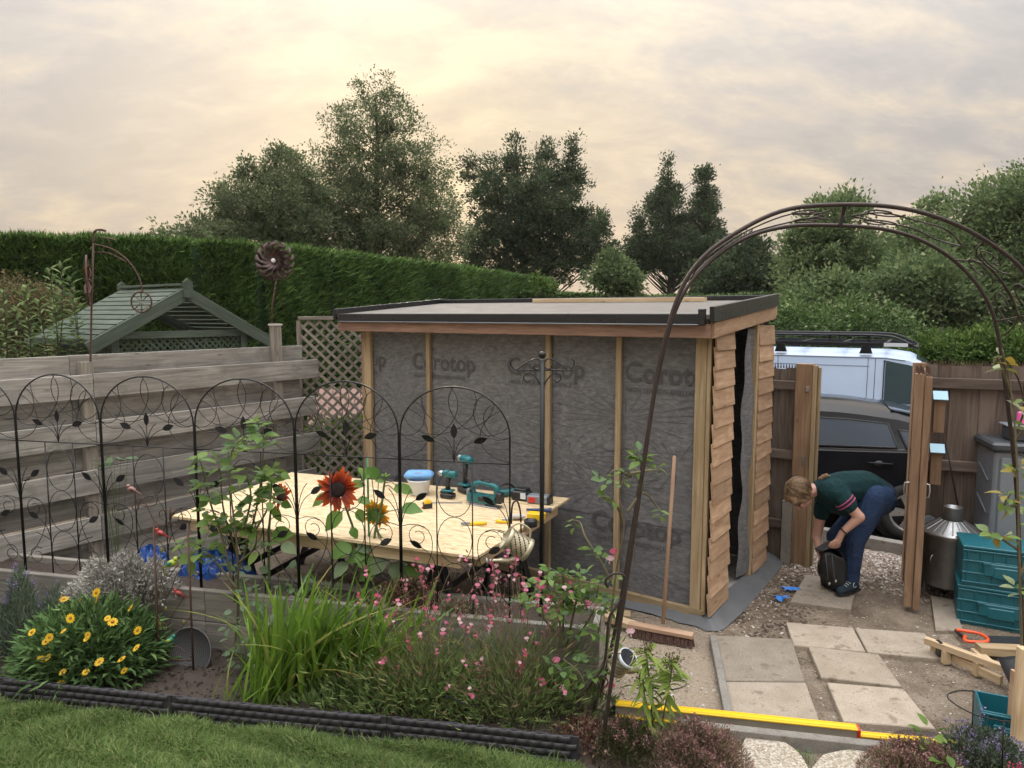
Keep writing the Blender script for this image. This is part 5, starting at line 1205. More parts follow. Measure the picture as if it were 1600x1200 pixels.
def hook_rod():
    Y = 4.4; b = MB(); p = at(800, 975, Y)
    b.tube(smooth_path([at(815, 990, Y), at(814, 900, Y), at(814, 830, Y), at(813, 800, Y), at(808, 783, Y), at(801, 788, Y), at(799, 808, Y), at(799, 818, Y)], 5), .0055, 7)
    b.build('shepherd_hook', BLACK_METAL, None, True, label='slim black shepherd hook holding the tipped watering can', category='hook')
hook_rod()
def broom():
    top = at(1054, 712, 5.26); foot = at(1036, 975, 5.02); t = thing('broom', V((foot.x, foot.y, 0)), 'wide broom with wooden handle leaning on the shed wall', 'broom')
    b = MB(); b.tube([foot + ZU * .0, top], .0135, 10); 
    hd = top - foot; hd.normalize(); x = hd; y = x.orthogonal().normalized()
    b2 = MB(); L = (top - foot).length; b2.tube([(-L / 2, 0, 0), (L / 2 - .01, 0, 0), (L / 2, 0, 0)], [.0138, .0138, .009], 12); b2.build('handle', W_BROOM, t, True, mw=frame((top + foot) / 2, x, y, x.cross(y)))
    a, c = at(983, 964, 5.12), at(1083, 993, 4.92); a.z = c.z = .085
    board('head', a, c, V((.3, .9, 0)), .07, .03, W_BROOM, t)
    d = (c - a); k = 44; b = MB()
    for i in range(k):
        for j in (-1, 0, 1):
            p = a + d * ((i + .5) / k) + V((.3, .9, 0)) * (j * .022); q = p + V((random.uniform(-.008, .012) + j * .006, j * .012 - .012, -.075)); b.tube([p - ZU * .012, q], [.004, .006], 4)
    b.build('bristles', plain('brown_bristle', (.085, .045, .034), .8, var=.3), t, kind='stuff')
broom()
def levels():
    al = plain('silver_aluminium', (.5, .47, .42), .4, .6)
    def lev(a, c, lab, z=.06, w=.06, h=.075):
        a, c = G(*a, z), G(*c, z); t = thing('spirit_level', V(((a.x + c.x) / 2, (a.y + c.y) / 2, 0)), lab, 'spirit level', 'yellow spirit levels')
        d = (c - a).normalized(); s = ZU.cross(d)
        board('web', a, c, s, w * .55, h * .8, al, t); board('top_rail', a + ZU * h * .46, c + ZU * h * .46, s, w, .014, YELLOW, t); board('bottom_rail', a - ZU * h * .46, c - ZU * h * .46, s, w, .014, YELLOW, t)
        for i in (-.3, .3): board('rib', a + ZU * (h * .46 + .008) + s * (w * i), c + ZU * (h * .46 + .008) + s * (w * i), s, .008, .004, YELLOW, t)
        for e, g in ((c, 1), (a, -1)): board('end_cap', e, e + d * (g * .014), s, w * 1.04, h * 1.05, RED_PL if g > 0 else BLACK_PL, t)
    lev((962, 1107), (1338, 1146), 'long yellow spirit level lying along the slab edge')
    lev((1342, 1152), (1536, 1170), 'yellow spirit level half hidden by the heather on the right', .035, .05, .04)
levels()
def penny_farthing():
    Y = 6.22; P = lambda x, y: at(x, y, Y)
    t = thing('penny_farthing_ornament', P(141, 585), 'rusty penny-farthing garden ornament on a rod above the fence', 'ornament')
    b = MB(); b.tube([P(140, 640), P(141, 580), P(143, 480), P(146, 372)], [.009, .009, .0085, .008], 7); b.build('rod', RUST, t, True)
    b = MB(); b.tube(smooth_path([P(146, 380), P(146, 366), P(150, 360), P(158, 359), P(165, 361)], 5), [.009] * 15 + [.011] * 6, 7); b.build('handlebar', RUST, t, True)
    b = MB(); b.tube(smooth_path([P(148, 371), P(160, 371), P(171, 373), P(181, 375)], 4), [.004] * 4 + [.012] * 9, 7, flat=.5); b.tube([P(171, 373), P(171, 384)], .005, 6); b.build('saddle', RUST, t, True)
    b = MB(); b.tube(smooth_path([P(148, 382), P(170, 387), P(192, 400), P(210, 420), P(220, 442), P(223, 458)], 5), .0062, 7); b.tube(smooth_path([P(149, 394), P(168, 395), P(184, 402), P(197, 409)], 4), .005, 6); b.build('backbone', RUST, t, True)
    c = P(221, 472); r = 16 * Y / 1115; ex, ez = V((1, 0, 0)), V((0, 0, 1))
    b = MB(); b.tube(arc(c, r, 0, 2 * math.pi, ex, ez, 28)[:-1], .007, 6, True); rim = b.build('small_wheel', RUST, t, True)
    for i in range(8):
        a = i * math.pi / 4; b = MB(); d = ex * math.cos(a) + ez * math.sin(a); b.tube([c + d * .008, c + d * r * .9], [.005, .012], 5, flat=.3); b.build('spoke', RUST, rim)
    c = P(137, 438); R_ = 38 * Y / 1115; ex = V((-.48, .877, 0))     # the big wheel seen edge-on
    b = MB(); b.tube(arc(c, R_, 0, 2 * math.pi, ex, ez, 36)[:-1], .008, 6, True); rim = b.build('big_wheel', RUST, t, True)
    for i in range(10):
        a = i * math.pi / 5; d = ex * math.cos(a) + ez * math.sin(a); b = MB(); b.tube([c + d * .01, c + d * R_ * .5, c + d * R_ * .92], [.008, .03, .02], 6, flat=.35); b.build('vane', RUST, rim)
penny_farthing()
def wind_spinner():
    Y = 7.82; c = at(431, 408, Y); f = at(425, 512, Y)
    t = thing('wind_spinner', f, 'bronze wind spinner with curled blades on the fence post', 'wind spinner')
    b = MB(); b.tube([f - ZU * .05, V((f.x + .01, f.y, f.z + .25)), c + ZU * -.1 + V((0, .06, 0))], .008, 6); b.build('rod', RUST, t, True)
    sm = plain('spinner_bronze', (.07, .045, .042), .4, .6, .3, 15)
    for lay, (n, r, sg, yo) in enumerate(((15, .155, 1, .0), (13, .12, -1, -.06))):
        for i in range(n):
            a = 2 * math.pi * i / n + lay * .3; rad = V((math.cos(a), 0, math.sin(a))); tan = V((-math.sin(a), 0, math.cos(a))) * sg; b = MB(); vs = []; fs = []; k = 9
            for j in range(k):
                u = j / (k - 1); ctr = c + V((0, yo - .06 * math.sin(u * 2.6), 0)) + rad * (.02 + (r - .01) * math.sin(u * 2.05)) + tan * (.015 + .13 * u * u); w = (.034 * math.sin(math.pi * min(1, .15 + u * .8)) + .004)
                tw = rad * math.cos(u * 1.2) + tan * -math.sin(u * 1.2)
                nn = (tan * math.cos(u * 1.2) + rad * math.sin(u * 1.2)); vs += [tuple(ctr - nn * w), tuple(ctr + V((0, -.012, 0))), tuple(ctr + nn * w)]
            for j in range(k - 1): fs += [(3 * j, 3 * j + 1, 3 * j + 4, 3 * j + 3), (3 * j + 1, 3 * j + 2, 3 * j + 5, 3 * j + 4)]
            b.add(vs, fs); b.build('blade', sm, t, True)
    b = MB(); b.ball(c + V((0, -.08, 0)), .026, 14, 9); b.build('glass_ball', plain('spinner_glass', (.75, .77, .8), .08), t, True)
wind_spinner()
def bird_stake():
    Y = 4.52; P = lambda x, y, dy=0: at(x, y, Y + dy)
    t = thing('bird_obelisk', P(268, 1068), 'rusty wire plant support with small painted birds beside the silver plant', 'plant support')
    for a, c in (((240, 816), (249, 1068)), ((293, 818), (303, 1065))): b = MB(); b.tube([P(*a), P(*c)], .0068, 7); b.build('upright', RUST, t, True)
    b = MB(); b.tube([P(249, 1030), P(301, 1032)], .005, 6); b.build('rung', RUST, t, True)
    for pts in ([(242, 770), (246, 778), (240, 790), (208, 790), (211, 797), (217, 793), (212, 782)], [(211, 782), (222, 780), (232, 795), (240, 812), (254, 821), (265, 815), (268, 802), (260, 797), (250, 799), (250, 808), (256, 812)], [(265, 815), (276, 822), (285, 815), (283, 800), (276, 796), (270, 806)], [(245, 880), (252, 885), (262, 900), (272, 890), (280, 880)], [(250, 900), (262, 930), (275, 900), (284, 890)], [(246, 960), (258, 985), (270, 960), (290, 930)], [(262, 1005), (280, 985), (300, 960)], [(268, 1050), (262, 1030), (275, 1010), (300, 1028)], [(250, 1000), (246, 985), (254, 972), (262, 980)]):
        b = MB(); b.tube(smooth_path([P(*q) for q in pts], 5), .0032, 6); b.build('scroll_wire', RUST, t, True)
    b = MB(); b.tube([P(266, 793), P(266, 812)], .006, 6); b.build('top_pin', RUST, t, True)
    lf = plain('brass_leaf', (.2, .19, .05), .5, .4)
    for x, y in ((252, 860), (258, 896), (259, 951), (287, 972), (250, 975)): b = MB(); b.ball(P(x, y), .016, 8, 5, sc=(.7, .3, 1)); b.build('metal_leaf', lf, t, True)
    def bird(x, y, s, body, wing, flip=1):
        c = P(x, y, -.012); m = M4.Translation(c) @ M4.Diagonal((flip * s, s, s, 1)) @ M4.Rotation(R(25), 4, 'Y')
        b = MB(); b.ball((0, 0, 0), .022, 10, 7, m, (1.4, .8, .85)); b.ball((-.03, 0, .012), .013, 9, 6, m); b.add([m @ V(p) for p in ((.02, -.006, .004), (.02, .006, .004), (.07, .008, -.002), (.07, -.008, -.002), (.02, 0, -.006), (.068, 0, -.008))], [(0, 1, 2, 3), (0, 3, 5, 4), (1, 4, 5, 2), (3, 2, 5)]); o = b.build('bird', body, t, True)
        b = MB(); b.ball((.006, -.016, .004), .014, 8, 5, m, (1.3, .35, .7)); b.build('wing', wing, o, True); b = MB(); b.lathe([(.005, 0), (.0005, .014)], 6, m @ M4.Translation((-.04, 0, .012)) @ M4.Rotation(-math.pi / 2, 4, 'Y')); b.build('beak', BLACK_PL, o)
    RD = plain('painted_red_bird', (.33, .035, .03), .4); GN = plain('painted_green_bird', (.02, .16, .10), .4); YL = plain('painted_lime', (.35, .4, .05), .4); PK = plain('painted_pink_brown', (.25, .13, .11), .5)
    bird(251, 833, 1.0, RD, plain('painted_dark_red', (.18, .02, .02), .4)); bird(268, 880, 1.25, YL, GN, -1); bird(279, 927, .9, RD, RUST); bird(266, 1000, 1.1, GN, YL, -1); bird(206, 765, 1.0, PK, RUST)
bird_stake()
def leaning_dish():
    c = at(296, 1020, 4.6); m = M4.Translation(c) @ M4.Rotation(R(-8), 4, 'Z') @ M4.Rotation(R(72), 4, 'X'); t = thing('round_tray', V((c.x, c.y, 0)), 'round dark metal tray leaning against the raised bed', 'tray')
    tm = NT('turned_grey_metal'); o = tm.coord('Object', (1, 1, 1), False); w = tm.N.new('ShaderNodeTexWave'); w.wave_type = 'RINGS'; w.rings_direction = 'Z'; tm.L.new(o, w.inputs[0]); w.inputs['Scale'].default_value = 22; w.inputs['Distortion'].default_value = 1.5
    mt = tm.out(tm.mix(w.outputs[1], (.06, .06, .062), (.13, .13, .132)), .5, .4)
    b = MB(); b.lathe([(.0005, .0), (.15, .0), (.158, .02), (.170, .024), (.172, .018), (.162, .012), (.155, -.008), (.0005, -.008)], 40); b.build('dish', mt, t, True, mw=m)
leaning_dish()
def tarp():
    c = G(332, 905, .0); c = at(335, 905, 5.35); n, k = 26, 16; vs = []; fs = []
    m = plain('blue_tarpaulin', (.012, .055, .23), .32, var=.25, scale=6)
    for j in range(k + 1):
        for i in range(n):
            a = 2 * math.pi * i / n; u = j / k; r = math.sin(min(1, u * 1.05) * math.pi * .5) ; f = 1 + .09 * math.sin(a * 5 + u * 4) + .06 * math.sin(a * 9 - u * 7) + random.uniform(-.03, .03)
            vs.append((c.x + math.cos(a) * r * f * .36, c.y + math.sin(a) * r * f * .26, .56 * (1 - u ** 2.2) + .03 * math.sin(a * 7 + u * 11) + random.uniform(-.012, .012)))
    for j in range(k):
        for i in range(n): fs.append((j * n + i, j * n + (i + 1) % n, (j + 1) * n + (i + 1) % n, (j + 1) * n + i))
    b = MB(); b.add(vs, fs); b.build('tarpaulin', m, label='crumpled blue tarpaulin bundle behind the raised bed', category='tarpaulin')
    c = at(235, 878, 5.5); b = MB(); b.v = []; vs = []; 
    for j in range(k + 1):
        for i in range(n):
            a = 2 * math.pi * i / n; u = j / k; r = math.sin(u * math.pi * .5); vs.append((c.x + math.cos(a) * r * .22, c.y + math.sin(a) * r * .15, .55 * (1 - u * u) + .02 * math.sin(a * 6 + u * 9) + random.uniform(-.01, .01)))
    b.add(vs, fs); b.build('tarpaulin', m, label='small end of blue tarpaulin showing above the silver plant', category='tarpaulin')
tarp()
# ================================================================ PLANTS
def leaf_mesh(name, mat, L=1.0, w=.55, fold=.18, droop=.2, rows=4, tip=1.0, serr=0.0):
    b = MB(); vs = []; fs = []
    for i in range(rows + 1):
        u = i / rows; hw = w / 2 * (math.sin(math.pi * min(1, u ** .8)) ** .8 if 0 < u < 1 else .02) * (1 + (serr if i % 2 else -serr)); z = -droop * u * u
        vs += [(u * L, -hw * L, (z + fold * hw) * L), (u * L, 0, z * L), (u * L, hw * L, (z + fold * hw) * L)]
    for i in range(rows): fs += [(3 * i, 3 * i + 1, 3 * i + 4, 3 * i + 3), (3 * i + 1, 3 * i + 2, 3 * i + 5, 3 * i + 4)]
    b.add(vs, fs); me = b.mesh(name, True); me.materials.append(mat); return me
def leaf_mw(p, d, L, up=V((0, 0, 1)), roll=0.0):
    d = V(d).normalized(); y = up.cross(d)
    y = y.normalized() if y.length > 1e-3 else V((0, 1, 0)); z = d.cross(y)
    return frame(V(p), d, y, z) @ M4.Rotation(roll, 4, 'X') @ M4.Scale(L, 4)
STEM_G = plain('green_stem', (.08, .13, .045), .6); STEM_B = plain('woody_rose_stem', (.12, .10, .055), .75)
ROSE_L = leafmat('rose_leaf', (.12, .22, .045), (.25, .36, .09), .4); ROSE_D = leafmat('dull_rose_leaf', (.09, .17, .065), (.17, .27, .10), .35)
YLEAF = leafmat('yellowing_leaf', (.3, .26, .04), (.42, .3, .06))
rose_me = [leaf_mesh('rose_leaf', ROSE_L, 1, .62, .25, .2, 4), leaf_mesh('rose_leaf', ROSE_L, 1, .7, .1, .35, 4), leaf_mesh('rose_leaf', ROSE_D, 1, .62, .2, .15, 4)]
def rose(name, label, canes, nleaf, size, Y, group=None, cat='rose bush', jitter=.16, meshes=rose_me, mat=STEM_B):
    """canes: lists of photo pixels; leaves grow in threes and fives along them"""
    base = at(*canes[0][0], Y); t = thing(name, V((base.x, base.y, max(base.z, 0))), label, cat, group); paths = []
    for c in canes:
        pts = smooth_path([at(x, y, Y + random.uniform(-.07, .07)) for x, y in c], 6); paths.append(pts); n = len(pts)
        b = MB(); b.tube(pts, [.009 * (1 - .7 * i / n) for i in range(n)], 6); b.build('cane', mat, t, True)
    cnt = 0
    while cnt < nleaf:
        pts = random.choice(paths); k = random.randint(int(len(pts) * .32), len(pts) - 1); p = pts[k]; d = V((random.gauss(0, 1), random.gauss(0, 1), random.gauss(.25, .6))).normalized(); L = random.uniform(*size); reach = random.uniform(.3, 1.0) * jitter; q = p + d * reach
        b = MB(); b.tube([p, p.lerp(q, .5) + ZU * .01, q], [.0022, .0018, .0014], 4); b.build('leaf_stalk', STEM_G, t)
        s = d.cross(ZU).normalized()
        for off, dd in ((V(), d + ZU * .05), (s * .01 - d * .02, s + d * .35), (-s * .01 - d * .02, -s + d * .35), (s * .005 - d * .065, s + d * .1), (-s * .005 - d * .065, -s + d * .1))[:random.choice((3, 5))]:
            inst('leaf', random.choice(meshes), leaf_mw(q + off, dd + V((0, 0, random.gauss(.05, .25))), L * random.uniform(.75, 1.1), roll=random.gauss(0, .5)), t); cnt += 1
    return t, paths
rose('tall_rose', 'tall pale green rose bush growing through the black trellis', [[(365, 1030), (372, 930), (370, 850), (360, 760), (365, 700), (405, 670)], [(368, 940), (350, 850), (330, 790), (318, 740), (312, 715)], [(370, 900), (392, 830), (405, 770), (412, 700), (410, 668)], [(370, 920), (330, 870), (290, 840)], [(372, 850), (392, 780), (380, 730)], [(372, 880), (400, 850), (395, 800)], [(372, 870), (350, 800), (345, 745)], [(385, 850), (420, 790), (425, 735)]], 290, (.07, .105), 4.7, jitter=.13)
def loose_low(name, label, cx, cy, Y, n, size, rad, meshes, cat, group=None):
    c = at(cx, cy, Y); t = thing(name, V((c.x, c.y, 0)), label, cat, group); k = Y / 1115
    for i in range(n):
        d = V((random.gauss(0, 1), random.gauss(0, .6), random.gauss(0, .7))); d = d / max(1, d.length); p = c + V((d.x * rad[0] * k, d.y * .16, d.z * rad[1] * k)); dd = V((d.x + random.gauss(0, .5), d.y - .5 + random.gauss(0, .5), random.gauss(.1, .35)))
        inst('leaf', random.choice(meshes), leaf_mw(p, dd, random.uniform(*size), roll=random.gauss(0, .4)), t)
        if i % 2 == 0:
            b = MB(); f = V((c.x + random.gauss(0, .03), c.y, .04)); b.tube([f, f.lerp(p, .6) + V((0, 0, .03)), p], [.003, .0025, .0015], 4); b.build('stem', STEM_G, t)
    return t
HELL = leafmat('bluish_round_leaf', (.10, .16, .085), (.18, .26, .14), .25)
hel_me = [leaf_mesh('leaf', HELL, 1, .8, .15, .2, 4), leaf_mesh('leaf', HELL, 1, .7, .25, .1, 4)]
loose_low('columbine', 'clump of rounded blue-green leaves at the foot of the tall rose', 395, 985, 4.5, 85, (.04, .065), (42, 70), hel_me, 'perennial')
loose_low('big_leaf_clump', 'bluish leaves behind the sword-leaved clump under the table', 425, 920, 4.85, 50, (.05, .09), (55, 40), hel_me, 'perennial')
ROSES = []
ROSES.append(rose('pink_rose', 'leafy rose with pink blooms in front of the shed, right of the bed', [[(880, 1010), (870, 950), (850, 905)], [(885, 1010), (900, 940), (905, 900)], [(890, 1010), (925, 960), (935, 915)], [(880, 1000), (845, 960), (838, 925)], [(890, 1050), (930, 1000), (940, 960)], [(880, 1000), (880, 940), (880, 895)]], 250, (.05, .075), 4.12))
_small = rose('small_rose', 'low rose with bright leaves in front of the bed end', [[(915, 1120), (910, 1060), (880, 1030)], [(915, 1110), (930, 1050), (925, 1020)], [(912, 1100), (890, 1060), (868, 1045)], [(915, 1080), (945, 1030), (950, 985)]], 52, (.05, .07), 3.95, jitter=.1)
ROSES.append(rose('climbing_rose', 'climbing rose tied to the left leg of the arch', [[(930, 1110), (950, 1000), (962, 900), (975, 820), (968, 770), (985, 730), (1000, 715)], [(975, 820), (960, 785), (935, 778)], [(980, 800), (1005, 770), (1025, 790), (1032, 800)], [(985, 740), (1015, 735), (1035, 735)], [(955, 910), (940, 880), (915, 840), (905, 815), (885, 815)], [(985, 745), (960, 735), (945, 755)]], 66, (.055, .085), 4.0, jitter=.08)); ROSES.append(_small)
pale_leaf = leafmat('pale_variegated_leaf', (.16, .24, .08), (.38, .42, .24)); var_me = [leaf_mesh('leaf', pale_leaf, 1, .6, .2, .25, 4), rose_me[0], leaf_mesh('leaf', YLEAF, 1, .55, .3, .5, 4)]
rose('arch_climber', 'climber with pale and yellowing leaves on the right leg of the arch', [[(1600, 1140), (1596, 1000), (1592, 850), (1588, 700), (1578, 600), (1566, 545)], [(1592, 860), (1560, 840), (1535, 838)], [(1590, 790), (1570, 790), (1580, 770)], [(1586, 745), (1585, 735), (1592, 728)], [(1580, 620), (1560, 560), (1552, 570)], [(1585, 690), (1605, 660), (1600, 620)], [(1594, 900), (1610, 850), (1600, 800)]], 74, (.06, .095), 4.03, jitter=.07, meshes=var_me)
# ---- sunflowers
SUNL = leafmat('sunflower_leaf', (.09, .2, .035), (.2, .34, .07)); SUNL2 = leafmat('sunflower_leaf_pale', (.17, .24, .12), (.26, .34, .18))
sun_me = [leaf_mesh('leaf', SUNL, 1, .72, .2, .3, 5, serr=.05), leaf_mesh('leaf', SUNL, 1, .8, .1, .5, 5, serr=.05), leaf_mesh('leaf', SUNL2, 1, .75, .2, .35, 5, serr=.05)]
def petal_mat(name, inner, outer):
    t = NT(name); c = t.coord('Object', (1, 1, 1), False); s = t.N.new('ShaderNodeSeparateXYZ'); t.L.new(c, s.inputs[0])
    col = t.ramp(t.math('ADD', s.outputs[0], t.math('MULTIPLY', t.math('SUBTRACT', t.noise(c, 9, 3), .5), .3)), (.15, inner), (.55, tuple((a + b) / 2 for a, b in zip(inner, outer))), (.95, outer)); col = t.hsv(col, .5, 1.0, t.rnd(.75, 1.2)); t.out(col, .55)
    tr = t.N.new('ShaderNodeBsdfTranslucent'); t.L.new(col, tr.inputs[0]); mx = t.N.new('ShaderNodeMixShader'); mx.inputs[0].default_value = .3
    t.L.new(t.b.outputs[0], mx.inputs[1]); t.L.new(tr.outputs[0], mx.inputs[2]); t.L.new(mx.outputs[0], t.N['Material Output'].inputs[0]); return t.m
PET_R = petal_mat('red_sunflower_petal', (.20, .012, .01), (.62, .10, .012)); PET_Y = petal_mat('amber_sunflower_petal', (.62, .22, .005), (.85, .42, .01))
pr = leaf_mesh('petal', PET_R, 1, .36, .3, .12, 5); py_ = leaf_mesh('petal', PET_Y, 1, .38, .3, .12, 5)
DISC = plain('dark_flower_disc', (.018, .008, .006), .95, var=.5, scale=60, bump=1, bscale=120)
def flower_head(par, c, face, r, pm, rows, disc, core=.36, back=None):
    face = V(face).normalized(); a = face.orthogonal().normalized(); b_ = face.cross(a)
    b = MB(); b.lathe([(.0005, .012), (r * core * .5, .014), (r * core, .006), (r * core, -.006), (.0005, -.010)], 18, frame(c, a, b_, face)); hd = b.build('disc', disc, par, True)
    for k, (n, s, lift) in enumerate(rows):
        for i in range(n):
            an = 2 * math.pi * (i + .5 * k) / n + random.gauss(0, .07); d = a * math.cos(an) + b_ * math.sin(an) + face * (lift + random.gauss(0, .12))
            inst('petal', pm, leaf_mw(c + (a * math.cos(an) + b_ * math.sin(an)) * r * core * .8 - face * .004 * k, d, r * (1 - core * .75) * s * random.uniform(.7, 1.18), up=face, roll=random.gauss(0, .5)), hd)
    if back is not None:
        b = MB(); b.lathe([(.0005, -.035), (r * .2, -.03), (r * core * 1.1, -.008)], 14, frame(c, a, b_, face)); b.build('calyx', back, par, True)
        for i in range(14):
            an = 2 * math.pi * i / 14; d = a * math.cos(an) + b_ * math.sin(an) - face * .3; inst('sepal', sepal_me, leaf_mw(c - face * .014 + (a * math.cos(an) + b_ * math.sin(an)) * r * .2, d, r * .5, up=-face), par)
sepal_me = leaf_mesh('sepal', SUNL, 1, .35, .2, .1, 4)
def sunflower(label, stem, lv, head=None):
    Y = 4.86; pts = smooth_path([at(x, y, Y + dy) for x, y, dy in stem], 6); t = thing('sunflower', V((pts[0].x, pts[0].y, .4)), label, 'sunflower', 'sunflowers in the raised bed')
    b = MB(); b.tube(pts, [.011 - .005 * i / len(pts) for i in range(len(pts))], 7); b.build('stem', STEM_G, t, True)
    for x, y, dx, dy, L, up in lv:
        p = at(x, y, Y - .02); d = V((dx, up, -dy)); k = min(pts, key=lambda q: (q - p).length)
        b = MB(); b.tube([k, k.lerp(p, .5) + ZU * .02, p], [.004, .0035, .003], 5); b.build('leaf_stalk', STEM_G, t)
        inst('leaf', random.choice(sun_me[:2]) if y < 830 else random.choice(sun_me), leaf_mw(p, d, L, up=V((0, -.75, .65)), roll=random.gauss(0, .25)), t)
    return t, pts
t, p = sunflower('sunflower with one big rust-red bloom facing the camera', [(556, 900, 0), (555, 840, 0), (543, 800, 0), (534, 775, -.02)], [(518, 758, -1, -.1, .09, -.3), (512, 775, -1, .25, .12, -.3), (548, 757, 1, -.1, .10, -.2), (535, 800, -.8, .5, .16, -.5), (560, 795, .3, .8, .1, -.4), (558, 780, 1, .1, .1, -.2), (550, 850, -.7, .2, .16, -.5), (560, 860, .6, .4, .17, -.5), (545, 880, -.8, .4, .15, -.5), (548, 825, .6, .6, .08, -.4)])
flower_head(t, at(528, 765, 4.78), (.08, -1, .12), .148, pr, ((20, 1.05, .12), (18, .9, .3)), DISC)
t, p = sunflower('sunflower with an amber bloom turned away from the camera', [(592, 900, 0), (598, 850, .0), (590, 830, 0), (588, 812, 0)], [(592, 745, -.2, -.3, .12, -.3), (580, 740, -.8, .2, .09, -.3), (625, 795, 1, -.15, .16, -.3), (610, 880, .8, .6, .18, -.4), (625, 860, .7, .3, .16, -.4), (600, 870, -.4, .5, .15, -.5), (640, 880, .4, .6, .15, -.5), (575, 860, -.9, .3, .16, -.4)])
flower_head(t, at(588, 803, 4.9), (.25, .9, .25), .12, py_, ((17, 1.0, .1), (15, .85, .3)), DISC, back=SUNL)
t, p = sunflower('sunflower with a rust-red bloom seen from the side beside the rose', [(421, 920, 0), (420, 850, 0), (423, 800, 0), (430, 780, 0)], [(425, 770, -.5, -.3, .10, -.3), (430, 790, .2, .9, .12, -.3), (440, 785, .6, .2, .08, -.3), (425, 835, 1, -.2, .16, -.4), (440, 850, .7, .2, .12, -.3)])
flower_head(t, at(438, 776, 4.86), (.93, -.35, .1), .095, pr, ((16, 1.05, .15), (14, .9, .3)), DISC)
t, p = sunflower('budding sunflower with pale leaves by the green stake', [(585, 900, 0), (585, 840, 0), (596, 790, 0), (600, 760, 0), (602, 748, 0)], [(600, 752, -.6, -.2, .06, -.3), (615, 765, .8, -.3, .10, -.2), (575, 748, -.4, -.7, .1, -.2), (622, 760, 1, .3, .11, -.2), (590, 885, -.9, .4, .15, -.5), (615, 900, .9, .3, .16, -.5), (585, 850, -.8, .1, .13, -.5)])
for i in range(12):
    a = i * .52; inst('sepal', sepal_me, leaf_mw(at(602, 748, 4.86), V((math.cos(a), math.sin(a) * .6, .7 + .3 * (i % 2))), .05), t)
b = MB(); q = at(574, 716, 4.9); b.tube([V((q.x, q.y, .38)), q], .0075, 8); b.build('plant_stake', plain('green_plastic_cane', (.02, .16, .06), .45), None, True, label='thin green plant stake beside the red sunflower', category='plant stake')
# ---- sword-leaved clump
BLADE = [leafmat('sword_leaf_%d' % i, a, b_, .4, .4) for i, (a, b_) in enumerate((((.14, .27, .03), (.27, .42, .06)), ((.10, .2, .03), (.18, .3, .05)), ((.36, .28, .09), (.3, .34, .08))))]
def sword_mesh(mat, L, w, bend, seed):
    b = MB(); vs = []; fs = []; k = 8
    for i in range(k + 1):
        u = i / k; hw = w / 2 * (1 - u ** 3) * (.6 + .4 * min(1, u * 4)) + .0006; x = bend * L * u ** 2.2; z = L * (u - .22 * abs(bend) * u ** 3)
        vs += [(x, -hw, z), (x + .25 * hw, 0, z), (x, hw, z)]
    for i in range(k): fs += [(3 * i, 3 * i + 1, 3 * i + 4, 3 * i + 3), (3 * i + 1, 3 * i + 2, 3 * i + 5, 3 * i + 4)]
    b.add(vs, fs); me = b.mesh('sword_leaf', True); me.materials.append(mat); return me
swords = [sword_mesh(BLADE[m], 1.0, w, bd, 0) for m, w, bd in ((0, .046, .15), (0, .04, .3), (0, .05, .08), (1, .042, .22), (1, .038, .5), (2, .034, .75), (0, .038, .6), (1, .044, .1))]
def sword_clump(label, spots, n, hs, spread):
    c = sum(spots, V()) / len(spots); t = thing('sword_leaf_clump', c, label, 'perennial', 'sword-leaved clumps')
    for i in range(n):
        p = random.choice(spots) + V((random.gauss(0, .07), random.gauss(0, .06), 0)); off = (p.x - c.x)
        mw = M4.Translation((p.x, p.y, .02)) @ M4.Rotation(random.gauss(.25, spread * .5) + off * .35, 4, 'Y') @ M4.Rotation(random.gauss(0, .16), 4, 'X') @ M4.Rotation(random.uniform(0, 6.28) if random.random() < .5 else random.gauss(0, .6), 4, 'Z') @ M4.Scale(random.uniform(*hs), 4)
        inst('leaf', random.choice(swords), mw, t)
sword_clump('tall clump of bright green sword-shaped leaves in the border', [G(440, 1095), G(475, 1090), G(510, 1095), G(460, 1075), G(500, 1070), G(540, 1090), G(420, 1085), G(570, 1092)], 280, (.42, .86), .42)
sword_clump('shorter clump of sword-shaped leaves next to the leaning tray', [G(375, 1105), G(395, 1110), G(415, 1108)], 60, (.2, .42), .6)
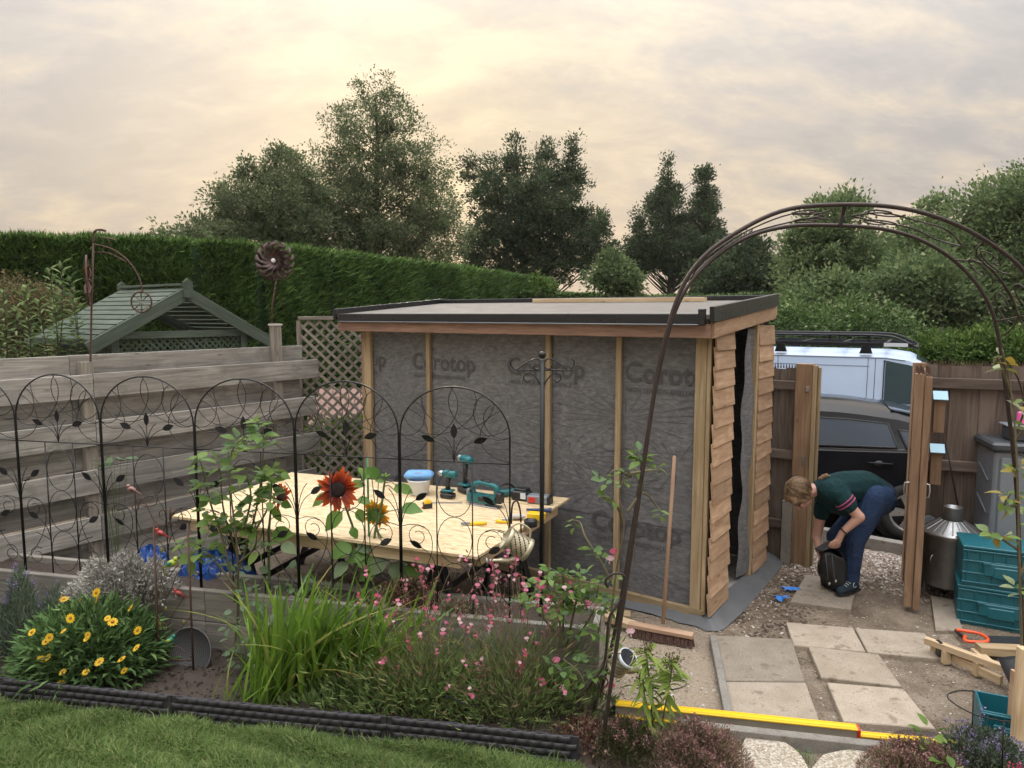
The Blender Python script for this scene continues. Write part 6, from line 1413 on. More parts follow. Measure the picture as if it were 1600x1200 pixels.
# ---- yellow flowers
YB = foliage('dark_daisy_leaves', [(0, (.05, .095, .035)), (.5, (.085, .15, .05)), (.85, (.12, .2, .07)), (1, (.18, .27, .10))], .25)
def yellow_bush():
    c = at(145, 1040, 4.5); base = V((c.x, c.y, 0)); t = thing('yellow_daisy_bush', base, 'bushy dark green plant covered in yellow daisies at the lawn edge', 'flowering plant')
    n = 4200; d = unit(rng.normal(size=(n, 3))); d[:, 2] = np.abs(d[:, 2]); r = rng.random(n) ** .4
    pos = np.array(base) + d * r[:, None] * np.array([.48, .38, .44]) + np.array([0, 0, .06])
    leaves('foliage', pos, d + np.array([0, 0, .1]) + rng.normal(size=(n, 3)) * .45, rng.uniform(.06, .115, n), rng.uniform(.015, .028, n), YB, t, nrm=np.tile([0, 0, 1.], (n, 1)), kind='stuff')
    PY = petal_mat('yellow_daisy_petal', (.8, .5, .01), (.88, .72, .05)); pm = leaf_mesh('petal', PY, 1, .55, .1, .15, 3)
    hd = MB(); rays = MB()
    for i in range(11):
        a = 2 * math.pi * i / 11; m = M4.Rotation(a, 4, 'Z') @ M4.Translation((.009, 0, 0)) @ M4.Scale(.021, 4)
        rays.add([(0, -.1, .0), (.45, -.26, .12), (.85, -.22, .1), (1, 0, .04), (.85, .22, .1), (.45, .26, .12), (0, .1, 0)], [(0, 1, 2, 3, 4, 5, 6)], m)
    rm = rays.mesh('ray_petals'); rm.materials.append(PY); dm = MB(); dm.lathe([(.0005, .008), (.007, .007), (.010, .002), (.010, -.003), (.0005, -.004)], 10); dmm = dm.mesh('disc', True); dmm.materials.append(plain('amber_disc', (.30, .13, .01), .8))
    for x, y in ((150, 926), (100, 936), (152, 936), (126, 936), (168, 966), (176, 972), (99, 986), (77, 996), (72, 1002), (110, 966), (135, 998), (137, 992), (204, 950), (213, 1012), (194, 1048), (134, 1050), (132, 1052), (98, 1050), (96, 1067), (75, 1027), (64, 1029), (70, 1030), (36, 1036), (4, 1060), (50, 988), (190, 1030), (155, 1034), (215, 985), (95, 935)):
        u = ((x - 145) * 4.5 / 1115 / .56); ydep = 4.5 - .36 * math.sqrt(max(0, 1 - min(1, u * u))) * (.6 + .4 * (1 if y > 960 else 0)); p = at(x, y, ydep); f = V((random.gauss(0, .75), random.uniform(-1, -.25), random.uniform(.1, 1.3))).normalized(); a = f.orthogonal().normalized()
        s = random.uniform(.65, 1.1); mw = frame(p, a, f.cross(a), f) @ M4.Diagonal((s, s * random.uniform(.6, 1), s * random.uniform(-.6, 1.4), 1)); ds = inst('flower', rm, mw, t); inst('flower_disc', dmm, mw, ds)
        b = MB(); b.tube([p - f * .003, p - f * .03 - ZU * .04, V((p.x * .6 + base.x * .4, p.y * .7 + base.y * .3 + .05, p.z - .16))], .0022, 4); b.build('stem', STEM_G, t)
yellow_bush()
LAV = foliage('grey_lavender_leaves', [(0, (.05, .075, .05)), (.5, (.10, .135, .09)), (1, (.18, .21, .15))], .2)
VIO = foliage('violet_flower_spikes', [(0, (.13, .10, .2)), (.5, (.2, .16, .3)), (1, (.3, .25, .4))], .2)
def mound(name, label, px, Y, rad, hgt, n, mat, ls, lw, cat, flowers=0, fmat=None, up=1.2, fls=(.03, .05), z0=.03, base_z=None, group=None):
    c = at(*px, Y); bz = base_z if base_z is not None else 0; base = V((c.x, c.y, bz)); t = thing(name, base, label, cat, group)
    p = rng.normal(size=(n, 2)) * .42; rr = np.hypot(p[:, 0], p[:, 1]); p = p / np.maximum(1, rr)[:, None]; top = hgt * np.sqrt(np.maximum(0, 1 - np.minimum(rr, 1) ** 2)) * (.8 + .25 * np.sin(p[:, 0] * 9 + p[:, 1] * 7))
    z = top * (rng.random(n) ** .5); pos = np.stack([base.x + p[:, 0] * rad[0], base.y + p[:, 1] * rad[1], bz + z0 + z], 1)
    d = np.stack([p[:, 0] * .8, p[:, 1] * .8 - .1, np.full(n, up)], 1) + rng.normal(size=(n, 3)) * .5
    leaves('foliage', pos, d, rng.uniform(*ls, n), rng.uniform(*lw, n), mat, t, kind='stuff')
    if flowers:
        i = rng.choice(n, flowers, replace=False); fp_ = pos[i].copy(); fp_[:, 2] = bz + z0 + top[i] + rng.uniform(.0, .09, flowers) * (1 if fmat is VIO else .3)
        k = 14; fpp = np.repeat(fp_, k, 0) + rng.normal(size=(flowers * k, 3)) * np.array([.007, .007, .016]); leaves('blossom', fpp, rng.normal(size=(flowers * k, 3)) + np.array([0, 0, .6]), rng.uniform(.008, .016, flowers * k), rng.uniform(.006, .01, flowers * k), fmat, t, kind='stuff')
        st = MB()
        for q in fp_: st.tube([V((q[0] * .8 + base.x * .2, q[1] * .8 + base.y * .2, bz + z0 + .1)), V(q.tolist())], .0014, 3)
        st.build('stems', STEM_G, t, kind='stuff')
    return t
mound('lavender', 'grey-green lavender with violet spikes at the far left', (25, 1000), 4.75, (.42, .36), .56, 6500, LAV, (.05, .10), (.004, .008), 'lavender', 60, VIO)
mound('lavender', 'wispy grey lavender tuft left of the silver plant', (-95, 1000), 4.7, (.4, .36), .52, 4200, LAV, (.05, .10), (.004, .008), 'lavender', 40, VIO)
SILV = foliage('silver_felted_leaves', [(0, (.22, .21, .185)), (.5, (.36, .345, .31)), (1, (.55, .53, .48))], .1, .8)
mound('silver_plant', 'mound of silvery white curly foliage spilling over the bed edge', (195, 935), 4.88, (.40, .24), .30, 9500, SILV, (.02, .045), (.006, .012), 'silver plant', 0, base_z=.38, up=.8)
SED = foliage('reddish_sedum_leaves', [(0, (.09, .04, .03)), (.5, (.17, .085, .065)), (.8, (.22, .15, .10)), (1, (.32, .27, .19))], .2)
mound('red_sedum', 'reddish sedum growing on top of the bed behind the pink flowers', (635, 965), 4.62, (.26, .13), .2, 2600, SED, (.015, .03), (.006, .012), 'sedum', 0, base_z=.40)
mound('pale_sedum', 'small buff sedum at the bed edge right of the reddish one', (715, 972), 4.5, (.15, .10), .09, 900, foliage('buff_sedum_leaves', [(0, (.14, .10, .06)), (.5, (.22, .19, .12)), (1, (.36, .33, .24))], .2), (.012, .026), (.006, .012), 'sedum', 0, base_z=.41)
HEA = foliage('heather_foliage', [(0, (.14, .125, .07)), (.4, (.22, .17, .105)), (.7, (.27, .175, .135)), (1, (.36, .24, .21))], .2)
HEB = foliage('heather_bells', [(0, (.15, .07, .07)), (.5, (.24, .12, .115)), (1, (.34, .2, .18))], .2)
mound('heather', 'maroon heather mound beside the arch foot at the bottom edge', (1090, 1200), 3.5, (.28, .25), .22, 10500, HEA, (.014, .032), (.004, .008), 'heather', 150, HEB)
mound('heather', 'small olive heather between the arch foot and the maroon mound', (975, 1185), 3.6, (.17, .18), .2, 5000, foliage('olive_heather', [(0, (.045, .055, .025)), (.6, (.08, .09, .04)), (1, (.15, .10, .06))], .2), (.014, .03), (.004, .008), 'heather', 60, HEB)
mound('heather', 'maroon and olive heather at the bottom right below the slabs', (1430, 1205), 3.45, (.28, .18), .16, 7500, HEA, (.014, .032), (.004, .008), 'heather', 110, HEB)
mound('mauve_thyme', 'mauve-flowered low thyme in the bottom right corner', (1535, 1195), 3.5, (.25, .22), .2, 6000, LAV, (.014, .03), (.005, .009), 'thyme', 40, VIO)
PINKP = foliage('bright_pink_petals', [(0, (.55, .03, .13)), (1, (.8, .10, .25))], .3)
mound('pink_dianthus', 'bright pink dianthus tuft at the very bottom right corner', (1585, 1205), 3.25, (.12, .1), .15, 500, YB, (.03, .06), (.006, .012), 'dianthus', 26, PINKP)
mound('ground_cover', 'low dark leafy growth along the bed foot under the pink flowers', (700, 1120), 4.1, (1.0, .26), .2, 5200, foliage('shady_border_leaves', [(0, (.065, .105, .035)), (.6, (.12, .18, .055)), (1, (.2, .26, .09))], .2), (.04, .09), (.012, .022), 'ground cover')
mound('ground_cover', 'crimson-brown low growth left of the arch foot', (915, 1165), 3.75, (.2, .2), .1, 1500, SED, (.015, .03), (.008, .014), 'ground cover')
# ---- gaura: thin stems and pink blooms
def gaura():
    G1 = foliage('gaura_leaves', [(0, (.085, .13, .045)), (.5, (.15, .21, .07)), (.85, (.2, .26, .09)), (1, (.32, .2, .12))], .3)
    PK = [petal_mat('pink_petal_%d' % i, a, b_) for i, (a, b_) in enumerate((((.62, .18, .28), (.8, .45, .52)), ((.5, .08, .15), (.68, .24, .33)), ((.7, .45, .48), (.86, .72, .72))))]
    fl = []
    for m_ in PK:
        b = MB()
        for i, a in enumerate((-.9, -.35, .35, .9, math.pi)):
            L = .02 if i < 4 else .012; m = M4.Rotation(a, 4, 'Z') @ M4.Rotation(-.35, 4, 'Y') @ M4.Scale(L, 4); b.add([(0, -.06, 0), (.45, -.30, .05), (.9, -.25, -.03), (1.08, 0, -.08), (.9, .25, -.03), (.45, .30, .05), (0, .06, 0)], [(0, 1, 2, 3, 4, 5, 6)], m)
        me = b.mesh('flower'); me.materials.append(m_); fl.append(me)
    bud = MB(); bud.lathe([(.0006, -.011), (.0032, -.003), (.0026, .006), (.0005, .012)], 6); budm = bud.mesh('bud', True); budm.materials.append(plain('crimson_bud', (.2, .06, .065), .6))
    specs = (('pink_gaura', 'airy pink gaura with tall thin stems, the left-hand plant', G(660, 1118), 46, (560, 780)), ('pink_gaura', 'airy pink gaura with tall thin stems, the right-hand plant', G(800, 1128), 54, (700, 920)))
    tops = [[(612, 960), (600, 965), (625, 985), (640, 1002), (533, 1076), (562, 1103), (622, 1055), (655, 1045), (677, 950), (660, 905), (650, 875), (675, 885), (715, 870), (622, 940), (655, 990), (679, 1016), (690, 1000), (608, 1112), (645, 1030), (628, 1100), (590, 930), (700, 930)], [(720, 962), (733, 976), (767, 962), (792, 955), (752, 1032), (745, 1037), (763, 1060), (750, 905), (735, 870), (770, 880), (775, 905), (805, 870), (810, 900), (793, 860), (817, 905), (840, 930), (856, 938), (872, 948), (697, 1073), (755, 1130), (775, 930), (820, 955), (812, 1035), (820, 1020), (846, 1062), (880, 1080), (790, 900), (768, 915), (742, 930), (830, 990)]]
    for (nm, lab, base, n, (xa, xb)), tp in zip(specs, tops):
        t = thing(nm, base, lab, 'gaura', 'pink gaura plants'); k = 3800
        p = rng.normal(size=(k, 3)) * np.array([.21, .13, .15]); pos = np.array(base) + p + np.array([0, .03, .2]); pos[:, 2] = np.maximum(pos[:, 2], .03)
        leaves('foliage', pos, p * 3 + np.array([0, 0, .9]) + rng.normal(size=(k, 3)) * .45, rng.uniform(.04, .09, k), rng.uniform(.005, .010, k), G1, t, kind='stuff')
        for i in range(n):
            if i < len(tp): x, y = tp[i]
            else: x, y = random.uniform(xa, xb), random.uniform(880, 1080)
            q = at(x, y, base.y + random.uniform(-.2, .22)); f = base + V((random.gauss(0, .06), random.gauss(0, .05), .02)); mid = f.lerp(q, .55) + V((random.gauss(0, .05), random.gauss(0, .05), random.uniform(.02, .1))); pts = bez([f, mid, q], 9)
            b = MB(); b.tube(pts, [.0022 - .0001 * j for j in range(10)], 4); st = b.build('stem', plain('gaura_stem', (.17, .13, .08), .7) if 'gaura_stem' not in MATS else MATS['gaura_stem'], t)
            for j in range(random.randint(4, 8)):
                r = pts[-1 - j % 4] + V((random.gauss(0, .013), random.gauss(0, .01), random.gauss(0, .02))); inst('bud', budm, leaf_mw(r, V((random.gauss(0, 1), random.gauss(0, 1), 1)), random.uniform(.8, 1.4)), st)
            if i < len(tp) or random.random() < .4:
                for j in range(random.randint(2, 4)):
                    r = q + V((random.gauss(0, .012), random.gauss(0, .012) - .01, -.02 * j)); fdir = V((random.gauss(0, .6), -1, random.gauss(.2, .5))).normalized(); a = V((0, 0, 1)).cross(fdir).normalized(); up = fdir.cross(a)
                    inst('flower', random.choice((fl[0], fl[0], fl[1], fl[2])), frame(r, up, a, -fdir) @ M4.Scale(random.uniform(.6, 1.0), 4), st)
    # blooms of the roses, each on its own stalk
    for x, y, Y, rz in ((960, 865, 4.0, 1), (952, 876, 4.0, 1), (918, 945, 4.05, 0), (930, 950, 4.05, 0), (870, 1035, 3.98, 2), (882, 1078, 3.9, 2), (955, 1075, 3.85, 2), (845, 920, 4.05, 0), (860, 935, 4.05, 0), (986, 990, 3.95, 1)):
        q = at(x, y, Y); fdir = V((random.gauss(0, .4), -1, random.gauss(.3, .3))).normalized(); a = ZU.cross(fdir).normalized(); t, paths = ROSES[rz]; k = min((p for pp in paths for p in pp), key=lambda p: (p - q).length)
        b = MB(); b.tube([k, k.lerp(q, .5) + ZU * .02, q], [.003, .0022, .0018], 4); st = b.build('flower_stalk', STEM_G, t)
        inst('flower', random.choice(fl), frame(q, fdir.cross(a), a, -fdir) @ M4.Scale(1.6, 4), st)
gaura()
# ---- lily-like plant going to seed, by the arch
def lily():
    LL = leafmat('lily_leaf', (.18, .28, .05), (.33, .40, .09), .4); lm = [leaf_mesh('leaf', LL, 1, .26, .2, .5, 5), leaf_mesh('leaf', LL, 1, .22, .3, .8, 5)]
    t = thing('spent_phlox', G(1020, 1185), 'leggy green plant with brown spent flower heads beside the arch', 'flowering plant'); Y = 3.66
    sd = foliage('spent_flower_heads', [(0, (.06, .05, .02)), (.6, (.10, .09, .03)), (1, (.16, .12, .05))], .2)
    for pts in ([(1020, 1180), (1018, 1100), (1012, 1040), (1010, 1018)], [(1025, 1180), (1040, 1100), (1048, 1060), (1050, 1035)], [(1018, 1180), (1010, 1120), (1005, 1060)]):
        P = smooth_path([at(x, y, Y + random.uniform(-.05, .05)) for x, y in pts], 6); P[0].z = 0.02; b = MB(); b.tube(P, .0042, 6); b.build('stem', STEM_G, t, True)
        for j in range(4, len(P)):
            for s in range(3):
                a = j * 1.9 + s * 2.1; d = V((math.cos(a), math.sin(a), .35 - (.6 if j < 10 else 0))); inst('leaf', random.choice(lm), leaf_mw(P[j], d, random.uniform(.07, .13), roll=random.gauss(0, .4)), t)
        c = np.array(P[-1]); n = 240; p = rng.normal(size=(n, 3)) * np.array([.022, .022, .026]); leaves('seed_head', c + p, p + np.array([0, 0, .02]), rng.uniform(.01, .02, n), rng.uniform(.004, .008, n), sd, t, kind='stuff')
lily()
loose_low('seedling', 'small bright green seedling on the ground by the stepping stones', 1262, 1188, 3.62, 16, (.03, .05), (12, 8), [rose_me[0]], 'seedling')
loose_low('green_sprig', 'light green sprig standing up through the right-hand heather', 1462, 1165, 3.42, 14, (.05, .08), (14, 22), [rose_me[0]], 'sprig')
loose_low('vine_sprig', 'ivy sprig poking through a gap in the board fence', 177, 720, 6.1, 16, (.07, .11), (18, 10), hel_me, 'sprig')
# ground bits: fallen ornamental gourd, wire hoops
b = MB(); b.ball(G(222, 1089, .03), .03, 10, 7, sc=(1.3, .9, .75)); b.build('green_gourd', plain('lime_gourd', (.22, .32, .07), .6), None, True, label='small lime-green gourd lying by the lawn edging', category='gourd')
def wire_supports():
    for px, Y, lab in (([(1465, 1175), (1467, 1080), (1430, 1079), (1408, 1083), (1401, 1090)], 3.5, 0),):
        pass
    Y = 3.55; b = MB(); b.tube([at(1517, 1200, Y), at(1521, 1080, Y)], .0035, 6); b.tube(smooth_path([at(1521, 1080, Y), at(1500, 1079, Y - .02), at(1484, 1083, Y - .06), at(1481, 1090, Y - .12), at(1495, 1102, Y - .2), at(1525, 1117, Y - .26), at(1562, 1126, Y - .28), at(1578, 1127, Y - .26)], 5), .0035, 6); b.tube([at(1568, 1127, Y - .28), at(1566, 1200, Y - .28)], .0035, 6)
    b.build('plant_hoop', BLACK_METAL, None, True, label='black half-round wire plant support at the bottom right', category='plant support')
    Y = 3.7; b = MB(); b.tube([at(1019, 1190, Y), at(1020, 1072, Y)], .0035, 6); b.tube(smooth_path([at(1020, 1075, Y), at(1050, 1077, Y), at(1068, 1073, Y + .1), at(1072, 1067, Y + .2), at(1060, 1061, Y + .26), at(1020, 1062, Y + .2)], 5), .003, 6)
    b.build('plant_hoop', BLACK_METAL, None, True, label='wire plant support round the leggy plant beside the arch', category='plant support')
    Y = 3.92; b = MB(); b.tube([at(698, 1147, Y), at(698, 1086, Y)], .0035, 6); b.tube(smooth_path([at(640, 1093, Y + .15), at(670, 1093, Y), at(698, 1088, Y - .05), at(730, 1100, Y - .1), at(765, 1098, Y), at(803, 1075, Y + .2)], 5), .003, 6)
    b.build('plant_hoop', BLACK_METAL, None, True, label='wire plant support low among the pink gaura', category='plant support')
wire_supports()
def bed_clods():
    b = MB()
    for i in range(2200):
        t = random.random(); e = edge_pt(.18 + .8 * t); f = bp(-2.4 + 5.1 * t, 0, 0); p = e.lerp(f, random.uniform(.08, .97)); s = random.uniform(.003, .015)
        b.add([(random.uniform(.6, 1.3) * x * s + p.x, random.uniform(.5, 1.2) * y * s + p.y, .042 + (z + .4) * s * random.uniform(.5, .9)) for x, y, z in ((1, .2, 0), (-1, 0, 0), (.2, 1, 0), (0, -1, .1), (0, 0, 1), (0, 0, -1))], [(0, 2, 4), (2, 1, 4), (1, 3, 4), (3, 0, 4), (2, 0, 5), (1, 2, 5), (3, 1, 5), (0, 3, 5)])
    b.build('soil_crumbs', SOIL, label='dark crumbs of soil between the border plants', category='soil', kind='stuff')
bed_clods()
# ================================================================ VEHICLES
def car_paint(name, c, rough=.25):
    t = NT(name); n = t.noise(t.coord('Object', (1, 1, 1)), 3, 4); col = t.mix(n, tuple(q * .9 for q in c), tuple(q * 1.1 for q in c)); m = t.out(col, rough, .0, .2); t.b.inputs['Coat Weight'].default_value = .05; t.b.inputs['Coat Roughness'].default_value = .12; return m
def glass(name, c, rough=.06):
    t = NT(name); return t.out(c, rough, 0, .28)
def lin(tab, x):
    for (a, b), (c, d) in zip(tab[:-1], tab[1:]):
        if x <= c: return b + (d - b) * max(0, (x - a)) / (c - a)
    return tab[-1][1]
def vehicle_body(prm, m, t, paint):
    """loft from outline tables: top(x), belt(x), roof half-width ratio; ring of points per station"""
    xs = prm['xs']; hw = prm['hw']; vs = []; fs = []; k = 0
    def ring(x):
        e = lin(prm['plan'], x); top = lin(prm['top'], x); bl = min(lin(prm['belt'], x), top - .01); lo = lin(prm['low'], x); rf = lin(prm['roofw'], x); h = hw * e
        zs = max(top - prm['crown'], bl + .004)
        return [(0, lo), (h * .86, lo), (h * .96, lo + .06), (h, lo + (bl - lo) * .35), (h * 1.0, lo + (bl - lo) * .7), (h * .975, bl - .02), (h * .955, bl), (h * (.955 + (rf - .955) * .5), bl + (zs - bl) * .52), (h * rf, zs), (h * rf * .8, top - prm['crown'] * .25), (0, top)]
    n = None
    for x in xs:
        r = ring(x); full = [(x, y, z) for y, z in r] + [(x, -y, z) for y, z in reversed(r[1:-1])]; n = len(full); vs += full
    for i in range(len(xs) - 1):
        for j in range(n): fs.append((i * n + j, i * n + (j + 1) % n, (i + 1) * n + (j + 1) % n, (i + 1) * n + j))
    fs += [tuple(range(n)), tuple(reversed(range((len(xs) - 1) * n, len(xs) * n)))]
    b = MB(); b.add(vs, fs, m); o = b.build('body', paint, t, True); o.data.set_sharp_from_angle(angle=R(26))
    def pt(x, k, side, off=.014):                        # on the glasshouse side: k 0 belt .. 1 roof edge
        r = ring(x); a, c, d = r[6], r[7], r[8]
        y, z = (a[0] + (c[0] - a[0]) * k * 2, a[1] + (c[1] - a[1]) * k * 2) if k < .5 else (c[0] + (d[0] - c[0]) * (k * 2 - 1), c[1] + (d[1] - c[1]) * (k * 2 - 1))
        return m @ V((x, side * (y + off), z + off * .3))
    def low(x, z, side, off=.006):
        r = ring(x)
        for (y0, z0), (y1, z1) in zip(r[1:7], r[2:7]):
            if z0 <= z <= z1: q = (z - z0) / (z1 - z0 + 1e-9); return m @ V((x, side * (y0 + (y1 - y0) * q + off), z))
        return m @ V((x, side * (r[5][0] + off), z))
    return o, pt, low
def panel(name, rows, mat, par, smooth=True, th=0):
    b = MB(); n = len(rows[0]); vs = [tuple(p) for r in rows for p in r]; fs = [(i * n + j, i * n + j + 1, (i + 1) * n + j + 1, (i + 1) * n + j) for i in range(len(rows) - 1) for j in range(n - 1)]; b.add(vs, fs); return b.build(name, mat, par, smooth)
def wheel(par, c, ax, r, rim_mat, spokes=5, w=.2):
    x = V((0, 0, 1)); ax = V(ax).normalized(); y = ax.cross(x); m = frame(c, x, y, ax); o = MB(); o.lathe([(r * .66, -w * .4), (r * .9, -w * .5), (r, -w * .32), (r, w * .32), (r * .92, w * .48), (r * .7, w * .46), (r * .66, w * .36)], 32, m, False); tyre = o.build('tyre', TYRE, par, True)
    o = MB(); o.lathe([(r * .68, w * .44), (r * .64, w * .46), (r * .60, w * .34), (r * .60, .0)], 32, m, False); o.lathe([(.0005, w * .40), (r * .14, w * .40), (r * .17, w * .30)], 16, m); rim = o.build('rim', rim_mat, tyre, True)
    for i in range(spokes):
        a = 2 * math.pi * i / spokes + .3; o = MB(); o.add([m @ (M4.Rotation(a, 4, 'Z') @ V(p)) for p in ((r * .1, -.03, w * .38), (r * .1, .03, w * .38), (r * .62, .055, w * .40), (r * .62, -.055, w * .40), (r * .1, -.03, w * .2), (r * .1, .03, w * .2), (r * .62, .05, w * .2), (r * .62, -.05, w * .2))], [(0, 1, 2, 3), (0, 4, 5, 1), (3, 2, 6, 7), (1, 5, 6, 2), (0, 3, 7, 4)]); o.build('spoke', rim_mat, rim)
    o = MB(); o.lathe([(.0005, .0), (r * .58, .0)], 20, m); o.build('brake_disc', BLACK_PL, rim)
TYRE = plain('tyre_rubber', (.016, .016, .017), .8); RIM = plain('alloy_rim', (.42, .42, .43), .3, .8)
def parked_car():
    f = V((-math.cos(R(20)), math.sin(R(20)), 0)); l = ZU.cross(f); O = V((3.46, 9.01, -.12)); m = frame(O, f, l, ZU)
    t = thing('parked_car', O, 'charcoal grey car parked across the gateway', 'car'); paint = car_paint('charcoal_paint', (.008, .0085, .011), .18)
    prm = dict(hw=.925, crown=.10, xs=[-2.39, -2.34, -2.2, -2.0, -1.8, -1.6, -1.4, -1.2, -1.0, -.8, -.6, -.3, 0, .2, .4, .6, .8, 1.0, 1.2, 1.35, 1.5, 1.7, 1.9, 2.1, 2.25, 2.35, 2.39],
               top=[(-2.39, .72), (-2.34, .95), (-2.2, 1.1), (-2.0, 1.2), (-1.6, 1.34), (-1.2, 1.43), (-.7, 1.485), (-.2, 1.495), (.2, 1.47), (.6, 1.36), (1.0, 1.16), (1.3, 1.0), (1.7, .94), (2.1, .85), (2.3, .74), (2.39, .58)],
               belt=[(-2.39, .66), (-2.2, 1.0), (-1.5, 1.015), (0, .965), (1.2, .92), (1.4, .90), (2.1, .78), (2.39, .5)], low=[(-2.39, .38), (-2.2, .22), (2.1, .2), (2.39, .3)], roofw=[(-2.39, .9), (-2.0, .82), (-1.2, .78), (0, .78), (.8, .80), (1.3, .87), (2.39, .9)], plan=[(-2.39, .78), (-2.25, .92), (-1.8, .985), (-1, 1), (1, 1), (1.8, .98), (2.2, .86), (2.39, .66)])
    body, pt, low = vehicle_body(prm, m, t, paint); gm = glass('dark_car_glass', (.04, .052, .07)); chrome = STEEL
    for s in (1, -1):
        def win(x0, x1, k0, k1, slope0=0, slope1=0, nm='side_window'):
            rows = [[pt(x0 + slope0 * k + (x1 + slope1 * k - x0 - slope0 * k) * i / 8, k, s) for i in range(9)] for k in [k0 + (k1 - k0) * j / 5 for j in range(6)]]; panel(nm, rows, gm, t); b = MB(); b.tube([rows[0][i] for i in range(9)] + [rows[j][8] for j in range(1, 6)] + [rows[5][i] for i in range(7, -1, -1)] + [rows[j][0] for j in range(4, 0, -1)], .011, 5, True); b.build('window_seal', BLACK_PL, t)
        win(-1.2, -.34, .08, .82, .12, .04); win(-.22, .9, .08, .82, .04, -.6); win(-1.78, -1.3, .08, .66, .42, .14, 'quarter_window')
        for x0, x1 in ((-1.2, -.36), (-.2, .9)):         # door shut lines and waist trim
            pass
        b = MB(); b.tube([pt(-1.5 + i * .15, .015, s, .004) for i in range(17)], .008, 5); b.build('waist_trim', plain('dull_chrome', (.25, .25, .26), .35, .8) if 'dull_chrome' not in MATS else MATS['dull_chrome'], t)
        for xx in (-.28, 1.0, -1.3):
            b = MB(); b.tube([low(xx - (0 if xx > -1 else .16 * max(0, .8 - z)), z, s, .0015) for z in (.3, .45, .6, .75, .9, .95)], .004, 4); b.build('door_gap', BLACK_PL, t)
        for xx in (-1.02, .12):
            b = MB(); p, q = low(xx - .12, .86, s, .03), low(xx + .12, .86, s, .03); b.tube([low(xx - .13, .86, s, .0), p, q, low(xx + .13, .86, s, .0)], .012, 6); b.build('door_handle', paint, t, True)
            b = MB(); b.ball(low(xx, .855, s, -.006), .06, 10, 6, sc=(1.1, .3, .55)); b.build('handle_cup', BLACK_PL, t, True)
        for xx in (-1.35, 1.42):
            c = low(xx, .34, s, .0); nrm = l * s; o = MB(); fr = frame(V((c.x, c.y, O.z + .34)) - nrm * .0, ZU, nrm.cross(ZU), nrm); o.lathe([(.40, -.25), (.40, .004), (.375, .006), (.37, -.25)], 32, fr, False); o.lathe([(.0005, -.012), (.372, -.008)], 32, fr, False); o.build('wheel_arch', BLACK_PL, t, True)
            wheel(t, V((c.x, c.y, O.z + .325)) - nrm * .03, nrm, .325, RIM)
        b = MB(); b.tube([low(-1.0 + .5 * i, .26, s, .012) for i in range(5)], .03, 6); b.build('sill_trim', BLACK_PL, t, True)
    for x0, x1, nm in ((.42, 1.22, 'windscreen'), (-2.0, -1.15, 'rear_window')):
        rows = []
        for i in range(7):
            x = x0 + (x1 - x0) * i / 6; tz = lin(prm['top'], x) + .006; hwid = .925 * lin(prm['roofw'], x) * .8; rows.append([m @ V((x, -hwid + 2 * hwid * j / 6, tz - .02 * (abs(j - 3) / 3) ** 2)) for j in range(7)])
        panel(nm, rows, gm, t)
    for s in (1, -1):
        b = MB(); b.ball(m @ V((-2.22, s * .7, .86)), .13, 10, 6, sc=(.8, .9, .6)); b.build('tail_light', RED_PL, t, True); b = MB(); b.ball(m @ V((2.14, s * .66, .70)), .14, 10, 6, sc=(1.1, .9, .5)); b.build('headlight', glass('lamp_glass%d' % s, (.4, .42, .45)), t, True)
        b = MB(); b.ball(m @ V((.85, s * .98, 1.0)), .09, 10, 7, sc=(.7, 1, .7)); b.build('wing_mirror', paint, t, True)
parked_car()
